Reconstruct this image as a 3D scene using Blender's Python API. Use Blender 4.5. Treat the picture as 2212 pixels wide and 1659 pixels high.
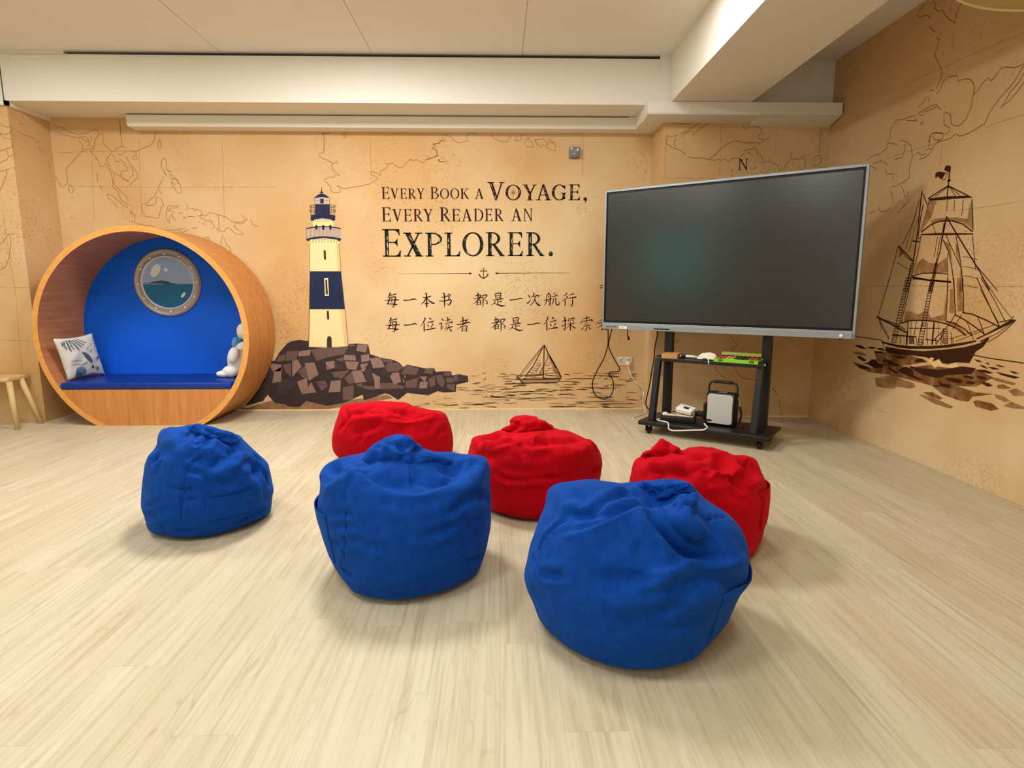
import bpy, bmesh, math, random
import numpy as np
from mathutils import Vector, Matrix, noise

for o in list(bpy.data.objects):
    bpy.data.objects.remove(o)
SC = bpy.context.scene
COL = SC.collection
PI = math.pi
R = math.radians

# ------------------------------------------------------------------ camera, world, lights, exposure
cam_d = bpy.data.cameras.new('camera')
cam_d.sensor_width = 36.0
cam_d.lens = 36.0 * 1300.0 / 2212.0
cam_d.clip_start = 0.05
cam = bpy.data.objects.new('camera', cam_d)
cam.location = (0, 0, 1.2)
cam.rotation_euler = (R(90 - 9.0), 0, R(-1.27))
COL.objects.link(cam)
SC.camera = cam

SC.view_settings.view_transform = 'Standard'
SC.view_settings.look = 'None'
SC.view_settings.exposure = 0.14
SC.view_settings.gamma = 1.0
SC.view_settings.use_curve_mapping = False

wd = bpy.data.worlds.new('world')
SC.world = wd
wd.use_nodes = True
wd.node_tree.nodes['Background'].inputs[0].default_value = (1.0, 0.93, 0.82, 1)
wd.node_tree.nodes['Background'].inputs[1].default_value = 0.05

def area(name, loc, sx, sy, power, color=(1.0, 0.93, 0.82)):
    d = bpy.data.lights.new(name, 'AREA')
    d.shape = 'RECTANGLE'; d.size = sx; d.size_y = sy
    d.energy = power; d.color = color
    o = bpy.data.objects.new(name, d)
    o.location = loc
    COL.objects.link(o)
    return o
for lx, ly, pw in ((-1.1, 3.9, 84), (-3.6, 3.9, 40), (0.85, 3.9, 18), (-1.1, 1.1, 30), (-3.6, 1.1, 26), (0.85, 1.1, 18), (-1.1, -1.6, 22), (-3.6, -1.6, 18)):
    area('ceiling_panel', (lx, ly, 3.13), .6, .6, pw, (1.0, .985, .945))
rear_fill = area('rear_fill_light', (-.6, -3.3, 1.55), 5.0, 1.7, 48, (1.0, .985, .95))  # added fill light behind the viewpoint, no window there; lifts ceiling and soffits
rear_fill.rotation_euler = (R(90), 0, R(180))

# ------------------------------------------------------------------ helpers
def new_obj(name, me, parent=None):
    o = bpy.data.objects.new(name, me)
    COL.objects.link(o)
    if parent is not None:
        o.parent = parent
    return o

class MB:
    """collects shapes for one mesh object; several materials by slot"""
    def __init__(s):
        s.v = []; s.f = []; s.m = []; s.mats = []; s.smooth = []
    def slot(s, m):
        if m not in s.mats: s.mats.append(m)
        return s.mats.index(m)
    def add(s, verts, faces, m, smooth=False):
        b = len(s.v); k = s.slot(m)
        s.v += [tuple(p) for p in verts]
        for f in faces:
            s.f.append([i + b for i in f]); s.m.append(k); s.smooth.append(smooth)
        return s
    def box(s, x0, x1, y0, y1, z0, z1, m):
        v = [(x0,y0,z0),(x1,y0,z0),(x1,y1,z0),(x0,y1,z0),(x0,y0,z1),(x1,y0,z1),(x1,y1,z1),(x0,y1,z1)]
        return s.add(v, [(0,3,2,1),(4,5,6,7),(0,1,5,4),(1,2,6,5),(2,3,7,6),(3,0,4,7)], m)
    def rbox(s, x0, x1, y0, y1, z0, z1, r, m, seg=3, axis='z'):
        """box with rounded edges (all edges bevelled)"""
        bm = bmesh.new()
        bmesh.ops.create_cube(bm, size=1.0)
        for v in bm.verts:
            v.co = Vector(((x0+x1)/2 + v.co.x*(x1-x0), (y0+y1)/2 + v.co.y*(y1-y0), (z0+z1)/2 + v.co.z*(z1-z0)))
        bmesh.ops.bevel(bm, geom=bm.edges[:], offset=r, segments=seg, profile=0.5, affect='EDGES')
        bm.verts.ensure_lookup_table()
        s.add([v.co[:] for v in bm.verts], [[v.index for v in f.verts] for f in bm.faces], m, True)
        bm.free(); return s
    def prism(s, pts, ax, a, b, m):
        """extrude polygon pts (2D) along axis ax from a to b"""
        def P(u, w, t):
            return {'x': (t,u,w), 'y': (u,t,w), 'z': (u,w,t)}[ax]
        n = len(pts)
        v = [P(u,w,a) for u,w in pts] + [P(u,w,b) for u,w in pts]
        f = [list(range(n)), list(range(2*n-1, n-1, -1))]
        f += [(i, i+n, (i+1)%n+n, (i+1)%n) for i in range(n)]
        return s.add(v, f, m)
    def lathe(s, prof, c, m, n=32, ax='z', smooth=True):
        """revolve profile (r, h) about axis through c"""
        v = []; f = []
        for r, h in prof:
            for k in range(n):
                a = 2*PI*k/n; p, q = r*math.cos(a), r*math.sin(a)
                d = {'z': (p,q,h), 'y': (p,h,q), 'x': (h,p,q)}[ax]
                v.append((c[0]+d[0], c[1]+d[1], c[2]+d[2]))
        for i in range(len(prof)-1):
            for k in range(n):
                f.append((i*n+k, i*n+(k+1)%n, (i+1)*n+(k+1)%n, (i+1)*n+k))
        return s.add(v, f, m, smooth)
    def tube(s, pts, r, m, n=10, smooth_path=6, r1=None, cap=True):
        P = [Vector(p) for p in pts]
        if smooth_path and len(P) > 2:
            Q = []
            for i in range(len(P)-1):
                a = P[max(i-1,0)]; b = P[i]; c = P[i+1]; d = P[min(i+2,len(P)-1)]
                for k in range(smooth_path):
                    t = k/smooth_path
                    Q.append(0.5*((2*b)+(c-a)*t+(2*a-5*b+4*c-d)*t*t+(3*b-a-3*c+d)*t**3))
            Q.append(P[-1]); P = Q
        v = []; f = []; N = len(P)
        t0 = (P[1]-P[0]).normalized()
        up = Vector((0,0,1)) if abs(t0.z) < .9 else Vector((1,0,0))
        nx = t0.cross(up).normalized()
        for i, p in enumerate(P):
            t = (P[min(i+1,N-1)]-P[max(i-1,0)]).normalized()
            nx = (nx - t*nx.dot(t)).normalized(); ny = t.cross(nx)
            rr = r if r1 is None else r+(r1-r)*i/(N-1)
            for k in range(n):
                a = 2*PI*k/n
                v.append(p + nx*(rr*math.cos(a)) + ny*(rr*math.sin(a)))
        for i in range(N-1):
            for k in range(n):
                f.append((i*n+k, i*n+(k+1)%n, (i+1)*n+(k+1)%n, (i+1)*n+k))
        if cap:
            f.append(list(range(n-1,-1,-1))); f.append([(N-1)*n+k for k in range(n)])
        return s.add(v, f, m, True)
    def ball(s, c, rx, ry, rz, m, nu=20, nv=12, rot=None):
        v = []; f = []
        for i in range(nv+1):
            a = PI*i/nv
            for k in range(nu):
                b = 2*PI*k/nu
                p = Vector((rx*math.sin(a)*math.cos(b), ry*math.sin(a)*math.sin(b), rz*math.cos(a)))
                if rot is not None: p = rot @ p
                v.append((c[0]+p.x, c[1]+p.y, c[2]+p.z))
        for i in range(nv):
            for k in range(nu):
                f.append((i*nu+k, (i+1)*nu+k, (i+1)*nu+(k+1)%nu, i*nu+(k+1)%nu))
        return s.add(v, f, m, True)
    def build(s, name, parent=None, clean=True):
        me = bpy.data.meshes.new(name)
        me.from_pydata(s.v, [], s.f)
        for m in s.mats: me.materials.append(m)
        me.polygons.foreach_set('material_index', s.m)
        me.polygons.foreach_set('use_smooth', s.smooth)
        me.update()
        if clean:
            bm = bmesh.new(); bm.from_mesh(me)
            bmesh.ops.remove_doubles(bm, verts=bm.verts[:], dist=1e-5)
            bmesh.ops.recalc_face_normals(bm, faces=bm.faces[:])
            bm.to_mesh(me); bm.free()
        return new_obj(name, me, parent)

def thing(name, label, cat, loc=(0,0,0), rz=0.0, group=None):
    o = bpy.data.objects.new(name, None)
    o.empty_display_size = 0.1
    o.location = loc; o.rotation_euler = (0,0,rz)
    COL.objects.link(o)
    o['label'] = label; o['category'] = cat
    if group: o['group'] = group
    return o
def tag(o, label, cat, group=None):
    o['label'] = label; o['category'] = cat
    if group: o['group'] = group
    return o
def struct(o, label=None):
    o['kind'] = 'structure'
    if label: o['label'] = label
    return o
def bevel(o, w, seg=2):
    md = o.modifiers.new('bevel', 'BEVEL'); md.width = w; md.segments = seg; md.limit_method = 'ANGLE'
    return o

# ------------------------------------------------------------------ materials
def lin(c):
    return tuple(((x/255.)/12.92 if x/255. <= .04045 else ((x/255.+.055)/1.055)**2.4) for x in c) + (1.0,)
def mat(name, rgb, rough=.6, metal=0., spec=.3, sheen=0., bump=0., bscale=200., var=0., vscale=3., coat=0.):
    m = bpy.data.materials.new(name); m.use_nodes = True
    nt = m.node_tree; b = nt.nodes['Principled BSDF']
    c = lin(rgb) if max(rgb) > 1.0 else tuple(rgb)+(1.0,)
    b.inputs['Base Color'].default_value = c
    b.inputs['Roughness'].default_value = rough
    b.inputs['Metallic'].default_value = metal
    b.inputs['Specular IOR Level'].default_value = spec
    if coat: b.inputs['Coat Weight'].default_value = coat
    if sheen:
        b.inputs['Sheen Weight'].default_value = sheen
        b.inputs['Sheen Roughness'].default_value = .5
        b.inputs['Sheen Tint'].default_value = tuple(min(1, x*1.5+.05) for x in c[:3])+(1,)
    tc = nt.nodes.new('ShaderNodeTexCoord')
    nz = nt.nodes.new('ShaderNodeTexNoise'); nz.inputs['Scale'].default_value = vscale; nz.inputs['Detail'].default_value = 4
    nt.links.new(tc.outputs['Object'], nz.inputs['Vector'])
    mx = nt.nodes.new('ShaderNodeMix'); mx.data_type = 'RGBA'
    v = var if var else .02
    mx.inputs[6].default_value = tuple(x*(1-v) for x in c[:3])+(1,); mx.inputs[7].default_value = tuple(min(1,x*(1+v)) for x in c[:3])+(1,)
    nt.links.new(nz.outputs['Fac'], mx.inputs[0]); nt.links.new(mx.outputs[2], b.inputs['Base Color'])
    if bump:
        n2 = nt.nodes.new('ShaderNodeTexNoise'); n2.inputs['Scale'].default_value = bscale; n2.inputs['Detail'].default_value = 3
        nt.links.new(tc.outputs['Object'], n2.inputs['Vector'])
        bp = nt.nodes.new('ShaderNodeBump'); bp.inputs['Strength'].default_value = bump; bp.inputs['Distance'].default_value = .01
        nt.links.new(n2.outputs['Fac'], bp.inputs['Height']); nt.links.new(bp.outputs['Normal'], b.inputs['Normal'])
    return m
def wash(name, rgb, alpha):
    """watercolour ink on wallpaper: lets the paper show through"""
    m = mat(name, rgb, .9, spec=.05, var=.2, vscale=9)
    nt = m.node_tree; b = nt.nodes['Principled BSDF']
    n = nt.nodes.new('ShaderNodeTexNoise'); n.inputs['Scale'].default_value = 14; n.inputs['Detail'].default_value = 4
    tc = nt.nodes.new('ShaderNodeTexCoord'); nt.links.new(tc.outputs['Object'], n.inputs['Vector'])
    mr = nt.nodes.new('ShaderNodeMapRange'); mr.inputs[1].default_value = .3; mr.inputs[2].default_value = .7
    mr.inputs[3].default_value = alpha*.55; mr.inputs[4].default_value = min(1, alpha*1.4)
    nt.links.new(n.outputs['Fac'], mr.inputs[0]); nt.links.new(mr.outputs[0], b.inputs['Alpha'])
    return m

def parchment(name, c0, c1, c2):
    m = bpy.data.materials.new(name); m.use_nodes = True
    nt = m.node_tree; b = nt.nodes['Principled BSDF']; L = nt.links.new
    b.inputs['Roughness'].default_value = .62; b.inputs['Specular IOR Level'].default_value = .18
    tc = nt.nodes.new('ShaderNodeTexCoord')
    def nz(sc, det, rough=.5):
        n = nt.nodes.new('ShaderNodeTexNoise'); n.inputs['Scale'].default_value = sc; n.inputs['Detail'].default_value = det
        n.inputs['Roughness'].default_value = rough; L(tc.outputs['Object'], n.inputs['Vector']); return n.outputs['Fac']
    def rng(s, a, bb, lo, hi):
        r = nt.nodes.new('ShaderNodeMapRange'); r.inputs[1].default_value = a; r.inputs[2].default_value = bb
        r.inputs[3].default_value = lo; r.inputs[4].default_value = hi; L(s, r.inputs[0]); return r.outputs[0]
    def mix(f, a, bb):
        x = nt.nodes.new('ShaderNodeMix'); x.data_type = 'RGBA'
        L(f, x.inputs[0])
        for s, i in ((a,6),(bb,7)):
            if isinstance(s, tuple): x.inputs[i].default_value = s
            else: L(s, x.inputs[i])
        return x.outputs[2]
    def mul(a, bb):
        x = nt.nodes.new('ShaderNodeMath'); x.operation = 'MULTIPLY'; L(a, x.inputs[0]); L(bb, x.inputs[1]); return x.outputs[0]
    base = mix(rng(nz(.9, 3), .35, .65, 0, 1), lin(c0), lin(c1))
    # the printed vignette: the paper is browner towards the top of the wall
    sx = nt.nodes.new('ShaderNodeSeparateXYZ'); L(tc.outputs['Object'], sx.inputs[0])
    top = rng(sx.outputs[2], 1.7, 2.8, 0, .55)
    base = mix(top, base, lin(c1))
    speck = rng(nz(60, 5, .75), .52, .66, 0, 1)
    mask = rng(nz(1.6, 3), .47, .66, 0, .7)
    col = mix(mul(speck, mask), base, lin(c2))
    fine = rng(nz(190, 2), .3, .7, 0, .12)
    col = mix(fine, col, lin(c2))
    L(col, b.inputs['Base Color'])
    return m

M_paper = parchment('parchment_wallpaper', (224, 198, 156), (208, 166, 112), (150, 102, 56))
M_white = mat('white_paint', (230, 226, 216), .7, var=.02)
M_ceil = mat('ceiling_paint', (236, 232, 224), .8, var=.015)
M_gap = mat('shadow_gap', (60, 58, 62), .8)
M_dark_gap = mat('groove_dark', (70, 66, 62), .8)

def floor_material():
    m = bpy.data.materials.new('light_wood_planks'); m.use_nodes = True
    nt = m.node_tree; b = nt.nodes['Principled BSDF']; L = nt.links.new
    tc = nt.nodes.new('ShaderNodeTexCoord'); sp = nt.nodes.new('ShaderNodeSeparateXYZ'); L(tc.outputs['Object'], sp.inputs[0])
    def M(op, a, c=None):
        n = nt.nodes.new('ShaderNodeMath'); n.operation = op
        for s, i in ((a,0),(c,1)):
            if s is None: continue
            if isinstance(s, (int,float)): n.inputs[i].default_value = s
            else: L(s, n.inputs[i])
        return n.outputs[0]
    def comb(x, y, z):
        n = nt.nodes.new('ShaderNodeCombineXYZ')
        for s, i in ((x,0),(y,1),(z,2)):
            if isinstance(s, (int,float)): n.inputs[i].default_value = s
            else: L(s, n.inputs[i])
        return n.outputs[0]
    def wn(v):
        n = nt.nodes.new('ShaderNodeTexWhiteNoise'); n.noise_dimensions = '3D'; L(v, n.inputs['Vector']); return n.outputs['Value']
    def nz(v, sc, det, dist=0, rough=.5):
        n = nt.nodes.new('ShaderNodeTexNoise'); n.inputs['Scale'].default_value = sc; n.inputs['Detail'].default_value = det
        n.inputs['Distortion'].default_value = dist; n.inputs['Roughness'].default_value = rough; L(v, n.inputs['Vector']); return n.outputs['Fac']
    def rng(s, a, bb, lo, hi):
        r = nt.nodes.new('ShaderNodeMapRange'); r.inputs[1].default_value = a; r.inputs[2].default_value = bb
        r.inputs[3].default_value = lo; r.inputs[4].default_value = hi; L(s, r.inputs[0]); return r.outputs[0]
    def mix(f, a, bb):
        x = nt.nodes.new('ShaderNodeMix'); x.data_type = 'RGBA'; L(f, x.inputs[0])
        for s, i in ((a,6),(bb,7)):
            if isinstance(s, tuple): x.inputs[i].default_value = s
            else: L(s, x.inputs[i])
        return x.outputs[2]
    W = .178; LN = 1.22
    xs = M('DIVIDE', sp.outputs[0], W); row = M('FLOOR', xs)
    off = M('MULTIPLY', wn(comb(row, 3.3, 1.7)), LN)
    ys = M('DIVIDE', M('ADD', sp.outputs[1], off), LN); pk = M('FLOOR', ys)
    rnd = wn(comb(row, pk, 0.5)); rnd2 = wn(comb(row, pk, 7.5))
    # grain: narrow streaks along the plank, shifted per plank
    v1 = comb(M('ADD', M('MULTIPLY', sp.outputs[0], 1.0), M('MULTIPLY', rnd, 40)), M('MULTIPLY', sp.outputs[1], .03), rnd2)
    streak = nz(v1, 60, 5, .25, .62)
    v2 = comb(M('ADD', sp.outputs[0], M('MULTIPLY', rnd2, 60)), M('MULTIPLY', sp.outputs[1], .16), M('MULTIPLY', rnd, 9))
    field = nz(v2, 11, 2, .25)
    rings = M('FRACT', M('MULTIPLY', field, 11))
    line = rng(M('ABSOLUTE', M('SUBTRACT', rings, .5)), 0, .16, 1, 0)
    fade = rng(nz(comb(M('ADD', sp.outputs[0], M('MULTIPLY', rnd, 30)), M('MULTIPLY', sp.outputs[1], .3), rnd2), 6, 2), .50, .70, 0, .34)
    band = nz(comb(M('ADD', sp.outputs[0], M('MULTIPLY', rnd, 17)), M('MULTIPLY', sp.outputs[1], .05), 0), 9, 2)
    base = mix(rng(rnd, 0, 1, 0, 1), lin((204, 195, 171)), lin((196, 184, 157)))
    base = mix(rng(band, .35, .65, 0, .6), base, lin((190, 176, 147)))
    base = mix(rng(streak, .46, .72, 0, .65), base, lin((166, 147, 116)))
    base = mix(M('MULTIPLY', line, fade), base, lin((146, 125, 94)))
    fx = M('FRACT', xs); fy = M('FRACT', ys)
    ex = rng(M('MINIMUM', fx, M('SUBTRACT', 1.0, fx)), 0, .012, .22, 0)
    ey = rng(M('MINIMUM', fy, M('SUBTRACT', 1.0, fy)), 0, .0016, .28, 0)
    base = mix(M('MAXIMUM', ex, ey), base, lin((146, 125, 94)))
    L(base, b.inputs['Base Color'])
    b.inputs['Roughness'].default_value = .42; b.inputs['Specular IOR Level'].default_value = .25
    bp = nt.nodes.new('ShaderNodeBump'); bp.inputs['Strength'].default_value = .05; bp.inputs['Distance'].default_value = .003
    L(streak, bp.inputs['Height']); L(bp.outputs['Normal'], b.inputs['Normal'])
    return m
M_floor = floor_material()

def wood(name, c0, c1, axis=2, scale=1.0, rough=.45):
    m = bpy.data.materials.new(name); m.use_nodes = True
    nt = m.node_tree; b = nt.nodes['Principled BSDF']; L = nt.links.new
    tc = nt.nodes.new('ShaderNodeTexCoord'); mp = nt.nodes.new('ShaderNodeMapping')
    s = [30*scale]*3; s[axis] = 1.6*scale
    mp.inputs['Scale'].default_value = s
    L(tc.outputs['Object'], mp.inputs['Vector'])
    n = nt.nodes.new('ShaderNodeTexNoise'); n.inputs['Scale'].default_value = 1; n.inputs['Detail'].default_value = 5; n.inputs['Distortion'].default_value = .6
    L(mp.outputs[0], n.inputs['Vector'])
    r = nt.nodes.new('ShaderNodeMapRange'); r.inputs[1].default_value = .3; r.inputs[2].default_value = .7
    L(n.outputs['Fac'], r.inputs[0])
    x = nt.nodes.new('ShaderNodeMix'); x.data_type = 'RGBA'; L(r.outputs[0], x.inputs[0])
    x.inputs[6].default_value = lin(c0); x.inputs[7].default_value = lin(c1)
    L(x.outputs[2], b.inputs['Base Color'])
    b.inputs['Roughness'].default_value = rough; b.inputs['Specular IOR Level'].default_value = .25
    return m
M_oak = wood('oak_laminate', (206, 142, 82), (186, 118, 62), 2)
M_oak_edge = wood('oak_edge', (226, 166, 92), (214, 150, 78), 1)
M_oak_in = wood('oak_inside', (190, 128, 86), (168, 106, 66), 1)
M_beech = wood('pale_beech', (214, 184, 128), (200, 168, 112), 2)

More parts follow.
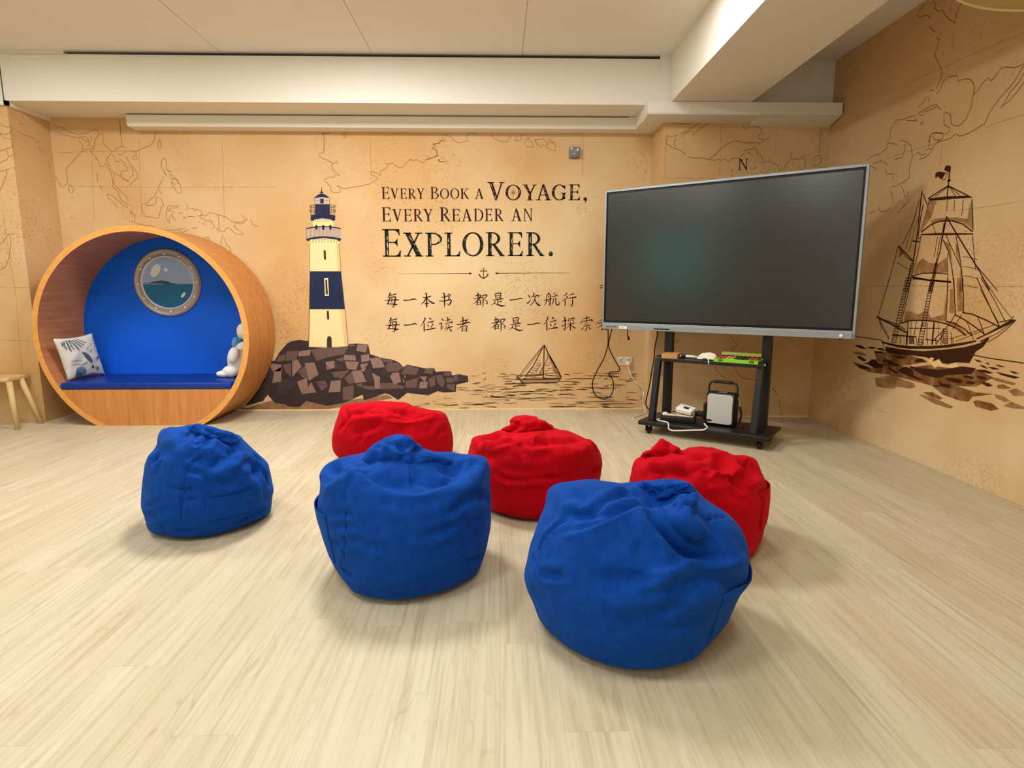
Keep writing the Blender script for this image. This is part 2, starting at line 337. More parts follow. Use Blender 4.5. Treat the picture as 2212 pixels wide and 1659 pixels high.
# ------------------------------------------------------------------ mural data (metres x 1000 on each wall)
MURAL = '''
map_back L 5 -4083 2690 -4059 2672 -4017 2665 -3982 2645 -3942 2622 -3895 2614 -3872 2609
map_back L 5 -3858 2614 -3799 2616 -3764 2643 -3732 2646 -3709 2659 -3695 2644 -3699 2623
map_back L 5 -4063 2634 -4024 2606 -3961 2593 -3873 2576 -3836 2573 -3827 2550 -3785 2545 -3782 2525 -3800 2504
map_back L 5 -3872 2607 -3860 2591 -3802 2589 -3794 2561 -3785 2545
map_back L 5 -3874 2565 -3869 2535 -3853 2514 -3851 2478 -3870 2457 -3837 2462 -3819 2478 -3787 2481
map_back L 5 -3787 2481 -3774 2447 -3750 2421 -3736 2400 -3722 2385 -3710 2348 -3707 2320 -3680 2322 -3656 2349
map_back L 5 -3736 2400 -3732 2387 -3743 2393
map_back L 5 -3750 2473 -3739 2525 -3727 2566 -3688 2608 -3660 2618 -3650 2587 -3662 2546 -3644 2510 -3610 2484 -3601 2463 -3569 2458
map_back L 5 -3762 2463 -3747 2504 -3776 2504
map_back L 5 -3870 2457 -3889 2431 -3924 2399 -3973 2347 -4009 2316 -4022 2295 -4021 2253 -4021 2211 -4026 2169
map_back L 5 -4179 2372 -4166 2299 -4140 2252 -4108 2200 -4092 2153 -4068 2132 -4054 2153 -4026 2166
map_back L 5 -4009 2169 -3990 2148 -3975 2116 -3986 2090 -4008 2084 -4021 2116 -4019 2153
map_back L 5 -3737 2264 -3744 2228 -3743 2186
map_back L 5 -3730 2159 -3716 2133 -3706 2106
map_back L 5 -3655 2354 -3633 2312 -3616 2265 -3605 2218 -3607 2144
map_back L 5 -3642 2375 -3620 2333 -3616 2296 -3584 2265 -3599 2170
map_back L 5 -3607 2144 -3568 2102 -3561 2065 -3538 2017 -3477 1980
map_back L 5 -3599 2170 -3564 2139 -3541 2096 -3501 2065 -3473 2017
map_back L 5 -3487 2747 -3487 2660 -3490 2578 -3489 2505 -3453 2490
map_back L 5 -3569 2458 -3545 2484 -3489 2505
map_back L 5 -3591 2453 -3634 2401 -3642 2375
map_back L 5 -3594 2432 -3564 2406 -3562 2370 -3525 2367 -3507 2386 -3478 2349 -3460 2313
map_back L 5 -3460 2313 -3457 2289 -3511 2286 -3525 2255 -3507 2223 -3450 2195
map_back L 5 -3579 2260 -3537 2244 -3508 2213 -3456 2187
map_back L 5 -3534 2433 -3491 2433 -3467 2459 -3441 2454
map_back L 5 -3461 2417 -3448 2386 -3435 2350
map_back L 5 -3673 2077 -3661 2043 -3606 1990 -3577 1953
map_back L 5 -3673 2077 -3620 2064 -3581 2022 -3531 1979 -3490 1953
map_back L 5 -3161 2641 -3182 2601 -3182 2567 -3225 2514 -3296 2490 -3365 2457 -3423 2460
map_back L 5 -3365 2457 -3368 2426 -3352 2406 -3368 2386 -3395 2393 -3396 2420 -3368 2426
map_back L 5 -3136 2571 -3157 2534 -3157 2501 -3141 2478 -3127 2521 -3136 2571
map_back L 5 -3434 2352 -3396 2312 -3369 2265 -3377 2218 -3422 2190 -3454 2150
map_back L 5 -3436 2332 -3411 2299 -3412 2251 -3446 2224
map_back L 5 -3124 2407 -3138 2367 -3146 2327 -3126 2300 -3103 2246 -3128 2280
map_back L 5 -3113 2404 -3095 2381 -3091 2347 -3098 2300 -3051 2280 -3073 2273 -3092 2293
map_back L 5 -3082 2253 -3054 2253 -3022 2219 -2996 2192 -2974 2124 -2984 2090 -3019 2090 -3037 2131
map_back L 5 -3060 2185 -3051 2131 -3033 2171 -2998 2172 -3015 2212 -3077 2226
map_back L 5 -3073 2192 -3050 2171 -3056 2226
map_back L 5 -3138 2212 -3173 2164 -3194 2123 -3232 2055 -3269 2034 -3308 1993
map_back L 5 -3308 1990 -3354 1989 -3361 1952 -3351 1910 -3333 1876 -3278 1866 -3211 1859 -3197 1904 -3170 1966 -3149 1969 -3171 2034 -3211 2051 -3227 1993 -3260 1976 -3320 1976
map_back L 5 -3192 2116 -3172 2096 -3157 2076
map_back L 5 -3122 1952 -3106 1973 -3036 1970 -3004 1980 -3024 1956 -3080 1952 -3116 1939
map_back L 5 -3122 1952 -3142 1890 -3132 1842 -3110 1807 -3113 1863 -3096 1890 -3055 1835 -3085 1890 -3055 1918 -3097 1925 -3124 1932
map_back L 5 -3021 1908 -2979 1904
map_back L 5 -2950 1994 -2937 1980 -2926 1939 -2955 1936
map_back L 5 -2905 1949 -2863 1943
map_back L 5 -2878 1925 -2842 1943 -2801 1919 -2820 1863 -2847 1877 -2804 1891 -2769 1877 -2731 1912 -2648 1891 -2572 1867 -2532 1833 -2484 1823 -2426 1830 -2393 1851
map_back L 5 -2820 1863 -2772 1843 -2717 1829 -2693 1773 -2722 1759
map_back L 5 -2648 1891 -2652 1746
map_back L 5 -2679 1767 -2653 1739 -2603 1739 -2579 1774 -2538 1760 -2505 1715 -2435 1711 -2427 1725
map_back L 5 -2434 1725 -2474 1753 -2514 1788 -2498 1816 -2428 1809 -2383 1847 -2436 1892
map_back L 5 -2354 1851 -2329 1799 -2287 1788
map_back L 5 -3485 1834 -3437 1813 -3431 1876
map_back L 5 -3434 1810 -3368 1800 -3348 1786 -3306 1793 -3257 1783
map_back L 5 -3287 1765 -3210 1755 -3140 1748 -3055 1752 -2969 1766
map_back L 5 -3028 1745 -3001 1724 -2942 1756
map_back L 5 -2792 1676 -2763 1690 -2751 1662 -2752 1648
map_back L 5 -2877 1682 -2792 1676
map_back L 5 -2650 1592 -2642 1648 -2627 1704 -2609 1662 -2591 1613 -2564 1592 -2557 1542
map_back L 5 -3476 1917 -3443 1903 -3417 1883 -3452 1882 -3467 1938
map_back L 5 -2837 1829 -2827 1815
map_back L 5 -2799 1822 -2794 1794
map_back L 5 -2913 1766 -2870 1766 -2855 1784
map_back L 5 -2982 1870 -2957 1870 -2961 1860 -2981 1862 -2982 1870
map_back L 5 -2942 1877 -2876 1874
map_back L 5 -3140 2225 -3133 2236
map_back L 6 -1635 2630 -1623 2615 -1620 2561 -1625 2508 -1637 2457 -1678 2448 -1670 2424 -1640 2400 -1609 2397 -1579 2376 -1542 2364 -1501 2368 -1522 2388
map_back L 6 -1635 2636 -1604 2624 -1567 2636
map_back L 6 -1455 2636 -1437 2610 -1444 2592 -1419 2598 -1410 2607 -1433 2634
map_back L 6 -1551 2361 -1562 2340 -1554 2310 -1533 2283 -1502 2274 -1491 2253 -1497 2250 -1537 2265 -1545 2238 -1585 2237 -1636 2216 -1631 2195 -1610 2189 -1601 2165 -1577 2152 -1584 2128 -1564 2098 -1504 2098 -1483 2128 -1526 2159
map_back L 6 -1513 2165 -1458 2132 -1363 2147 -1274 2163 -1211 2178 -1179 2200 -1137 2221 -1152 2245 -1201 2263 -1200 2290 -1138 2279 -1130 2251 -1110 2257 -1112 2291 -1049 2324 -1035 2355 -1057 2369
map_back L 6 -1035 2355 -991 2373 -972 2349 -929 2322 -898 2331 -833 2398 -814 2404
map_back L 6 -827 2398 -789 2389 -764 2401 -733 2383 -708 2371 -670 2398 -681 2440 -644 2423 -663 2398 -594 2423 -562 2441 -580 2459 -568 2477 -617 2504 -579 2519 -610 2537 -554 2543 -541 2567 -503 2570
map_back L 6 -563 2405 -551 2381 -506 2381
map_back L 6 -977 2288 -955 2293
map_back L 5 -612 2535 -591 2528 -606 2508 -620 2508 -585 2481 -571 2461 -575 2440 -558 2437 -615 2420 -679 2396
map_back L 5 -612 2538 -556 2548 -527 2572 -492 2566 -530 2622 -484 2623 -435 2599 -407 2569 -372 2549 -323 2560 -280 2570 -301 2607 -265 2637 -195 2634
map_back L 5 -562 2396 -512 2420 -506 2380 -545 2380 -562 2396
map_back L 5 -484 2393 -470 2380 -482 2380
map_back L 5 -430 2444 -402 2436
map_back L 5 -54 2632 -51 2605 -19 2585 31 2565 80 2562 108 2592 98 2619 130 2592
map_back L 5 144 2579 172 2569 215 2576 218 2633
map_back L 5 282 2603 250 2552 264 2522 321 2512 335 2526 314 2566 282 2603
map_back L 5 342 2587 364 2546 414 2513
map_back L 5 342 2580 427 2594 463 2554 442 2520 413 2540
map_back L 5 470 2587 498 2577 541 2540 542 2479 478 2499 456 2526 477 2557 527 2554
map_back L 5 165 2606 179 2586 158 2586
map_back L 5 577 2520 591 2527
map_pil L 5 -4206 2572 -4174 2556 -4141 2549 -4115 2561 -4101 2554 -4081 2523
map_pil L 5 -4215 2504 -4192 2490 -4153 2490 -4131 2509 -4108 2537 -4122 2466
map_pil L 5 -4216 2499 -4191 2461 -4126 2452 -4123 2424 -4127 2391 -4193 2369 -4234 2357
map_pil L 5 -4188 2369 -4172 2343 -4166 2317 -4126 2322 -4093 2348
map_pil L 5 -4166 2314 -4185 2286 -4247 2261
map_pil L 5 -4256 2190 -4200 2202 -4170 2211
map_pil L 5 -4154 2219 -4127 2219
map_pil L 5 -4201 2199 -4199 2171 -4239 2093 -4276 2035
map_pil L 5 -4335 1586 -4304 1603 -4249 1671 -4233 1620 -4269 1472 -4315 1386 -4364 1363
grid_pil L 3 -4324 1671 -4102 1666
grid_pil L 3 -4278 1846 -4265 1415 -4254 1137 -4280 746 -4284 481
grid_pil L 3 -4384 1212 -4083 1207
grid_pil L 3 -4445 747 -4181 740
map_pils L 4 5539 2542 5607 2525 5701 2528 5732 2511 5750 2495 5808 2508
map_pils L 4 5781 2467 5795 2424 5838 2429
map_pils L 4 5870 2359 5883 2304
map_pils L 4 5576 2612 5621 2609
grid_back L 3 -3763 2610 -3814 1820
grid_back L 3 -3328 2571 -3369 1864
grid_back L 3 -4009 2148 -3369 2138 -2077 2146
grid_back L 3 -2563 2575 -2597 1823
grid_back L 3 -4102 2445 -3337 2469
grid_back L 3 -1192 2582 -1197 2208
grid_back L 3 802 2634 800 2258
map_pier L 5 1486 2529 1509 2515 1575 2529 1548 2480 1549 2445 1561 2431
map_pier L 5 1482 2452 1505 2445 1535 2424 1572 2417 1618 2396 1656 2368
map_pier L 5 1486 2529 1480 2494 1482 2452
map_pier L 5 1597 2540 1676 2578 1755 2628 1807 2635
map_pier L 5 1613 2515 1655 2557 1714 2568 1708 2530 1765 2586 1851 2635
map_pier L 5 1679 2350 1717 2340 1792 2340 1852 2330 1919 2320 1956 2334 1965 2313 2001 2334 2039 2310 2068 2335 2135 2342
map_pier L 5 1866 2334 1917 2369 1966 2419 2016 2458 2082 2483 2134 2483 2157 2469 2246 2473 2291 2470 2310 2459 2342 2484 2392 2519 2397 2491
map_pier L 5 2147 2633 2156 2602 2180 2578 2201 2602 2289 2606 2313 2582 2323 2547 2287 2529 2288 2508 2341 2498
map_pier L 5 2138 2349 2177 2378 2168 2399 2212 2413 2264 2427 2287 2406 2289 2385 2327 2364 2341 2336 2324 2304 2406 2311 2483 2280 2501 2237 2545 2251
map_pier L 5 2199 2385 2229 2392 2241 2378 2222 2374
map_pier L 5 2545 2251 2553 2294 2592 2330 2596 2372 2581 2376 2606 2390
map_pier L 5 2598 2344 2629 2330 2681 2337 2694 2373 2724 2373 2696 2337 2728 2323 2724 2266
map_pier L 5 2848 2599 2842 2536 2848 2458 2843 2388
map_pier L 5 2809 2338 2808 2356 2836 2370 2868 2345 2864 2303 2837 2274 2791 2281
map_pier L 5 2080 2249 2071 2217
map_pier L 5 2079 2200 2075 2182
map_pier L 5 1482 2633 1586 2623 1704 2627
map_pier L 5 2142 766 2166 735 2186 711 2219 689 2189 664 2165 648 2179 623
map_pier L 5 2028 505 2018 454 2051 429 2085 391 2123 384 2119 346 2088 334
map_pier L 5 2161 498 2206 473 2228 428 2268 384 2314 365 2403 352
map_pier L 5 2560 281 2594 249 2629 204
map_pier L 5 2645 153 2649 95 2664 63 2686 30 2654 24
map_pier L 5 1629 736 1654 730 1655 712 1630 705
grid_pier L 3 1468 2626 1482 2169
grid_pier L 3 1955 2629 1967 2199
grid_pier L 3 1449 2169 1935 2167
grid_pier L 3 2448 2569 2453 2386
map_right L 5 4421 3121 4470 3109 4503 3095 4454 3058 4393 3050 4345 3008
map_right L 5 4336 3112 4307 3078 4321 3062 4274 3022 4233 3007 4203 2966 4167 2930 4104 2881 4098 2917 4097 2957 4064 2978
map_right L 5 4345 2954 4307 2917 4279 2896
map_right L 5 4264 2853 4229 2829 4247 2814 4246 2782 4266 2757 4253 2725 4202 2654 4177 2619
map_right L 5 4180 2615 4181 2567 4214 2524
map_right L 5 4208 2484 4172 2511 4155 2548 4110 2560 4033 2540 4023 2521 4028 2508 3962 2499 3918 2482 3880 2440 3874 2399 3882 2361 3884 2311 3911 2258 3942 2230 3984 2223 4040 2250 4057 2313 4116 2347 4113 2301 4103 2261 4052 2232 4056 2206 4093 2199
map_right L 5 3881 2381 3843 2394 3821 2422 3772 2445 3749 2418 3720 2433 3688 2465 3651 2464 3588 2436 3526 2437
map_right L 5 3525 2428 3562 2377 3597 2342 3646 2315 3684 2284 3728 2243 3748 2205 3758 2183 3828 2166 3888 2155 3952 2155 3992 2178 4041 2160 4159 2163
map_right L 5 3518 2385 3545 2344 3593 2313 3622 2275 3653 2242 3591 2266 3555 2292 3510 2333
map_right L 5 4280 2528 4245 2517
map_right L 5 4387 2453 4338 2467 4300 2495
map_right L 5 4277 2455 4277 2483
map_right L 5 4380 2406 4313 2415 4239 2422 4197 2413 4154 2369
map_right L 5 4360 2389 4324 2379 4310 2398 4195 2399
map_right L 5 4640 2410 4604 2424 4544 2409 4479 2409 4397 2402
map_right L 5 4494 2390 4382 2360 4403 2383
map_right L 5 4344 2339 4309 2339 4315 2320 4343 2333
map_right L 5 4649 2400 4672 2357 4670 2307
map_right L 5 4226 2178 4229 2227 4186 2235 4110 2209
map_right L 5 4207 2216 4178 2187 4128 2170
map_right L 5 4670 2311 4692 2285 4620 2263 4566 2238
map_right L 5 4538 2265 4487 2248 4417 2202 4404 2164 4390 2127 4411 2061 4414 2031 4395 1983 4459 1963 4522 1948 4589 1948 4600 1913 4570 1882 4562 1828
map_right L 5 4484 2227 4485 2182 4502 2140 4593 2143
map_right L 5 4691 2279 4694 2243 4737 2236 4771 2222 4835 2225 4891 2226 4927 2205
map_right L 5 4725 2159 4685 2130 4666 2118
map_right L 5 4689 2093 4665 2051 4586 2042 4587 1995
map_right L 5 4750 2148 4736 2172 4798 2163 4854 2168
map_right L 5 4880 2151 4830 2131 4798 2105
map_right L 5 4480 1941 4449 1895 4434 1852 4395 1856 4408 1889
map_right L 5 4384 1834 4395 1805 4447 1781 4499 1746
map_right L 5 4844 1788 4769 1795
map_right L 5 4737 1824 4694 1781 4641 1779 4582 1794
map_right L 5 4367 2127 4332 2139 4298 2113 4262 2115 4252 2141 4193 2131 4218 2105 4265 2089 4317 2089
map_right L 5 4232 2151 4235 2219 4202 2235 4110 2212
map_right L 5 4156 2158 4139 2177 4105 2174 4103 2206
map_right L 5 4163 2160 4200 2130
grid_right L 3 4542 2643 4373 2646 4200 2637 3865 2628 3552 2608
grid_right L 3 3754 2157 3617 2161 3483 2158
grid_right L 3 4105 2818 4107 2731
grid_right L 3 4665 2168 4459 2171 4241 2165 4050 2161
grid_right L 3 4106 2142 4102 2072 4101 1978
grid_right L 3 3959 1696 3705 1686 3410 1684
grid_right L 3 4870 1217 4235 1221 3770 1211 3337 1214
grid_right L 3 5042 274 4683 284 4406 273
grid_right L 3 4593 275 4588 205
text_dark G E -1104 2040 -1030 2150
text_dark G V -1021 2041 -943 2137
text_dark G E -929 2042 -866 2137
text_dark G R -855 2042 -776 2137
text_dark G Y -774 2042 -698 2138
text_dark G B -643 2043 -563 2152
text_dark G O -552 2044 -465 2138
text_dark G O -454 2044 -369 2139
text_dark G K -360 2043 -278 2139
text_dark G A -224 2044 -137 2140
text_dark G E -1110 1833 -1021 1964
text_dark G V -1011 1833 -915 1948
text_dark G E -901 1834 -823 1948
text_dark G R -810 1835 -718 1949
text_dark G Y -717 1835 -623 1950
text_dark G R -559 1836 -453 1966
text_dark G E -442 1836 -365 1951
text_dark G A -351 1837 -250 1951
text_dark G D -235 1837 -142 1953
text_dark G E -127 1839 -55 1954
text_dark G R -38 1839 52 1954
text_dark G A 123 1839 225 1956
text_dark G N 241 1839 330 1956
text_dark G V -102 2029 61 2198
text_dark G O 69 2033 218 2174
text_dark G Y 231 2032 367 2177
text_dark G A 357 2033 506 2179
text_dark G G 511 2034 649 2178
text_dark G E 674 2035 782 2180
text_dark G , 813 2006 850 2062
text_green G E -1111 1504 -935 1762
text_green G X -910 1506 -723 1730
text_green G P -701 1506 -540 1730
text_green G L -516 1508 -366 1731
text_green G O -347 1510 -143 1734
text_green G R -121 1510 62 1736
text_green G E 90 1511 237 1736
text_green G R 268 1511 447 1736
text_green G . 487 1509 527 1555
text_light V -1067 1694 3 -1063 1679 7 -1066 1659 3
text_light V -1061 1643 3 -1067 1624 7 -1060 1604 7 -1064 1588 3
text_light V -1066 1573 3 -1069 1553 7 -1065 1533 7 -1060 1514 3
text_light V -857 1699 3 -842 1675 7 -822 1654 3
text_light V -819 1628 3 -807 1623 6 -798 1610 3
text_light L 3 -784 1569 -765 1552
text_light V -657 1679 3 -650 1640 6 -653 1605 3
text_light L 2 -655 1593 -652 1573
text_light V -559 1683 3 -564 1660 7 -570 1640 3
text_light V -477 1676 3 -479 1652 7 -474 1640 3
text_light V -475 1625 3 -482 1601 7 -477 1581 3
text_light L 2 -316 1680 -325 1656
text_light V -306 1558 3 -294 1538 6 -278 1526 3
text_light L 3 -160 1665 -149 1661
text_light L 2 -164 1602 -152 1610
text_light V -73 1680 3 -69 1649 6 -73 1629 3
text_light L 3 -71 1586 -69 1554
text_light L 2 -11 1602 5 1578
text_light V 134 1685 3 128 1649 6 134 1626 3
text_light L 3 126 1594 134 1563
text_light V 312 1693 3 305 1661 7 310 1634 3
text_light L 3 314 1602 308 1579
text_light L 3 412 1693 405 1670
text_light L 3 377 1598 393 1567
text_light L 3 397 1559 414 1535
text_light L 4 499 1538 509 1541
text_light V -70 2183 2 -65 2170 6 -59 2158 2
text_light L 2 -61 2149 -55 2140
text_light L 2 -44 2119 -40 2101
text_light V -31 2078 2 -25 2059 6 -17 2039 2
text_light L 2 75 2122 80 2113
text_light L 2 87 2076 94 2060
text_light L 2 202 2134 205 2097
text_light L 2 259 2171 266 2152
text_light L 2 273 2136 286 2120
text_light V 295 2097 2 293 2083 5 298 2070 2
text_light L 2 434 2153 446 2125
text_light L 2 451 2107 456 2089
text_light L 2 463 2075 475 2052
text_light L 2 525 2135 523 2116
text_light L 2 533 2070 547 2057
text_light L 2 626 2089 629 2061
text_light V 699 2154 2 698 2126 5 702 2115 2
text_light L 2 703 2103 701 2076
text_light L 2 824 2050 830 2053
text_brown V 150 2103 6 187 2103 1
text_brown V 148 2098 6 173 2074 1
text_brown V 143 2096 6 143 2043 1
text_brown V 138 2098 6 113 2074 1
text_brown V 136 2103 6 99 2103 1
text_brown V 138 2107 6 113 2131 1
text_brown V 143 2109 6 143 2163 1
text_brown V 148 2107 6 173 2131 1
text_brown P 154 2103 153 2099 149 2100 150 2103
text_brown P 153 2099 150 2096 148 2098 149 2100
text_brown P 150 2096 147 2093 146 2097 148 2098
text_brown P 147 2093 143 2093 143 2096 146 2097
text_brown P 143 2093 139 2093 140 2097 143 2096
text_brown P 139 2093 136 2096 138 2098 140 2097
text_brown P 136 2096 133 2099 137 2100 138 2098
text_brown P 133 2099 132 2103 136 2103 137 2100
text_brown P 132 2103 133 2107 137 2105 136 2103
text_brown P 133 2107 136 2110 138 2107 137 2105
text_brown P 136 2110 139 2112 140 2109 138 2107
text_brown P 139 2112 143 2113 143 2109 140 2109
text_brown P 143 2113 147 2112 146 2109 143 2109
text_brown P 147 2112 150 2110 148 2107 146 2109
text_brown P 150 2110 153 2107 149 2105 148 2107
text_brown P 153 2107 154 2103 150 2103 149 2105
text_brown2 P -134 1393 -135 1389 -139 1390 -138 1393
text_brown2 P -135 1389 -138 1385 -141 1388 -139 1390
text_brown2 P -138 1385 -142 1383 -143 1387 -141 1388
text_brown2 P -142 1383 -146 1383 -145 1387 -143 1387
text_brown2 P -146 1383 -150 1385 -148 1388 -145 1387
text_brown2 P -150 1385 -153 1389 -149 1390 -148 1388
text_brown2 P -153 1389 -154 1393 -150 1393 -149 1390
text_brown2 P -154 1393 -153 1398 -149 1396 -150 1393
text_brown2 P -153 1398 -150 1401 -148 1398 -149 1396
text_brown2 P -150 1401 -146 1403 -145 1399 -148 1398
text_brown2 P -146 1403 -142 1403 -143 1399 -145 1399
text_brown2 P -142 1403 -138 1401 -141 1398 -143 1399
text_brown2 P -138 1401 -135 1398 -139 1396 -141 1398
text_brown2 P -135 1398 -134 1393 -138 1393 -139 1396
text_brown2 L 6 -144 1384 -145 1298
text_brown2 L 6 -176 1369 -112 1369
text_brown2 P -167 1369 -168 1366 -173 1369 -173 1369
text_brown2 P -168 1366 -171 1364 -173 1369 -173 1369
text_brown2 P -171 1364 -174 1364 -173 1369 -173 1369
text_brown2 P -174 1364 -177 1366 -173 1369 -173 1369
text_brown2 P -177 1366 -178 1369 -173 1369 -173 1369
text_brown2 P -178 1369 -177 1373 -173 1369 -173 1369
text_brown2 P -177 1373 -174 1375 -173 1369 -173 1369
text_brown2 P -174 1375 -171 1375 -173 1369 -173 1369
text_brown2 P -171 1375 -168 1373 -173 1369 -173 1369
text_brown2 P -168 1373 -167 1369 -173 1369 -173 1369
text_brown2 P -109 1369 -111 1366 -115 1369 -115 1369
text_brown2 P -111 1366 -113 1364 -115 1369 -115 1369
text_brown2 P -113 1364 -117 1364 -115 1369 -115 1369
text_brown2 P -117 1364 -120 1366 -115 1369 -115 1369
text_brown2 P -120 1366 -121 1369 -115 1369 -115 1369
text_brown2 P -121 1369 -120 1373 -115 1369 -115 1369
text_brown2 P -120 1373 -117 1375 -115 1369 -115 1369
text_brown2 P -117 1375 -113 1375 -115 1369 -115 1369
text_brown2 P -113 1375 -110 1373 -115 1369 -115 1369
text_brown2 P -110 1373 -109 1369 -115 1369 -115 1369
text_brown2 V -188 1333 6 -173 1314 10 -145 1298 11 -115 1316 10 -99 1336 6
text_brown2 P -193 1324 -187 1344 -173 1330
text_brown2 P -95 1327 -101 1348 -115 1332
text_brown2 V -943 1342 2 -628 1343 4 -288 1346 6
text_brown2 P -292 1346 -276 1356 -253 1346 -276 1336
text_brown2 V 697 1351 2 346 1350 4 0 1348 6
text_brown2 P 4 1348 -12 1357 -35 1348 -12 1337
text_brown2 L 8 992 1229 1023 1230
text_brown2 L 8 992 1208 1024 1208
text_cjk V -1052 1165 6 -1053 1156 14 -1059 1139 12 -1081 1108 3
text_cjk V -1058 1136 7 -1029 1140 8 -997 1149 13 -993 1151 6
text_cjk V -1055 1125 6 -1059 1105 11 -1078 1059 12 -1090 1049 6
text_cjk V -1085 1054 9 -1037 1053 10 -991 1047 14 -984 1046 4
text_cjk V -1059 1117 8 -1010 1121 10 -1000 1121 13
text_cjk V -1001 1124 8 -1007 1090 13 -1018 1042 14 -1028 1019 9 -1046 1039 2
text_cjk V -1106 1087 6 -1060 1087 9 -992 1094 11 -970 1089 8
text_cjk V -1044 1110 5 -1034 1095 12
text_cjk V -1046 1081 5 -1034 1065 12
text_cjk V -927 1093 6 -919 1087 12 -865 1091 9 -821 1102 12 -798 1094 6
text_cjk V -735 1116 6 -698 1117 8 -664 1126 12 -655 1128 5
text_cjk V -713 1161 7 -703 1151 15 -700 1129 12 -702 1027 15 -701 1019 5
text_cjk V -703 1117 10 -721 1083 11 -744 1056 7 -760 1045 2
text_cjk V -698 1112 6 -675 1083 11 -648 1064 17 -634 1060 13 -618 1057 2
text_cjk L 8 -725 1055 -678 1059
text_cjk V -559 1116 6 -523 1122 8 -486 1132 13 -478 1126 11 -490 1093 10
text_cjk V -581 1080 6 -523 1083 9 -469 1094 12 -459 1086 14 -471 1059 13 -486 1040 10 -507 1060 3
text_cjk V -540 1162 7 -528 1149 15 -526 1119 12 -527 1056 12 -529 1018 4
text_cjk V -493 1152 5 -476 1144 12 -467 1134 13
text_cjk V -224 1131 6 -176 1142 10
text_cjk V -209 1164 6 -199 1152 12 -201 1106 9
text_cjk V -246 1102 6 -210 1106 8 -162 1117 11
text_cjk V -170 1139 11 -198 1094 10 -229 1066 6 -250 1051 2
text_cjk V -207 1092 9 -209 1065 10 -211 1038 10
text_cjk V -207 1085 6 -180 1093 9 -176 1086 10 -179 1043 10
text_cjk L 5 -205 1067 -181 1070
text_cjk L 5 -206 1047 -180 1050
text_cjk V -156 1139 6 -150 1107 11 -151 1065 11 -153 1016 3
text_cjk V -155 1134 7 -118 1143 12 -111 1139 11 -138 1100 6 -109 1071 11 -111 1054 11 -130 1060 2
text_cjk V -35 1153 6 -28 1128 10 -25 1102 7
text_cjk V -32 1151 7 17 1160 11 24 1154 10 14 1108 9
text_cjk L 5 -23 1131 14 1136
text_cjk L 5 -23 1111 13 1115
text_cjk V -58 1090 7 -8 1095 9 38 1105 12 46 1102 5
text_cjk V -9 1092 7 -7 1046 8
text_cjk V -6 1073 6 32 1079 9
text_cjk V -32 1082 10 -42 1060 9 -75 1036 2
text_cjk V -42 1061 5 -8 1045 10 28 1033 17 47 1034 11 72 1041 2
text_cjk V 107 1096 5 116 1090 11 170 1095 9 216 1107 11 237 1101 5
text_cjk V 288 1140 5 302 1125 13 306 1112 9
text_cjk V 276 1070 7 282 1055 12 302 1076 9 322 1102 2
text_cjk V 344 1163 6 349 1151 12 336 1128 9 316 1108 2
text_cjk V 336 1123 6 385 1136 11 398 1132 10 385 1112 3
text_cjk V 359 1124 9 352 1086 10 327 1052 7 296 1034 2
text_cjk V 354 1098 6 370 1061 13 395 1040 18 404 1037 12 417 1036 2
text_cjk V 489 1170 5 493 1160 10 482 1145 5
text_cjk V 472 1143 6 470 1086 9 462 1055 7 446 1034 2
text_cjk V 472 1140 6 500 1149 10 506 1142 10 505 1064 11 501 1035 10 486 1043 2
text_cjk V 442 1086 6 480 1092 8 519 1104 9
text_cjk V 486 1131 5 492 1118 10
text_cjk V 485 1087 5 492 1070 10
text_cjk V 539 1163 5 553 1145 13
text_cjk V 520 1120 6 577 1136 11
text_cjk V 538 1107 7 535 1070 9 514 1035 2
text_cjk V 536 1102 6 560 1108 10 561 1061 10 570 1043 13 588 1045 13 597 1053 9 588 1078 2
text_cjk V 662 1163 6 669 1155 12 655 1140 7 628 1124 2
text_cjk V 669 1131 6 675 1123 12 659 1101 8 618 1075 2
text_cjk V 651 1095 7 654 1052 11 651 1035 9
text_cjk V 691 1138 6 738 1153 12
text_cjk V 679 1108 6 724 1113 9 763 1120 12
text_cjk V 725 1112 7 726 1058 12 719 1029 12 696 1047 2
text_cjk V -1050 925 6 -1052 915 14 -1058 898 12 -1080 867 3
text_cjk V -1057 895 7 -1028 899 8 -996 909 13 -992 911 6
text_cjk V -1054 884 6 -1058 864 11 -1077 817 12 -1089 807 6
text_cjk V -1084 812 9 -1035 811 10 -989 805 14 -983 804 4
text_cjk V -1058 876 8 -1009 880 10 -999 880 13
text_cjk V -1000 883 8 -1006 849 13 -1017 800 14 -1027 777 9 -1045 797 2
text_cjk V -1105 845 6 -1059 845 9 -990 853 11 -968 848 8
text_cjk V -1042 869 5 -1033 854 12
text_cjk V -1044 839 5 -1033 824 12
text_cjk V -928 853 6 -919 846 12 -865 851 9 -821 862 12 -798 854 6
text_cjk V -730 922 5 -718 914 14 -731 885 11 -765 834 2
text_cjk V -729 868 8 -731 827 12 -731 784 11
text_cjk V -683 919 5 -669 910 12 -663 900 13
text_cjk V -702 872 6 -669 877 9 -637 886 13
text_cjk V -700 855 5 -690 836 11 -688 828 9
text_cjk V -654 865 5 -645 857 12 -658 836 7 -671 808 3
text_cjk V -721 801 6 -676 806 9 -634 816 14 -619 812 5
text_cjk V -563 910 5 -547 899 12 -541 891 10
text_cjk V -587 857 6 -559 868 11 -557 858 11 -565 826 10 -564 801 12 -541 838 2
text_cjk V -518 891 5 -471 903 9
text_cjk V -507 925 5 -498 916 12 -497 878 7
text_cjk V -526 862 5 -488 869 8 -458 879 12 -451 874 9 -466 856 2
text_cjk V -516 858 4 -504 845 9
text_cjk V -524 840 4 -511 828 9
text_cjk V -534 814 6 -493 822 8 -451 833 11
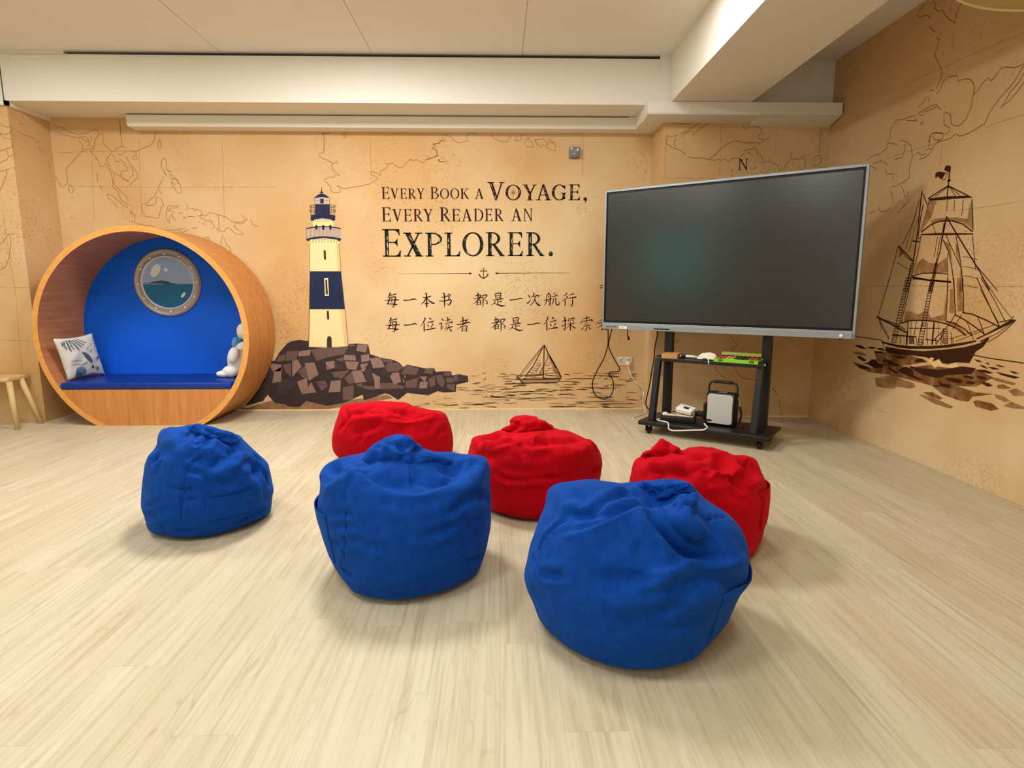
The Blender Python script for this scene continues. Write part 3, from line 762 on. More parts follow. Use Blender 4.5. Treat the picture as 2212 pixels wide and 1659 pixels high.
text_cjk V -487 859 7 -490 826 8 -508 802 6 -537 783 1
text_cjk V -490 815 4 -473 801 12 -463 784 13
text_cjk V -380 880 6 -320 896 10
text_cjk V -361 929 5 -350 918 13 -349 865 8
text_cjk V -413 856 5 -402 852 9 -340 861 9 -291 875 13 -275 869 5
text_cjk V -312 909 6 -306 902 12 -335 863 9 -375 826 6 -412 801 1
text_cjk V -360 837 6 -356 816 9 -361 784 10
text_cjk V -356 832 6 -318 843 9 -310 836 10 -320 783 11
text_cjk V -354 816 4 -322 820 5
text_cjk L 5 -355 793 -322 796
text_cjk V -50 895 6 -3 905 10
text_cjk V -35 928 6 -25 915 12 -27 869 9
text_cjk V -73 865 6 -37 869 9 11 880 11
text_cjk V 4 902 11 -24 856 10 -55 828 6 -77 813 2
text_cjk V -33 855 9 -36 827 10 -37 800 10
text_cjk V -33 848 6 -6 855 9 -2 849 10 -5 805 10
text_cjk L 6 -31 829 -7 832
text_cjk L 6 -32 809 -6 812
text_cjk V 18 902 6 24 870 11 24 827 11 21 777 3
text_cjk V 19 897 7 56 907 12 63 902 11 36 862 6 66 833 11 63 816 11 45 822 2
text_cjk V 139 915 6 146 890 10 148 864 7
text_cjk V 141 913 7 190 922 11 198 916 10 188 870 9
text_cjk L 6 150 892 188 898
text_cjk L 6 150 873 187 876
text_cjk V 115 851 7 166 856 9 212 866 12 220 863 5
text_cjk V 165 853 7 167 807 8
text_cjk V 168 834 6 206 840 9
text_cjk V 142 843 10 132 820 9 99 797 2
text_cjk V 132 822 5 166 806 10 203 793 17 222 794 11 246 802 2
text_cjk V 280 856 6 289 850 11 343 855 9 390 867 11 411 861 6
text_cjk V 473 928 5 486 920 14 474 892 11 441 841 2
text_cjk V 475 875 8 475 833 12 476 790 11
text_cjk V 520 925 5 535 916 12 541 906 13
text_cjk V 502 878 6 536 883 9 568 893 13
text_cjk V 505 861 5 516 842 11 519 835 9
text_cjk V 552 871 5 561 863 12 548 842 7 536 814 3
text_cjk V 486 807 6 531 812 9 574 822 14 588 818 5
text_cjk V 623 880 6 671 895 10
text_cjk V 641 928 6 652 917 12 657 849 10 655 807 11 648 794 9 630 814 2
text_cjk V 619 832 7 632 838 9 672 864 2
text_cjk V 691 910 5 687 883 9
text_cjk V 692 904 6 739 917 11 748 912 9 736 892 2
text_cjk V 710 899 6 695 869 2
text_cjk V 721 900 5 740 879 9
text_cjk V 677 853 6 715 858 7 749 866 10
text_cjk V 705 876 6 709 825 10 707 792 9
text_cjk V 704 850 7 688 828 6 666 811 2
text_cjk V 712 850 5 736 825 11 749 818 10 767 815 2
text_cjk V 831 906 6 899 921 9
text_cjk V 859 938 5 867 924 10 867 893 7
text_cjk V 814 886 6 811 859 9
text_cjk V 815 880 6 870 889 7 919 898 12 929 893 9 909 872 2
text_cjk V 870 884 7 847 861 6 875 859 6 840 833 6 871 837 7 896 844 7
text_cjk V 887 854 5 898 838 9
text_cjk V 866 837 7 869 807 11 861 788 10 845 802 2
text_cjk V 837 826 6 824 805 9 817 797 4
text_cjk V 887 826 5 902 812 11 908 802 10
text_cjk V 997 891 6 1058 907 10
text_cjk V 1015 941 5 1026 930 13 1030 876 8
text_cjk V 965 867 5 977 863 9 1039 872 9 1088 886 13 1104 880 5
text_cjk V 1065 920 6 1072 913 12 1044 874 9 1005 837 6 968 812 1
text_cjk V 1019 848 6 1024 827 9 1021 794 10
text_cjk V 1023 843 6 1062 854 9 1070 847 10 1062 793 11
text_cjk V 1026 826 4 1059 831 5
text_cjk L 5 1026 803 1059 807
text_pier G N 2128 2239 2215 2336
lh_cream P -1832 1665 -1502 1665 -1524 1627 -1519 1366 -1497 1003 -1479 643 -1673 635 -1866 636 -1840 1003 -1815 1366 -1805 1626
lh_cream P -1774 1844 -1669 1860 -1561 1845 -1570 1815 -1571 1785 -1766 1785 -1764 1815
lh_shade P -1524 1627 -1519 1366 -1497 1003 -1479 643 -1515 639 -1542 1003 -1550 1366 -1551 1627
lh_navy P -1815 1366 -1519 1366 -1497 1003 -1840 1003
lh_navy P -1781 1891 -1741 1895 -1735 1990 -1595 1991 -1599 1897 -1550 1889 -1552 1847 -1570 1835 -1600 1853 -1669 1862 -1739 1853 -1768 1834 -1783 1846
lh_navy P -1744 2047 -1702 2077 -1668 2091 -1632 2077 -1592 2048 -1668 2054
lh_navy P -1683 2041 -1652 2041 -1654 1997 -1685 1997
lh_navy L 7 -1668 2090 -1667 2119
lh_navy L 3 -1667 2119 -1666 2150
lh_navy P -1683 2100 -1667 2108 -1651 2100 -1652 2095 -1684 2095
lh_navy L 11 -1832 1763 -1787 1774 -1725 1781 -1664 1784 -1603 1782 -1542 1774 -1502 1765
lh_navy P -1833 1672 -1756 1689 -1668 1695 -1581 1689 -1501 1672 -1506 1657 -1522 1646 -1547 1665 -1669 1681 -1792 1665 -1815 1646 -1831 1656
lh_navy P -1742 1797 -1721 1797 -1722 1776 -1723 1755 -1744 1755
lh_navy P -1676 1797 -1656 1797 -1657 1776 -1658 1755 -1679 1755
lh_navy P -1609 1797 -1588 1797 -1589 1777 -1590 1755 -1611 1755
lh_grey P -1738 2047 -1668 2054 -1592 2048 -1595 1992 -1737 1992
lh_grey P -1832 1763 -1751 1780 -1664 1785 -1577 1780 -1502 1764 -1503 1674 -1581 1689 -1668 1694 -1756 1689 -1834 1672
lh_grey P -1658 695 -1648 695 -1649 643 -1662 643
lh_line L 3 -1734 2049 -1737 1992
lh_line L 3 -1712 2049 -1715 1992
lh_line L 3 -1686 2049 -1689 1992
lh_line L 3 -1651 2049 -1654 1992
lh_line L 3 -1621 2049 -1624 1992
lh_line L 3 -1596 2050 -1598 1992
lh_line L 3 -1737 2022 -1593 2023
lh_line L 3 -1686 1960 -1714 1961 -1739 1962 -1760 1965 -1776 1967 -1786 1970 -1789 1973
lh_line L 3 -1538 1974 -1541 1971 -1551 1968 -1567 1965 -1589 1963 -1614 1961 -1642 1960
lh_line L 3 -1789 1973 -1786 1976 -1776 1979 -1759 1982 -1738 1984 -1713 1986 -1685 1987
lh_line L 3 -1641 1987 -1613 1986 -1588 1985 -1567 1982 -1551 1980 -1541 1977 -1538 1974
lh_line L 3 -1688 1916 -1716 1917 -1741 1918 -1763 1921 -1778 1923 -1788 1926 -1792 1929
lh_line L 3 -1540 1930 -1543 1927 -1553 1924 -1569 1921 -1591 1919 -1616 1917 -1644 1916
lh_line L 3 -1792 1929 -1788 1932 -1778 1935 -1762 1938 -1740 1940 -1715 1942 -1687 1943
lh_line L 3 -1643 1943 -1615 1942 -1590 1941 -1569 1938 -1553 1936 -1543 1933 -1540 1930
lh_line L 3 -1778 1976 -1782 1891
lh_line L 3 -1766 1976 -1770 1891
lh_line L 3 -1745 1976 -1749 1891
lh_line L 3 -1581 1976 -1585 1892
lh_line L 3 -1561 1976 -1565 1892
lh_line L 3 -1549 1976 -1553 1892
lh_line L 3 -1825 1765 -1830 1672
lh_line L 3 -1813 1768 -1818 1674
lh_line L 3 -1801 1770 -1806 1677
lh_line L 3 -1788 1773 -1793 1679
lh_line L 3 -1776 1774 -1781 1682
lh_line L 3 -1764 1776 -1769 1685
lh_line L 3 -1752 1778 -1756 1686
lh_line L 3 -1739 1779 -1744 1688
lh_line L 3 -1727 1781 -1732 1689
lh_line L 3 -1715 1781 -1719 1691
lh_line L 3 -1702 1782 -1707 1692
lh_line L 3 -1690 1782 -1695 1692
lh_line L 3 -1678 1783 -1682 1693
lh_line L 3 -1666 1783 -1670 1693
lh_line L 3 -1654 1783 -1658 1693
lh_line L 3 -1641 1783 -1646 1693
lh_line L 3 -1629 1782 -1634 1692
lh_line L 3 -1617 1782 -1621 1691
lh_line L 3 -1605 1781 -1609 1690
lh_line L 3 -1593 1780 -1597 1688
lh_line L 3 -1581 1778 -1585 1687
lh_line L 3 -1568 1778 -1573 1685
lh_line L 3 -1556 1776 -1560 1683
lh_line L 3 -1544 1773 -1548 1681
lh_line L 3 -1532 1772 -1536 1678
lh_line L 3 -1520 1769 -1524 1676
lh_line L 3 -1508 1767 -1512 1673
lh_line L 4 -1806 1661 -1796 1630
lh_line L 4 -1776 1661 -1769 1631
lh_line L 4 -1746 1662 -1741 1633
lh_line L 4 -1716 1663 -1713 1635
lh_line L 4 -1686 1664 -1686 1637
lh_line L 4 -1657 1665 -1659 1637
lh_line L 4 -1627 1664 -1632 1635
lh_line L 4 -1597 1664 -1604 1633
lh_line L 4 -1567 1663 -1577 1632
lh_line L 4 -1538 1662 -1550 1630
lh_line L 3 -1756 1853 -1751 1832
lh_line L 3 -1738 1853 -1733 1831
lh_line L 3 -1720 1853 -1717 1830
lh_line L 3 -1702 1853 -1700 1829
lh_line L 3 -1683 1853 -1683 1828
lh_line L 3 -1665 1853 -1666 1828
lh_line L 3 -1647 1853 -1650 1828
lh_line L 3 -1628 1853 -1632 1829
lh_line L 3 -1610 1853 -1616 1830
lh_line L 3 -1592 1853 -1599 1831
lh_line L 3 -1574 1853 -1582 1832
lh_line P -1866 637 -1833 1083 -1830 1083 -1863 637
lh_line V -1805 1626 3 -1815 1366 3 -1840 1003 4 -1866 636 4
lh_line V -1524 1627 3 -1519 1366 3 -1497 1003 4 -1479 643 4
lh_dark P -1675 1563 -1655 1563 -1655 1477 -1675 1477
lh_dark P -1672 1285 -1655 1286 -1654 1147 -1674 1146
lh_dark P -1673 987 -1652 987 -1651 904 -1673 902
lh_dark P -1689 632 -1683 718 -1673 738 -1659 741 -1644 735 -1638 718 -1640 628
lh_frame P -1683 1299 -1645 1301 -1644 1133 -1683 1132
rock_shade P -2501 25 -2394 66 -2218 113 -1988 88 -1523 98 -1114 156 -1056 120 -1526 38 -1760 4 -2572 5 -2570 37
rock_dark P -2570 37 -2522 55 -2460 125 -2372 231 -2307 348 -2267 442 -2252 494 -2206 500 -2155 581 -2070 673 -2023 694 -1954 703 -1863 693 -1864 634 -1672 624 -1479 639 -1476 660 -1453 665 -1384 667 -1283 657 -1267 561 -1159 526 -1045 506 -988 479 -943 432 -907 458 -735 420 -642 423 -625 384 -549 390 -474 390 -466 348 -399 360 -309 342 -304 283 -424 254 -430 183 -542 175 -611 189 -706 148 -869 167 -915 173 -1005 102 -1102 162 -1136 168 -1348 97 -1358 157 -1547 74 -1711 45 -1918 94 -1991 34 -2106 41 -2117 59 -2232 77 -2296 160 -2346 95 -2452 66
rock_light P -1966 592 -1845 609 -1859 551 -1974 540
rock_light P -2264 477 -2139 459 -2155 395 -2235 395
rock_light P -2218 395 -2141 441 -2155 289 -2242 278
rock_light P -2034 499 -1982 511 -1945 441 -2043 336
rock_light P -1915 476 -1817 481 -1783 359 -1878 300
rock_light P -2000 289 -1900 330 -1893 230 -1960 171
rock_light P -1893 230 -1861 288 -1815 182 -1960 165
rock_light P -1665 294 -1566 305 -1577 187 -1693 182
rock_light P -1708 487 -1621 498 -1621 428 -1700 407
rock_light P -1521 556 -1414 550 -1408 498 -1529 504
rock_light P -1518 492 -1380 486 -1412 404 -1498 416
rock_light P -1458 393 -1360 404 -1316 286 -1423 275
rock_light P -1360 550 -1279 565 -1276 497 -1357 480
rock_light P -1275 521 -1171 532 -1125 433 -1244 421
rock_light P -1387 660 -1287 655 -1309 579 -1404 596
rock_light P -1369 463 -1288 474 -1337 386 -1360 404
rock_light P -1257 378 -1177 333 -1187 215 -1234 215 -1237 298
rock_light P -1060 374 -991 380 -972 285 -1041 256 -1079 333
rock_light P -789 338 -713 337 -738 284
rock_light P -784 285 -708 287 -716 219 -797 220
rock_light P -933 368 -922 332 -940 321
rock_light P -957 321 -935 285 -947 273
rock_mid P -2086 592 -1971 598 -1993 511 -2097 494
rock_mid P -2157 552 -2093 563 -2103 502 -2201 486
rock_mid P -1695 626 -1477 634 -1520 562 -1688 533 -1793 493 -1845 603 -1798 620
rock_mid P -1531 323 -1459 387 -1425 275 -1481 258
rock_mid P -1154 520 -1045 505 -1057 479 -1143 485
rock_mid P -1101 476 -999 479 -1037 391 -1141 380
rock_mid P -999 479 -945 426 -1014 385 -1034 391
rock_mid P -913 455 -792 420 -817 353 -974 365
rock_mid P -723 420 -638 422 -664 361 -747 376
rock_mid P -622 351 -567 355 -537 284 -610 276
rock_mid P -538 384 -474 387 -483 343 -550 346
rock_mid P -446 343 -396 356 -411 283 -452 307
rock_mid P -1552 234 -1440 252 -1453 109 -1555 100
rock_mid P -1815 288 -1722 300 -1696 241 -1762 200
rock_mid P -1982 394 -1899 458 -1875 300 -1951 341
rock_mid P -929 285 -795 332 -820 226 -925 226
rock_mid P -702 314 -632 343 -634 249 -686 225
rock_mid P -1655 382 -1568 393 -1475 404 -1560 317 -1628 335
rock_mid P -2128 459 -2047 476 -2055 336 -2109 395
rock_mid P -1179 274 -1063 274 -937 238 -949 220 -1193 209
rock_mid P -1476 658 -1430 665 -1402 643 -1465 637
rock_mid P -527 319 -469 331 -435 283 -517 272
rock_mid P -517 260 -435 260 -442 189 -517 219
rock_mid P -610 272 -534 284 -564 225
rock_mid P -1574 521 -1527 533 -1541 486 -1609 510
rock_mid P -1354 251 -1227 239 -1240 204 -1344 216
rock_mid P -1423 263 -1353 275 -1367 228
rock_blue P -2183 301 -2090 318 -2116 177 -2205 172
rock_blue P -1621 498 -1548 457 -1555 416 -1619 422
rock_blue P -2090 318 -2011 289 -2038 230 -2108 207
rock_blue P -1116 427 -1090 333 -1165 345
rock_blue P -410 348 -312 340 -318 289 -411 283
rock_blue P -1287 648 -1270 561 -1305 573
rock_blue P -793 416 -747 402 -806 355
rock_blue P -1497 568 -1461 602 -1427 596 -1406 558
rock_blue P -1975 522 -1848 545 -1810 499 -1967 464
rock_blue P -1337 392 -1266 439 -1237 286 -1307 275
rock_line L 5 -1848 545 -1827 510
rock_line L 5 -1694 405 -1510 399 -1605 334
rock_line L 5 -1793 493 -1693 440 -1630 299
rock_line L 5 -1392 463 -1359 416 -1277 462
rock_line L 5 -1835 347 -1816 276 -1701 252
rock_line L 5 -1577 187 -1540 252 -1446 275
rock_line L 5 -1129 392 -1109 298
rock_line L 5 -818 344 -797 226
rock_line L 3 -1689 628 -1699 545 -1677 522
rock_line L 3 -1626 628 -1624 562
water V 610 222 2 646 226 7 682 222 9 719 224 7 755 223 2
water V 490 317 2 500 316 3 510 315 4 521 316 3 531 316 2
water V -669 83 2 -658 84 4 -646 83 5 -635 84 4 -623 84 2
water V -398 283 2 -388 282 5 -379 286 7 -369 285 5 -360 283 2
water V -434 205 2 -408 206 3 -382 205 4 -356 205 3 -330 208 2
water V 1302 306 2 1321 308 7 1341 305 9 1360 307 7 1379 307 2
water V 425 366 2 452 367 4 479 365 5 506 367 4 533 366 2
water V -100 229 2 -70 229 4 -40 227 5 -10 231 4 21 228 2
water V 510 20 2 563 20 3 616 21 4 669 23 3 722 22 2
water V 161 309 2 188 310 5 215 309 7 241 306 5 268 308 2
water V 742 256 2 754 254 7 765 253 9 776 254 7 788 255 2
water V 914 164 2 928 164 4 942 165 5 957 165 4 971 165 2
water V 4 202 2 36 204 7 68 207 9 100 208 7 132 204 2
water V 109 351 2 128 354 3 147 354 4 167 354 3 186 353 2
water V 18 356 2 33 356 4 48 356 5 62 355 4 77 356 2
water V 508 30 2 557 27 8 606 32 9 656 26 8 705 26 2
water V 67 121 2 113 122 3 159 119 4 205 120 3 251 122 2
water V -76 25 2 -61 28 7 -47 25 9 -32 24 7 -18 25 2
water V 224 161 2 253 160 3 282 161 4 311 162 3 340 164 2
water V 603 117 2 629 117 3 655 118 4 681 118 3 706 115 2
water V 1073 340 2 1095 338 7 1117 336 9 1140 340 7 1162 340 2
water V 678 47 2 706 49 4 735 48 5 764 47 4 792 47 2
water V 47 63 2 80 62 5 114 60 7 148 64 5 182 65 2
water V 1049 17 2 1065 16 8 1081 15 10 1097 16 8 1113 17 2
water V 1427 72 2 1455 71 3 1483 70 4 1511 70 3 1540 69 2
water V 584 153 2 615 148 7 647 152 9 678 153 7 710 153 2
water V 352 158 2 382 159 5 413 157 7 443 158 5 474 157 2
water V 906 216 2 920 214 5 934 215 7 948 213 5 961 216 2
water V 777 69 2 797 72 7 816 70 9 835 68 7 854 66 2
water V 640 251 2 673 253 5 706 250 7 739 250 5 772 251 2
water V -144 126 2 -102 124 3 -61 124 4 -19 121 3 23 120 2
water V -272 265 2 -252 267 7 -232 262 9 -212 266 7 -192 261 2
water V 295 319 2 321 320 4 348 321 5 374 320 4 400 321 2
water V 495 59 2 533 58 4 571 59 5 609 60 4 647 59 2
water V -256 53 2 -218 51 4 -180 53 5 -143 52 4 -105 53 2
water V -279 341 2 -264 340 3 -249 341 4 -233 341 3 -218 340 2
water V 650 352 2 666 354 7 682 352 9 698 350 7 714 350 2
water V 135 218 2 149 216 3 164 218 4 178 217 3 192 216 2
water V 86 136 2 108 141 7 130 138 9 152 141 7 174 141 2
water V 355 196 2 375 196 7 396 193 9 417 195 7 437 196 2
water V 658 305 2 680 305 4 702 305 5 724 308 4 747 308 2
water V -350 46 2 -298 46 3 -247 48 4 -196 49 3 -145 48 2
water V 1058 232 2 1069 236 7 1081 233 9 1093 234 7 1105 231 2
water V 900 255 2 926 257 5 952 258 7 978 257 5 1003 258 2
water V 504 189 2 531 189 4 558 190 5 585 190 4 613 189 2
water V -255 181 2 -223 180 3 -192 179 4 -161 178 3 -130 177 2
water V 934 364 2 959 364 4 984 362 5 1009 364 4 1034 366 2
water V 59 98 2 72 96 7 85 97 9 99 94 7 112 97 2
water V 1008 337 2 1018 336 7 1029 337 9 1039 337 7 1049 339 2
water V 33 313 2 60 312 5 88 310 7 115 310 5 142 312 2
water V 686 32 2 711 32 8 736 28 10 761 30 8 786 30 2
water V 1426 104 2 1437 103 3 1447 104 4 1458 103 3 1469 102 2
water V 148 344 2 176 340 7 204 341 9 232 339 7 259 343 2
water V 983 167 2 993 167 4 1004 169 5 1014 168 4 1025 169 2
water V 67 212 2 87 210 5 108 211 7 129 212 5 150 210 2
water V -381 283 2 -367 282 3 -353 284 4 -339 283 3 -326 283 2
water V 912 175 2 932 173 4 951 176 5 971 175 4 990 173 2
water V 375 124 2 420 122 4 465 122 5 510 122 4 555 122 2
water V -256 201 2 -233 199 7 -211 200 9 -188 198 7 -165 199 2
water V 1358 7 2 1401 8 4 1444 7 5 1487 5 4 1529 7 2
water V 913 163 2 946 165 4 979 164 5 1011 161 4 1044 161 2
water V -743 67 2 -730 67 5 -717 66 7 -704 66 5 -691 64 2
water V -478 51 2 -458 51 5 -438 50 7 -418 51 5 -398 48 2
water V 313 90 2 354 92 4 396 92 5 437 92 4 478 90 2
water V 50 173 2 84 174 4 118 171 5 152 174 4 187 174 2
water V 442 186 2 473 184 5 505 180 7 536 181 5 567 180 2
water V 1002 207 2 1020 208 4 1039 206 5 1058 209 4 1076 208 2
water V 1269 167 2 1301 170 5 1333 169 7 1366 169 5 1398 167 2
water V -271 56 2 -246 57 5 -220 56 7 -195 57 5 -170 59 2
water V -150 248 2 -125 248 4 -100 251 5 -75 252 4 -50 251 2
water V 609 190 2 649 189 7 689 195 9 729 196 7 769 192 2
water V -648 55 2 -612 57 4 -576 57 5 -540 58 4 -504 58 2
water V 439 266 2 456 265 5 474 264 7 491 264 5 508 263 2
water V 1128 237 2 1156 236 3 1184 235 4 1211 235 3 1239 235 2
water V 1060 126 2 1085 126 7 1110 122 9 1135 121 7 1160 123 2
water V 562 247 2 578 248 3 593 248 4 609 246 3 625 246 2
water V -558 115 2 -531 115 3 -503 114 4 -476 115 3 -448 115 2
water V 370 203 2 406 206 7 443 205 9 480 204 7 517 207 2
water V 1251 288 2 1282 291 5 1314 287 7 1346 289 5 1377 289 2
water V 1105 332 2 1136 328 5 1166 327 7 1196 327 5 1227 326 2
water V 6 226 2 27 229 4 48 226 5 69 226 4 90 229 2
water V 681 113 2 710 116 3 739 114 4 767 114 3 796 115 2
water V 181 348 2 204 349 3 228 347 4 251 347 3 274 346 2
water V 38 365 2 49 366 3 59 365 4 69 365 3 80 363 2
water V -136 27 2 -108 29 5 -80 28 7 -52 26 5 -24 23 2
water V 950 140 2 987 138 3 1024 137 4 1061 138 3 1098 136 2
water V -450 227 2 -412 225 4 -374 222 5 -335 222 4 -297 220 2
water V 547 108 2 560 110 4 573 108 5 586 109 4 600 109 2
water V 1134 267 2 1144 265 4 1154 266 5 1164 266 4 1174 267 2
water V 887 220 2 899 220 3 910 221 4 921 219 3 933 220 2
water V 771 199 2 804 201 7 837 200 9 869 201 7 902 203 2
water V -103 99 2 -56 99 3 -9 99 4 38 100 3 85 101 2
water V 129 268 2 139 269 4 149 270 5 160 269 4 170 269 2
water V -127 183 2 -87 181 4 -48 180 5 -9 182 4 31 181 2
water V 182 237 2 193 239 5 204 238 7 214 240 5 225 239 2
water V -381 192 2 -343 191 4 -305 191 5 -267 191 4 -229 188 2
water V 1268 281 2 1282 279 5 1296 281 7 1309 281 5 1323 280 2
water V 1327 10 2 1366 9 5 1406 9 7 1445 9 5 1484 7 2
water V 429 326 2 437 326 7 444 328 9 451 327 7 459 323 2
water V 1079 354 2 1102 355 4 1125 354 5 1148 352 4 1171 352 2
water V 288 181 2 306 184 7 324 183 9 342 182 7 360 179 2
water V 529 199 2 551 197 3 574 197 4 596 197 3 618 198 2
water V 32 111 2 63 114 3 95 112 4 127 112 3 158 114 2
water V 1301 336 2 1320 335 7 1340 336 9 1360 334 7 1379 337 2
water V 602 187 2 616 192 7 630 187 9 644 192 7 658 189 2
water V -864 38 2 -843 37 5 -822 37 7 -801 37 5 -780 40 2
water V -100 138 2 -80 136 7 -60 132 9 -40 131 7 -19 134 2
water V 226 310 2 256 312 3 287 312 4 317 313 3 348 311 2
water V -413 14 2 -375 14 4 -337 14 5 -299 11 4 -261 9 2
water V 380 286 2 411 288 5 441 289 7 472 288 5 503 287 2
water V -176 130 2 -160 130 4 -144 128 5 -128 129 4 -112 131 2
water V 1419 199 2 1456 197 4 1493 198 5 1531 195 4 1568 196 2
water V 540 197 2 550 196 5 560 198 7 570 194 5 580 198 2
water V 993 318 2 1000 317 4 1008 315 5 1015 316 4 1023 314 2
water V -138 210 2 -112 212 5 -87 211 7 -61 209 5 -35 210 2
water V 866 15 2 899 15 4 933 16 5 967 18 4 1001 17 2
water V -51 127 2 -22 122 7 7 128 9 37 126 7 66 123 2
water V 722 268 2 747 267 7 771 272 9 796 271 7 820 271 2
water V 617 154 2 651 154 4 685 154 5 719 155 4 753 156 2
water V 427 106 2 461 106 4 495 105 5 529 105 4 563 106 2
water V 458 273 2 485 274 3 511 275 4 538 274 3 565 275 2
water V -874 22 2 -845 22 4 -817 21 5 -789 22 4 -760 23 2
water V 1417 120 2 1449 122 5 1481 121 7 1513 120 5 1545 123 2
water V 1426 262 2 1451 262 3 1476 263 4 1501 264 3 1526 263 2
water V 1292 56 2 1310 54 8 1328 56 10 1346 53 8 1363 53 2
water V 1058 92 2 1086 93 7 1115 93 9 1143 90 7 1172 92 2
water V -360 70 2 -334 69 3 -309 71 4 -283 71 3 -258 71 2
water V 614 203 2 643 204 4 672 201 5 701 204 4 731 202 2
water V 1275 119 2 1286 117 5 1296 119 7 1307 119 5 1317 116 2
water V 51 147 2 82 145 7 112 149 9 143 148 7 173 148 2
water V -239 194 2 -207 194 5 -176 192 7 -145 193 5 -113 194 2
water V -204 229 2 -181 229 5 -157 230 7 -133 231 5 -110 232 2
water V 591 160 2 628 155 5 665 156 7 701 157 5 738 157 2
water V 168 103 2 207 104 5 247 106 7 286 106 5 325 107 2
water V 57 208 2 70 211 7 84 209 9 97 210 7 110 209 2
water V 1013 45 2 1043 44 5 1073 47 7 1103 45 5 1134 44 2
water V 416 354 2 423 352 7 431 350 9 438 355 7 445 355 2
water V 281 272 2 297 272 4 312 269 5 328 272 4 344 270 2
water V -157 312 2 -149 311 7 -141 309 9 -133 309 7 -125 305 2
water V 1087 248 2 1115 245 5 1142 249 7 1170 249 5 1198 249 2
water V -89 141 2 -80 139 7 -70 140 9 -61 145 7 -51 140 2
water V 753 55 2 795 57 5 838 56 7 880 56 5 923 56 2
water V 1056 24 2 1074 22 8 1092 22 10 1110 20 8 1127 21 2
water V 178 151 2 212 151 4 245 150 5 279 151 4 312 148 2
water V 833 204 2 843 203 7 853 201 9 863 199 7 873 201 2
water V -65 125 2 -30 129 5 5 128 7 41 130 5 76 127 2
water V -294 159 2 -260 157 5 -226 155 7 -191 156 5 -157 155 2
water V 732 365 2 759 366 4 786 364 5 814 366 4 841 365 2
water V -15 333 2 16 333 3 47 333 4 78 334 3 109 333 2
water V 1136 75 2 1153 75 3 1170 76 4 1187 76 3 1204 76 2
water V 1428 100 2 1452 102 4 1477 102 5 1501 102 4 1526 99 2
water V 563 296 2 573 294 5 583 295 7 594 294 5 604 295 2
water V 62 351 2 81 349 3 100 349 4 119 352 3 138 351 2
water V 1089 329 2 1120 327 7 1151 329 9 1182 331 7 1213 328 2
water V 702 145 2 721 147 5 740 144 7 759 144 5 777 146 2
water V 6 365 2 14 364 3 23 365 4 32 364 3 40 363 2
water V 346 352 2 370 352 5 394 353 7 418 350 5 442 350 2
water V 1438 99 2 1452 102 8 1466 98 9 1479 104 8 1493 100 2
water V 388 304 2 405 302 5 421 303 7 438 303 5 454 300 2
water V -241 273 2 -224 274 4 -208 274 5 -191 276 4 -174 276 2
water V 322 332 2 339 332 3 356 329 4 373 329 3 390 330 2
water V 15 366 2 23 365 3 30 364 4 38 365 3 46 364 2
water V 1034 55 2 1047 55 8 1061 54 10 1074 49 8 1088 54 2
water V 213 158 2 244 157 4 276 156 5 307 157 4 338 154 2
water V -574 46 2 -533 43 7 -492 45 9 -452 46 7 -411 45 2
water V 1318 355 2 1336 355 7 1355 353 9 1373 358 7 1391 356 2
water V 849 12 2 874 8 8 899 12 10 923 5 8 948 8 2
water V 1180 297 2 1204 298 4 1228 296 5 1252 298 4 1276 295 2
water V -66 132 2 -28 130 7 11 130 9 49 127 7 88 132 2
water V 479 340 2 503 343 4 528 340 5 552 340 4 577 344 2
water V 1028 32 2 1046 30 5 1064 31 7 1083 35 5 1101 35 2
water V 1173 242 2 1199 248 7 1225 246 9 1251 245 7 1277 246 2
water V 878 311 2 896 310 3 913 309 4 931 310 3 949 311 2
water V 1050 308 2 1061 309 7 1072 308 9 1084 307 7 1095 309 2
water V -168 367 2 -157 369 5 -147 370 7 -136 369 5 -126 368 2
water V 22 167 2 35 166 3 49 167 4 62 165 3 76 166 2
water V -176 65 2 -132 67 7 -87 67 9 -43 68 7 1 66 2
water V 195 255 2 219 256 5 244 258 7 268 257 5 292 259 2
water V -263 54 2 -236 55 5 -208 59 7 -181 57 5 -153 59 2
water V 1091 306 2 1099 307 3 1106 305 4 1113 305 3 1120 308 2
water V 396 157 2 418 156 7 439 160 9 461 159 7 482 160 2
water V 287 98 2 306 96 3 324 95 4 343 94 3 362 95 2
water V -394 19 2 -367 17 4 -340 20 5 -313 16 4 -287 17 2
water V 1271 96 2 1307 93 8 1342 95 9 1377 89 8 1413 88 2
water V -785 59 2 -761 56 3 -736 57 4 -712 58 3 -687 57 2
water V 472 147 2 492 146 5 512 147 7 532 146 5 552 144 2
water V 393 186 2 430 186 3 466 184 4 503 184 3 539 182 2
water V 794 23 2 810 25 3 826 23 4 842 25 3 858 25 2
water V 271 164 2 297 164 3 322 163 4 348 163 3 374 164 2
water V -374 56 2 -323 55 4 -273 56 5 -223 56 4 -172 54 2
water V 1030 365 2 1082 364 7 1135 364 8 1187 363 7 1239 364 2
water V 845 339 2 926 339 7 1007 341 8 1089 336 7 1170 340 2
water V 104 303 2 173 303 7 243 304 8 312 304 7 382 305 2
water V 706 312 2 776 312 7 845 310 8 915 312 7 985 308 2
water V 801 217 2 905 219 7 1010 216 8 1115 213 7 1220 218 2
water V 58 181 2 150 179 7 243 182 8 336 180 7 429 181 2
water V 197 116 2 266 114 7 336 114 9 406 116 7 476 114 2
water V 756 75 2 885 73 7 1013 77 9 1142 76 7 1271 74 2
water V 990 57 2 1084 53 7 1178 55 9 1272 52 7 1366 54 2
water V 567 284 2 625 282 7 683 285 8 741 280 7 799 280 2
water V 872 123 2 942 123 7 1012 120 9 1083 119 7 1153 120 2
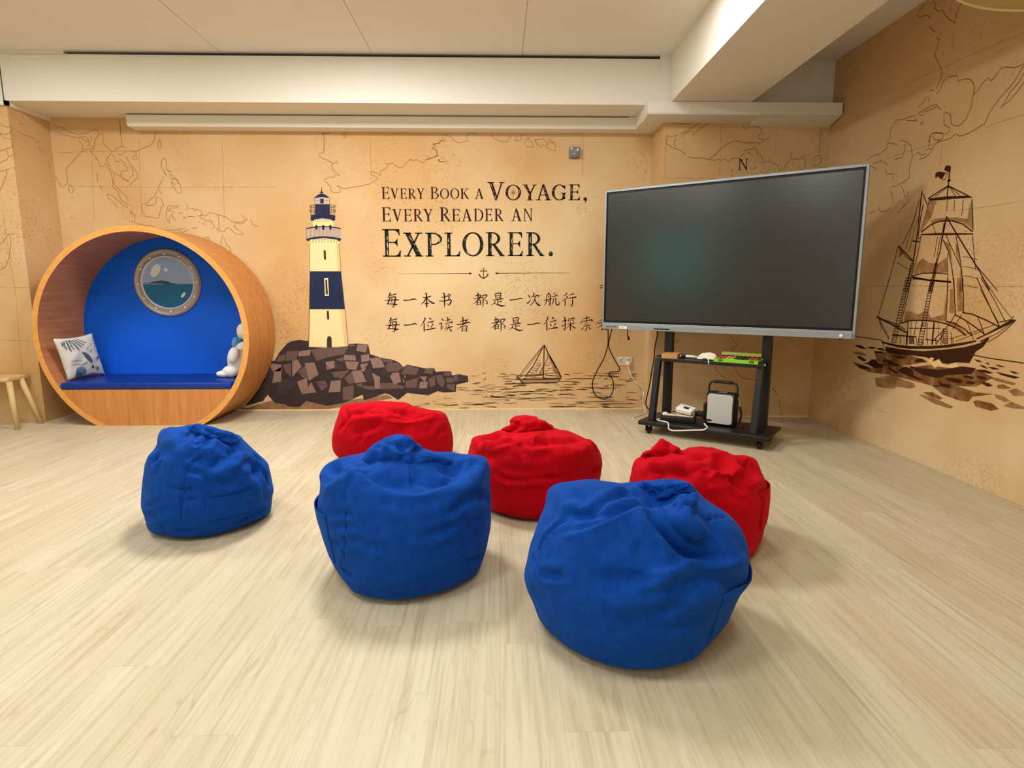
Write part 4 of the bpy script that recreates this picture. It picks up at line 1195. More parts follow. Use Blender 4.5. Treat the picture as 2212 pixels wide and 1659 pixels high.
water V 1038 20 2 1120 15 7 1202 19 9 1285 15 7 1367 15 2
boat_hull P 212 307 292 304 426 307 627 316 594 279 577 271 359 268 238 270
boat_dark P 218 309 272 321 442 322 526 318 623 323 614 306 560 301 392 298 245 299
boat_shade P 412 388 441 465 442 351 392 351 399 371
boat_shade P 525 465 572 424 613 343 580 350 542 387
boat_shade P 494 559 518 518 538 471 525 465 498 518
boat_hl P 275 317 443 318 439 312 275 309
boat_line L 10 450 652 449 499 446 313
boat_line L 5 445 650 357 539 271 432 201 334
boat_line L 3 440 632 311 455 215 324
boat_line L 9 440 632 384 519 335 428 262 338
boat_line L 10 258 339 359 343 442 351
boat_line L 5 272 351 359 353 442 352
boat_line L 7 459 351 526 344 620 335
boat_line L 10 451 650 490 569 552 465 592 391 623 326
boat_line L 15 504 539 541 471 572 418
boat_line L 6 467 622 487 579 486 519 455 448
boat_line L 14 185 331 205 314 238 270
boat_line L 9 175 314 188 331 198 321
boat_line L 12 218 267 359 270 493 272 580 271
boat_line L 7 580 271 600 286 627 326
boat_line L 5 292 381 358 366
boat_line L 4 325 398 378 391
boat_line L 4 335 422 392 406
boat_line L 4 358 437 385 432
boat_line L 4 368 455 405 445
boat_line L 4 375 475 408 467
boat_line L 3 384 499 411 489
boat_line L 5 368 371 395 421 421 468
boat_line L 4 459 384 492 398
boat_line L 4 462 441 502 451
boat_line L 4 485 411 525 418
boat_line L 4 491 472 525 465
boat_line L 4 459 367 559 367
boat_line L 10 599 370 620 333
boat_line L 10 58 261 158 262 218 265
boat_line L 7 58 284 131 287
boat_line L 10 138 233 208 243 272 243
ship_dark P 4139 1961 4113 1970 4073 1960 4045 1947 4061 1926 4070 1912 4094 1924 4112 1940 4134 1930
ship_dark P 4057 1978 4049 1995 4019 1991 4002 1980 4003 1947 4027 1951 4044 1965 4060 1964
ship_dark P 4187 1808 4003 1795 3816 1772 3783 1755 3926 1769 4164 1788
ship_dark P 4221 1575 4043 1566 3753 1538 3739 1530 3965 1544 4216 1566
ship_dark P 4271 1287 4075 1261 3890 1250 3884 1237 4074 1252 4261 1275
ship_dark P 4261 1276 4075 1259 3890 1247 3888 1237 4073 1250 4255 1268
ship_dark P 3389 1026 3358 1027 3362 1017 3567 918 3615 894 3628 898 3568 926
ship_dark P 4539 811 4507 801 4350 793 4214 797 3999 817 3856 839 3718 867 3627 888 3625 878 3715 852 3853 820 4004 797 4211 776 4347 775 4525 790
ship_dark P 4492 767 4299 764 4082 774 3888 803 3713 836 3592 873 3529 914 3532 899 3569 850 3616 820 3637 781 3657 742 3767 734 3837 714 3952 717 4035 736 4161 734 4339 720 4465 725
ship_dark P 4879 744 4799 748 4706 727 4795 722 4866 735
ship_dark P 4724 739 4644 750 4580 746 4642 733
ship_dark P 4591 745 4520 752 4476 731 4558 735
ship_dark P 4618 719 4516 727 4493 713 4606 707
ship_dark P 4831 656 4786 661 4698 638 4735 623 4817 641
ship_dark P 4744 608 4679 620 4640 651 4588 657 4553 635 4472 636 4497 603 4587 585 4665 605
ship_dark P 4804 591 4730 590 4650 577 4704 566 4783 566
ship_dark P 4514 650 4467 674 4389 671 4346 645 4405 650
ship_dark P 4445 623 4379 609 4291 590 4336 581 4407 599
ship_dark P 4394 708 4283 717 4227 708 4316 695
ship_dark P 4321 605 4236 647 4163 638 4139 594 4044 578 4084 569 4208 584
ship_dark P 4219 655 4064 657 3905 667 3694 716 3601 718 3634 677 3826 644 3904 611 4057 611 4145 634
ship_dark P 3909 593 3862 583 3788 584 3791 561 3874 562
ship_dark P 3849 624 3752 633 3695 631 3705 608 3761 602 3829 611
ship_dark P 3667 625 3627 633 3584 630 3611 615 3658 613
ship_dark P 3700 662 3605 663 3616 648 3684 649
ship_dark P 3593 672 3530 676 3506 665 3558 654
ship_dark P 3544 644 3487 642 3460 631 3496 620 3535 629
ship_dark P 3599 710 3530 717 3469 708 3496 699 3571 699
ship_dark P 3578 742 3540 741 3506 725 3551 730
ship_dark P 3514 737 3465 741 3422 734 3475 727
ship_dark P 3455 717 3378 713 3281 708 3318 695 3411 703
ship_dark P 3361 735 3324 735 3292 728 3328 723
ship_dark P 3462 759 3426 758 3387 753 3430 748
ship_dark P 3622 772 3582 769 3555 760 3600 759
ship_dark P 3542 759 3505 761 3510 750
ship_dark P 4154 693 4116 721 4065 721 4030 702 4103 693
ship_line L 5 4065 1953 4026 1943 4043 1907 4065 1908
ship_line L 9 4006 1984 4008 1911 4008 1864 4006 1793
ship_line L 14 4018 1895 3992 1893
ship_line L 8 4006 1861 4085 1839 4183 1808
ship_line L 4 4008 1854 4120 1812
ship_line V 4006 1861 8 3920 1819 7 3823 1771 7
ship_line L 4 4001 1855 3929 1784
ship_line L 4 3990 1851 3893 1784
ship_line L 5 4173 1792 4187 1728 4220 1592
ship_line L 6 3791 1746 3774 1672 3753 1559
ship_line L 4 4000 1773 3996 1699
ship_line L 4 3936 1764 3932 1691
ship_line L 4 3861 1756 3860 1657
ship_line V 4215 1588 9 4131 1628 9 4055 1642 9 3942 1634 9 3845 1604 8 3755 1549 8
ship_line L 11 3991 1667 4005 1561 4012 1513
ship_line L 15 4003 1625 4009 1567
ship_line V 3990 1661 8 3902 1563 7 3768 1418 7 3665 1308 7 3571 1192 7
ship_line L 5 3972 1643 3877 1539 3697 1344 3510 1187
ship_line L 4 4132 1661 4075 1567
ship_line V 4254 1868 10 4255 1764 10 4256 1578 10 4259 1515 10 4270 1389 11
ship_line L 7 4242 1847 4185 1766
ship_line L 5 4271 1817 4306 1680 4405 1514
ship_line V 4288 1735 3 4363 1482 4
ship_line V 4270 1699 3 4325 1462 4
ship_line L 7 4227 1772 4241 1673 4244 1560
ship_line L 8 4300 1533 4226 1523
ship_line L 6 4247 1549 4221 1546 4219 1558
ship_line L 8 4446 1511 4379 1465 4265 1389
ship_line L 5 4445 1505 4355 1428 4270 1389
ship_line L 6 4446 1511 4492 1350 4544 1178
ship_line L 5 4215 1563 4235 1416 4265 1302
ship_line L 9 4010 1546 4017 1443 4041 1352 4052 1269 4071 1180
ship_line L 4 4028 1542 4047 1335
ship_line L 4 4055 1544 4066 1408
ship_line L 4 3751 1524 3724 1416 3695 1314
ship_line V 3998 1518 7 3941 1439 6 3897 1346 6 3847 1181 6
ship_line L 6 3890 1535 3845 1423 3808 1317 3776 1182
ship_line L 5 3980 1548 3888 1425 3817 1333
ship_line L 4 3947 1428 3905 1181
ship_line V 4271 1287 7 4163 1305 7 4042 1305 7 3926 1295 6
ship_line L 8 4262 1284 4192 1271 4251 1266
ship_line L 3 3813 1400 3758 1393 3689 1376
ship_line L 3 3804 1338 3748 1332 3679 1316
ship_line L 3 3795 1280 3739 1275 3671 1260
ship_line L 3 3786 1223 3731 1218 3662 1204
ship_line L 5 4261 1389 4287 1331 4326 1179
ship_line L 5 4285 1378 4303 1320
ship_line L 4 4442 1390 4315 1338
ship_line L 5 4283 1378 4330 1179
ship_line L 5 4262 1377 4294 1179
ship_line L 5 4283 1378 4261 1375
ship_line L 5 4287 1358 4265 1356
ship_line L 5 4292 1339 4268 1336
ship_line L 5 4297 1319 4271 1317
ship_line L 5 4301 1299 4274 1297
ship_line L 5 4306 1279 4277 1277
ship_line L 5 4311 1259 4281 1257
ship_line L 5 4315 1239 4284 1237
ship_line L 5 4320 1219 4287 1217
ship_line L 5 4325 1199 4290 1197
ship_line L 5 4330 1179 4294 1177
ship_line V 4327 1278 5 4414 806 6
ship_line L 5 4291 1277 4367 810
ship_line L 5 4327 1278 4291 1275
ship_line L 5 4330 1259 4294 1256
ship_line L 5 4334 1240 4297 1237
ship_line L 5 4337 1220 4300 1218
ship_line L 5 4341 1201 4303 1200
ship_line L 5 4344 1182 4306 1180
ship_line L 5 4348 1163 4309 1161
ship_line L 5 4352 1144 4312 1142
ship_line L 5 4355 1124 4315 1123
ship_line L 5 4359 1105 4319 1104
ship_line L 5 4362 1085 4322 1084
ship_line L 5 4366 1066 4325 1065
ship_line L 5 4370 1046 4328 1046
ship_line L 5 4373 1026 4331 1026
ship_line L 5 4377 1007 4334 1007
ship_line L 5 4381 987 4338 987
ship_line L 5 4384 967 4341 967
ship_line L 5 4388 947 4344 948
ship_line L 5 4392 927 4347 928
ship_line L 5 4395 907 4350 908
ship_line L 5 4399 887 4354 888
ship_line L 5 4403 867 4357 868
ship_line L 5 4406 847 4360 848
ship_line L 5 4410 826 4363 828
ship_line L 5 4414 806 4367 808
ship_line L 5 4048 1368 4080 1180
ship_line L 5 4028 1367 4048 1180
ship_line L 4 4048 1368 4027 1366
ship_line L 4 4051 1350 4029 1347
ship_line L 4 4054 1331 4031 1329
ship_line L 4 4058 1312 4033 1310
ship_line L 4 4061 1294 4036 1291
ship_line L 4 4064 1275 4038 1273
ship_line L 4 4067 1256 4040 1254
ship_line L 4 4070 1237 4042 1235
ship_line L 4 4074 1218 4044 1216
ship_line L 4 4077 1199 4046 1197
ship_line V 4080 1180 5 4048 1179 4
ship_line L 5 4075 1262 4137 813
ship_line L 5 4047 1261 4090 817
ship_line L 4 4075 1262 4046 1260
ship_line L 4 4078 1244 4048 1242
ship_line L 4 4080 1226 4050 1224
ship_line V 4083 1207 5 4052 1206 4
ship_line V 4085 1189 5 4053 1187 4
ship_line V 4088 1171 5 4055 1169 4
ship_line V 4090 1152 5 4057 1151 4
ship_line V 4093 1134 5 4059 1133 4
ship_line V 4095 1115 5 4061 1114 4
ship_line V 4098 1097 5 4062 1096 4
ship_line L 5 4100 1078 4064 1078
ship_line L 5 4103 1060 4066 1059
ship_line L 5 4105 1041 4068 1041
ship_line L 5 4108 1022 4070 1022
ship_line L 5 4111 1003 4071 1004
ship_line L 5 4113 985 4073 985
ship_line L 5 4116 966 4075 966
ship_line L 5 4118 947 4077 948
ship_line L 5 4121 928 4079 929
ship_line L 5 4123 909 4081 910
ship_line L 5 4126 890 4082 891
ship_line L 5 4129 871 4084 872
ship_line L 5 4131 851 4086 853
ship_line L 5 4134 832 4088 834
ship_line L 5 4137 813 4090 815
ship_line L 5 3913 939 3895 846
ship_line L 5 3876 941 3858 849
ship_line L 4 3913 939 3875 939
ship_line L 4 3910 923 3872 924
ship_line L 4 3907 908 3869 909
ship_line L 4 3904 892 3866 894
ship_line L 4 3901 877 3863 878
ship_line L 4 3898 862 3861 863
ship_line L 4 3895 846 3858 848
ship_line L 6 4511 1281 4607 990
ship_line L 6 4270 1277 4314 1039 4332 951
ship_line V 4627 986 13 4449 941 12 4264 888 12
ship_line L 6 4595 977 4421 949 4276 909
ship_line L 7 3868 1269 3840 1137 3817 1036
ship_line L 7 3793 1268 3771 1164 3752 1049
ship_line V 3922 1270 6 3907 1162 6 3894 989 7
ship_line V 4332 951 10 4241 976 9 4114 984 9 3993 984 9 3899 975 9 3801 951 8 3710 910 8
ship_line V 3894 989 9 3820 982 9 3730 951 8 3664 914 8
ship_line L 8 3821 1036 3739 1008 3653 971 3569 931
ship_line L 8 3760 1051 3677 1044 3576 1016 3466 980
ship_line L 6 3678 1266 3605 1165 3526 1058 3466 983
ship_line V 3646 1266 5 3533 1142 4 3419 1000 4
ship_line V 3633 1265 4 3474 1109 3 3393 1035 3
ship_line L 4 3642 1200 3557 1097 3475 1002
ship_line L 5 3377 1045 3391 1025 3470 1007
ship_line L 4 3367 1015 3417 966 3469 924 3536 883
ship_line V 3378 1012 3 3472 943 3 3587 884 4
ship_line V 3821 1036 5 3861 969 5 3996 848 6
ship_line L 4 3765 1038 3828 939
ship_line V 3892 923 5 3961 829 6
ship_line L 4 3717 998 3682 949 3647 889
ship_line L 5 3635 1028 3603 984 3568 926
ship_line L 3 3498 990 3660 934 3847 878
ship_line L 3 3596 944 3722 893 3788 866
ship_line V 4246 920 6 4106 929 6 3932 940 5
ship_line L 5 4594 971 4531 892 4452 834
ship_line L 5 4583 965 4499 881 4450 822
ship_line L 4 4581 952 4549 878
ship_line L 8 4258 970 4246 803
ship_line L 13 4254 898 4250 802
ship_line L 13 4000 978 3996 826
ship_line V 4417 859 10 4155 867 9
ship_line L 6 4327 856 4319 802
ship_line L 6 4069 854 3950 858
ship_line L 5 4172 974 4182 874
ship_line L 5 4105 978 4119 908
ship_line L 5 4062 969 4053 855
ship_line L 4 4223 972 4217 871
ship_line L 3 3960 974 3947 886
ship_line L 4 3927 910 3901 835
ship_line L 4 3839 922 3822 853
ship_line L 5 4232 857 4180 860
ship_line L 5 4231 850 4179 853
ship_line L 5 4230 843 4178 846
ship_line L 5 4229 835 4177 839
ship_line L 5 4228 828 4176 832
ship_line L 5 4227 821 4174 825
ship_line L 5 4225 814 4173 818
ship_line L 4 4179 856 4170 810
ship_line L 4 4154 858 4145 812
ship_line L 4 4129 860 4120 814
ship_line L 4 4104 862 4095 817
ship_line L 4 4087 864 4079 818
ship_line L 4 4047 867 4038 822
ship_line L 4 3968 873 3960 829
ship_line L 4 3922 877 3914 833
ship_line L 4 3885 880 3877 837
ship_line L 4 3863 882 3855 839
ship_line L 4 3827 885 3819 842
ship_line L 4 3816 886 3808 843
ship_line L 6 3593 883 3540 908 3528 913
ship_line L 6 4539 814 4476 731
ship_line V 5118 769 7 4878 813 7 4539 811 6
ship_line L 6 3629 795 3510 790 3271 790
ship_wash P 4172 1789 4099 1779 4138 1672 4196 1623 4208 1596
ship_wash P 3806 1706 3788 1744 3754 1564 3846 1614 3980 1644 4116 1632 4113 1664 3908 1652 3808 1630
ship_wash P 4424 1492 4377 1453 4411 1437 4437 1420
ship_wash P 4232 1370 4179 1408 4109 1376 4028 1362 3950 1402 3928 1304 4248 1304
ship_wash P 3981 1506 3934 1486 3893 1367 3939 1428
ship_wash P 3887 1488 3867 1476 3826 1344 3873 1424
ship_wash P 3823 1328 3808 1317 3773 1182 3808 1181
ship_wash P 4251 1041 4153 1022 4084 1059 4036 1004 3923 1031 3918 1195 3898 989 4009 989 4199 982 4303 967 4296 1040
ship_wash P 3889 1195 3864 1200 3826 1046 3873 1044
ship_wash P 3842 1269 3807 1268 3758 1059 3803 1058
ship_wash P 3886 984 3805 978 3728 935 3711 915 3801 951 3891 967
sea_wash P 4894 604 4619 584 4407 662 4216 637 4003 688 3694 716 3593 709 3462 681 3583 606 3815 574 3926 550 4177 558 4411 561 4635 549 4793 561
sea_wash P 4606 704 4389 740 4160 728 4022 709 4185 665 4382 628 4565 643
sea_wash P 3967 555 3744 585 3571 572 3441 584 3600 541 3628 504 3695 496 3843 508
sea_wash P 4039 494 3944 510 3843 486 3875 471 3988 482
sea_wash P 3592 511 3564 526 3450 527 3395 503 3450 482 3565 484
sea_wash P 3431 638 3392 652 3332 638 3376 625 3423 622
sea_pale P 4576 511 4391 564 4131 541 4110 515 4176 495 4304 489 4356 461 4546 450
sea_pale P 4069 474 3955 477 3745 449 3771 430 3908 434 4016 454
sea_pale P 3523 677 3432 681 3303 671 3318 657 3429 661
sea_pale P 3352 622 3299 643 3246 628 3243 610 3308 596
sea_pale P 3441 584 3381 585 3326 566 3358 550 3425 562
sea_pale P 3372 527 3320 562 3234 550 3231 536 3303 526
sea_pale P 4895 687 4791 695 4699 681 4719 669 4880 668
sea_light P 4015 710 3995 741 3963 738 3982 708 3916 738 3881 709 3835 704 3766 729 3735 711 3797 692 3924 687 3945 673
sea_light P 4524 783 4484 781 4477 737 4512 765
'''
def arc2(cx, cy, rx, ry, a0, a1, n):
    return [(cx+rx*math.cos(R(a0+(a1-a0)*i/n)), cy+ry*math.sin(R(a0+(a1-a0)*i/n))) for i in range(n+1)]
def band2(cx, cy, rx, ry, tx, ty, a0=0, a1=360, n=32):
    o = arc2(cx,cy,rx,ry,a0,a1,n); i = arc2(cx,cy,rx-tx,ry-ty,a0,a1,n)
    return [[o[k], o[k+1], i[k+1], i[k]] for k in range(n)]
def rect2(x0, y0, x1, y1): return [(x0,y0),(x1,y0),(x1,y1),(x0,y1)]
def glyph(c):
    s=.045
    if c=='E': return [rect2(.13,0,.34,1),rect2(0,0,.98,s),rect2(0,1-s,.93,1),[(.93,1),(.95,.76),(.89,.78),(.84,.88),(.70,1-s),(.5,1-s*.5)],[(.95,0),(1,.24),(.93,.22),(.87,.12),(.74,s),(.5,s*.5)],rect2(.3,.5,.76,.5+s),[(.82,.68),(.82,.36),(.77,.41),(.66,.5),(.66,.545),(.77,.62)]]
    if c=='V': return [[(.09,1),(.30,1),(.575,.2),(.52,0),(.46,0)],[(.80,1),(.89,1),(.54,0),(.47,0)],rect2(0,1-s,.38,1),rect2(.68,1-s,1,1)]
    if c=='R': return [rect2(.12,0,.31,1),rect2(0,0,.43,s),rect2(0,1-s,.4,1)]+band2(.34,.735,.42,.265,.15,.05,-90,90,20)+[[(.33,.5),(.50,.5),(.93,.05),(1,.03),(1,0),(.76,0)]]+[rect2(.3,1-.05,.36,1),rect2(.3,.47,.36,.52)]
    if c=='Y': return [[(.08,1),(.30,1),(.60,.45),(.58,.36),(.42,.36),(.42,.45)],[(.82,1),(.92,1),(.58,.42),(.50,.45)],rect2(.42,0,.61,.45),rect2(0,1-s,.38,1),rect2(.70,1-s,1,1),rect2(.30,0,.74,s)]
    if c=='B': return [rect2(.12,0,.31,1),rect2(0,0,.5,s),rect2(0,1-s,.45,1)]+band2(.42,.765,.44,.235,.17,.05,-90,90,18)+band2(.45,.27,.55,.27,.19,.05,-90,90,18)+[rect2(.3,.49,.46,.535),rect2(.3,.95,.45,1),rect2(.3,0,.47,s)]
    if c=='O': return band2(.5,.5,.5,.51,.165,.055)
    if c=='K': return [rect2(.12,0,.32,1),rect2(0,0,.45,s),rect2(0,1-s,.45,1),[(.32,.42),(.32,.5),(.74,1),(.84,1)],rect2(.60,1-s,.98,1),[(.38,.56),(.5,.66),(.94,.06),(1,.03),(1,0),(.78,0)]]
    if c=='A': return [[(.44,1),(.52,1),(.22,0),(.13,0)],[(.40,1),(.55,1),(.93,0),(.72,0)],rect2(.26,.31,.74,.36),rect2(0,0,.34,s),rect2(.60,0,1,s)]
    if c=='D': return [rect2(.12,0,.29,1),rect2(0,0,.45,s),rect2(0,1-s,.45,1)]+band2(.42,.5,.58,.5,.17,.05,-90,90,24)
    if c=='N': return [rect2(.10,0,.18,1),rect2(.80,0,.88,1),[(0,1),(.24,1),(.88,.12),(.88,0),(.82,0),(.12,.96)],rect2(0,0,.32,s),rect2(.68,1-s,1,1)]
    if c=='X': return [[(.07,1),(.33,1),(.93,0),(.66,0)],[(.76,1),(.85,1),(.24,0),(.14,0)],rect2(0,1-s,.42,1),rect2(.6,1-s,.98,1),rect2(0,0,.36,s),rect2(.58,0,1,s)]
    if c=='P': return [rect2(.14,0,.36,1),rect2(0,0,.46,s),rect2(0,1-s,.45,1)]+band2(.42,.74,.58,.26,.17,.05,-90,90,20)+[rect2(.34,1-.05,.43,1),rect2(.34,.48,.43,.53)]
    if c=='L': return [rect2(.16,0,.38,1),rect2(0,0,.98,s),rect2(0,1-s,.5,1),[(.95,0),(1,.24),(.94,.22),(.88,.12),(.74,s),(.5,s*.5)]]
    if c=='G': return band2(.52,.5,.52,.51,.19,.055,40,325,40)+[[(.90,.97),(.93,.97),(.93,.70),(.89,.70),(.80,.85),(.82,.90)],rect2(.74,.06,.92,.48),rect2(.62,.43,1,.48)]
    if c=='.': return band2(.5,.5,.5,.5,.5,.5,0,360,20)
    if c==',': return band2(.48,.72,.46,.30,.46,.30,0,360,20)+[[(.93,.72),(.90,.45),(.70,.2),(.42,0),(.32,.08),(.60,.3),(.62,.5)]]

class Flat:
    """flat printed shapes collected on one wall plane"""
    def __init__(s, to3): s.to3 = to3; s.mb = MB()
    def poly(s, pts, m, d):
        s.mb.add([s.to3(u, w, d) for u, w in pts], [list(range(len(pts)))], m)
    def line(s, pts, wid, m, d):
        n = len(pts)
        if n < 2: return
        v = []
        for i in range(n):
            a = pts[max(i-1,0)]; b = pts[min(i+1,n-1)]
            tx, ty = b[0]-a[0], b[1]-a[1]; l = math.hypot(tx,ty) or 1e-9
            h = wid[i]/2
            v.append(s.to3(pts[i][0]-ty/l*h, pts[i][1]+tx/l*h, d)); v.append(s.to3(pts[i][0]+ty/l*h, pts[i][1]-tx/l*h, d))
        s.mb.add(v, [(2*i,2*i+1,2*i+3,2*i+2) for i in range(n-1)], m)
    def build(s, name, parent):
        o = s.mb.build(name, parent, clean=False)
        return o
YB, YP, XR, YL, XL = 5.94, 5.525, 2.93, 5.46, -4.13
PLANES = {'b': lambda u,w,d: (u, YB-d, w), 'p': lambda u,w,d: (u, YP-d, w), 'r': lambda u,w,d: (XR-d, u, w),
          'l': lambda u,w,d: (u, YL-d, w), 's': lambda u,w,d: (XL+d, u, w)}
ITEMS = {}
for ln in MURAL.strip().splitlines():
    k, rest = ln.split(' ', 1)
    ITEMS.setdefault(k, []).append(rest)
def draw(fl, key, m, d):
    for it in ITEMS[key]:
        t = it[0]; body = it[2:]
        if t == 'G':
            c, x0, z0, x1, z1 = body.split(); x0, z0, x1, z1 = [int(q)/1000. for q in (x0, z0, x1, z1)]
            for pl in glyph(c): fl.poly([(x0+(x1-x0)*u, z0+(z1-z0)*w) for u, w in pl], m, d)
            continue
        v = [int(q) for q in body.split()]
        if t == 'P':
            fl.poly([(v[i]/1000., v[i+1]/1000.) for i in range(0, len(v), 2)], m, d)
        elif t == 'L':      # constant width first
            fl.line([(v[i]/1000., v[i+1]/1000.) for i in range(1, len(v), 2)], [v[0]/1000.]*len(v), m, d)
        else:               # V: width per point
            fl.line([(v[i]/1000., v[i+1]/1000.) for i in range(0, len(v), 3)], [v[i]/1000. for i in range(2, len(v), 3)], m, d)

# ------------------------------------------------------------------ room
ZC, ZS = 3.15, 2.755
XW, YR = -6.2, -3.4
struct(MB().box(XW-.1, XR+.1, YR-.1, YB+.1, -.1, 0, M_floor).build('floor'), 'pale oak look plank floor')
wall_back = struct(MB().box(XL, 1.455, YB, YB+.1, 0, ZC, M_paper).build('wall_back'), 'back wall papered with an old map mural')
pier = struct(MB().box(1.455, XR, YP, YB+.1, 0, ZS, M_paper).box(1.455, XR, YP, YB+.1, ZS, ZC, M_white).build('wall_pier'), 'projecting pier wall behind the screen')
wall_right = struct(MB().box(XR, XR+.1, YR-.1, YB+.1, 0, ZC, M_paper).build('wall_right'), 'right wall papered with a tall ship mural')
pillar = struct(MB().box(XW-.1, XL, YL, YB+.1, 0, ZC, M_paper).build('wall_pillar'), 'papered pillar at the left of the nook')
struct(MB().box(XW-.1, XW, YR-.1, YL, 0, ZC, M_paper).build('wall_left'))
struct(MB().box(XW, XR, YR-.1, YR, 0, ZC, M_white).build('wall_front'))
ceil = struct(MB().box(XW-.1, XR+.1, YR-.1, YB+.1, ZC, ZC+.1, M_ceil).build('ceiling'), 'white boarded ceiling')
M_joint = mat('ceiling_joint', (186, 172, 156), .8)
g = MB()
for x in (-2.317, -1.055, .206):
    g.box(x-.0025, x+.0025, YR, 5.44, ZC-.001, ZC, M_joint)
g.build('board_joint', ceil)
# bulkhead along the back wall, with an open shadow gap under the ceiling
bulk = struct(MB().box(XW, 1.46, 5.44, YB, ZS, ZC-.028, M_white).box(XW, -3.6, 5.44, YB, ZC-.03, ZC, M_white).build('trim_bulkhead'), 'white bulkhead running along the back wall')
MB().prism([(-3.75, ZC-.0285), (-3.0, ZC-.028), (1.455, ZC-.028), (1.455, ZC-.001), (-3.0, ZC-.014)], 'y', 5.462, 5.5, M_gap).build('shadow_gap', bulk)
MB().box(1.375, 1.46, 5.432, 5.44, ZS, ZC, M_white).build('end_plate', bulk)
MB().box(-4.137, -4.129, 5.4375, 5.44, ZS, ZC-.04, M_dark_gap).build('joint', bulk)
beam = struct(MB().box(1.46, 2.135, YR, YP, ZS, ZC, M_white).build('trim_beam'), 'deep white ceiling beam running towards the back wall')
# strip on top of the pillar
struct(MB().box(XL-.002, XL+.022, YL-.03, YB, ZS-.035, ZS, M_white).box(XW, XL+.022, YL-.03, YL+.002, ZS-.035, ZS, M_white).build('trim_1'), 'white strip at the pillar top')
# boxed-in trunking under the bulkhead: long run, then a step forward over the pier
tr = MB()
tr.prism([(5.79, ZS-.004), (5.79, 2.672), (5.802, 2.648), (YB, 2.643), (YB, ZS-.004)], 'x', -3.34, 1.262, M_white)
struct(tr.build('trim_2'), 'long white trunking along the back wall')
tr = MB()
tr.prism([(5.33, ZS-.003), (5.33, 2.662), (5.338, 2.652), (YP, 2.631), (YP, ZS-.003)], 'x', 1.262, 2.22, M_white)
tr.prism([(5.33, ZS-.003), (5.33, 2.655), (YP, 2.606), (YP, ZS-.003)], 'x', 2.22, 2.915, M_white)
tr.prism([(YP, ZS-.003), (YP, 2.642), (YB, 2.642), (YB, ZS-.003)], 'x', 1.262, 1.455, M_white)
tr.box(1.259, 1.262, 5.33, 5.79, 2.655, ZS-.003, M_white)
struct(tr.build('trim_3'), 'white trunking stepping forward over the pier')
MB().box(-3.338, 1.2, 5.7885, 5.79, 2.744, 2.749, M_dark_gap).build('seam', bpy.data.objects['trim_2'])

# skirting line of the wallpaper
M_edge = mat('paper_edge', (238, 206, 150), .7)
struct(MB().box(XL, 1.455, YB-.006, YB, 0, .012, M_edge).build('baseboard_back'))
struct(MB().box(1.449, XR, YP-.006, YP, 0, .012, M_edge).build('baseboard_pier'))

# ------------------------------------------------------------------ printed mural
I_map = mat('print_map_line', (160, 118, 72), .8, spec=.1)
I_map_r = mat('print_map_line_dark', (140, 96, 56), .8, spec=.1)
I_grid = wash('print_grid_line', (150, 105, 60), .42)
I_txt = mat('print_text_dark', (44, 24, 26), .7, spec=.1)
I_txtg = mat('print_text_green_black', (30, 34, 28), .7, spec=.1)
I_crk = mat('print_text_crack', (222, 196, 158), .7, spec=.1)
I_brn = mat('print_brown', (120, 84, 48), .7, spec=.1)
I_cjk = mat('print_brush_brown', (52, 24, 20), .7, spec=.1)
I_cream = mat('print_cream', (240, 214, 160), .7, spec=.1)
I_cream2 = mat('print_cream_side', (222, 190, 132), .7, spec=.1)
I_navy = mat('print_navy', (38, 46, 74), .7, spec=.1, var=.08, vscale=20)
I_grey = mat('print_pale_grey', (206, 184, 168), .7, spec=.1)
I_lhl = mat('print_line_dark', (84, 60, 58), .7, spec=.1)
I_lhd = mat('print_window_brown', (66, 50, 44), .7, spec=.1)
I_r0 = mat('print_rock_dark', (62, 50, 50), .8, spec=.1, var=.15, vscale=8)
I_r1 = mat('print_rock_light', (142, 114, 106), .8, spec=.1, var=.08, vscale=10)
I_r2 = mat('print_rock_mid', (106, 84, 80), .8, spec=.1, var=.08, vscale=10)
I_r3 = mat('print_rock_slate', (66, 58, 62), .8, spec=.1, var=.08, vscale=10)
I_r4 = wash('print_rock_reflection', (150, 110, 88), .85)
I_wat = mat('print_water_line', (84, 56, 30), .8, spec=.1)
I_bl = mat('print_boat_line', (84, 52, 26), .8, spec=.1)
I_bh = mat('print_boat_hull', (170, 132, 104), .8, spec=.1)
I_bd = mat('print_boat_deck', (74, 52, 46), .8, spec=.1)
I_bs = wash('print_boat_shade', (140, 100, 84), .5)
I_sd = mat('print_ship_dark', (62, 34, 18), .8, spec=.1, var=.2, vscale=30)
I_sl = mat('print_ship_line', (66, 34, 16), .8, spec=.1)
I_sw = wash('print_ship_wash', (150, 96, 44), .5)
I_sp = wash('print_sea_pale', (150, 104, 52), .55)
I_se = wash('print_sea_wash', (124, 74, 28), .7)
I_slt = mat('print_foam', (232, 196, 136), .8, spec=.1)

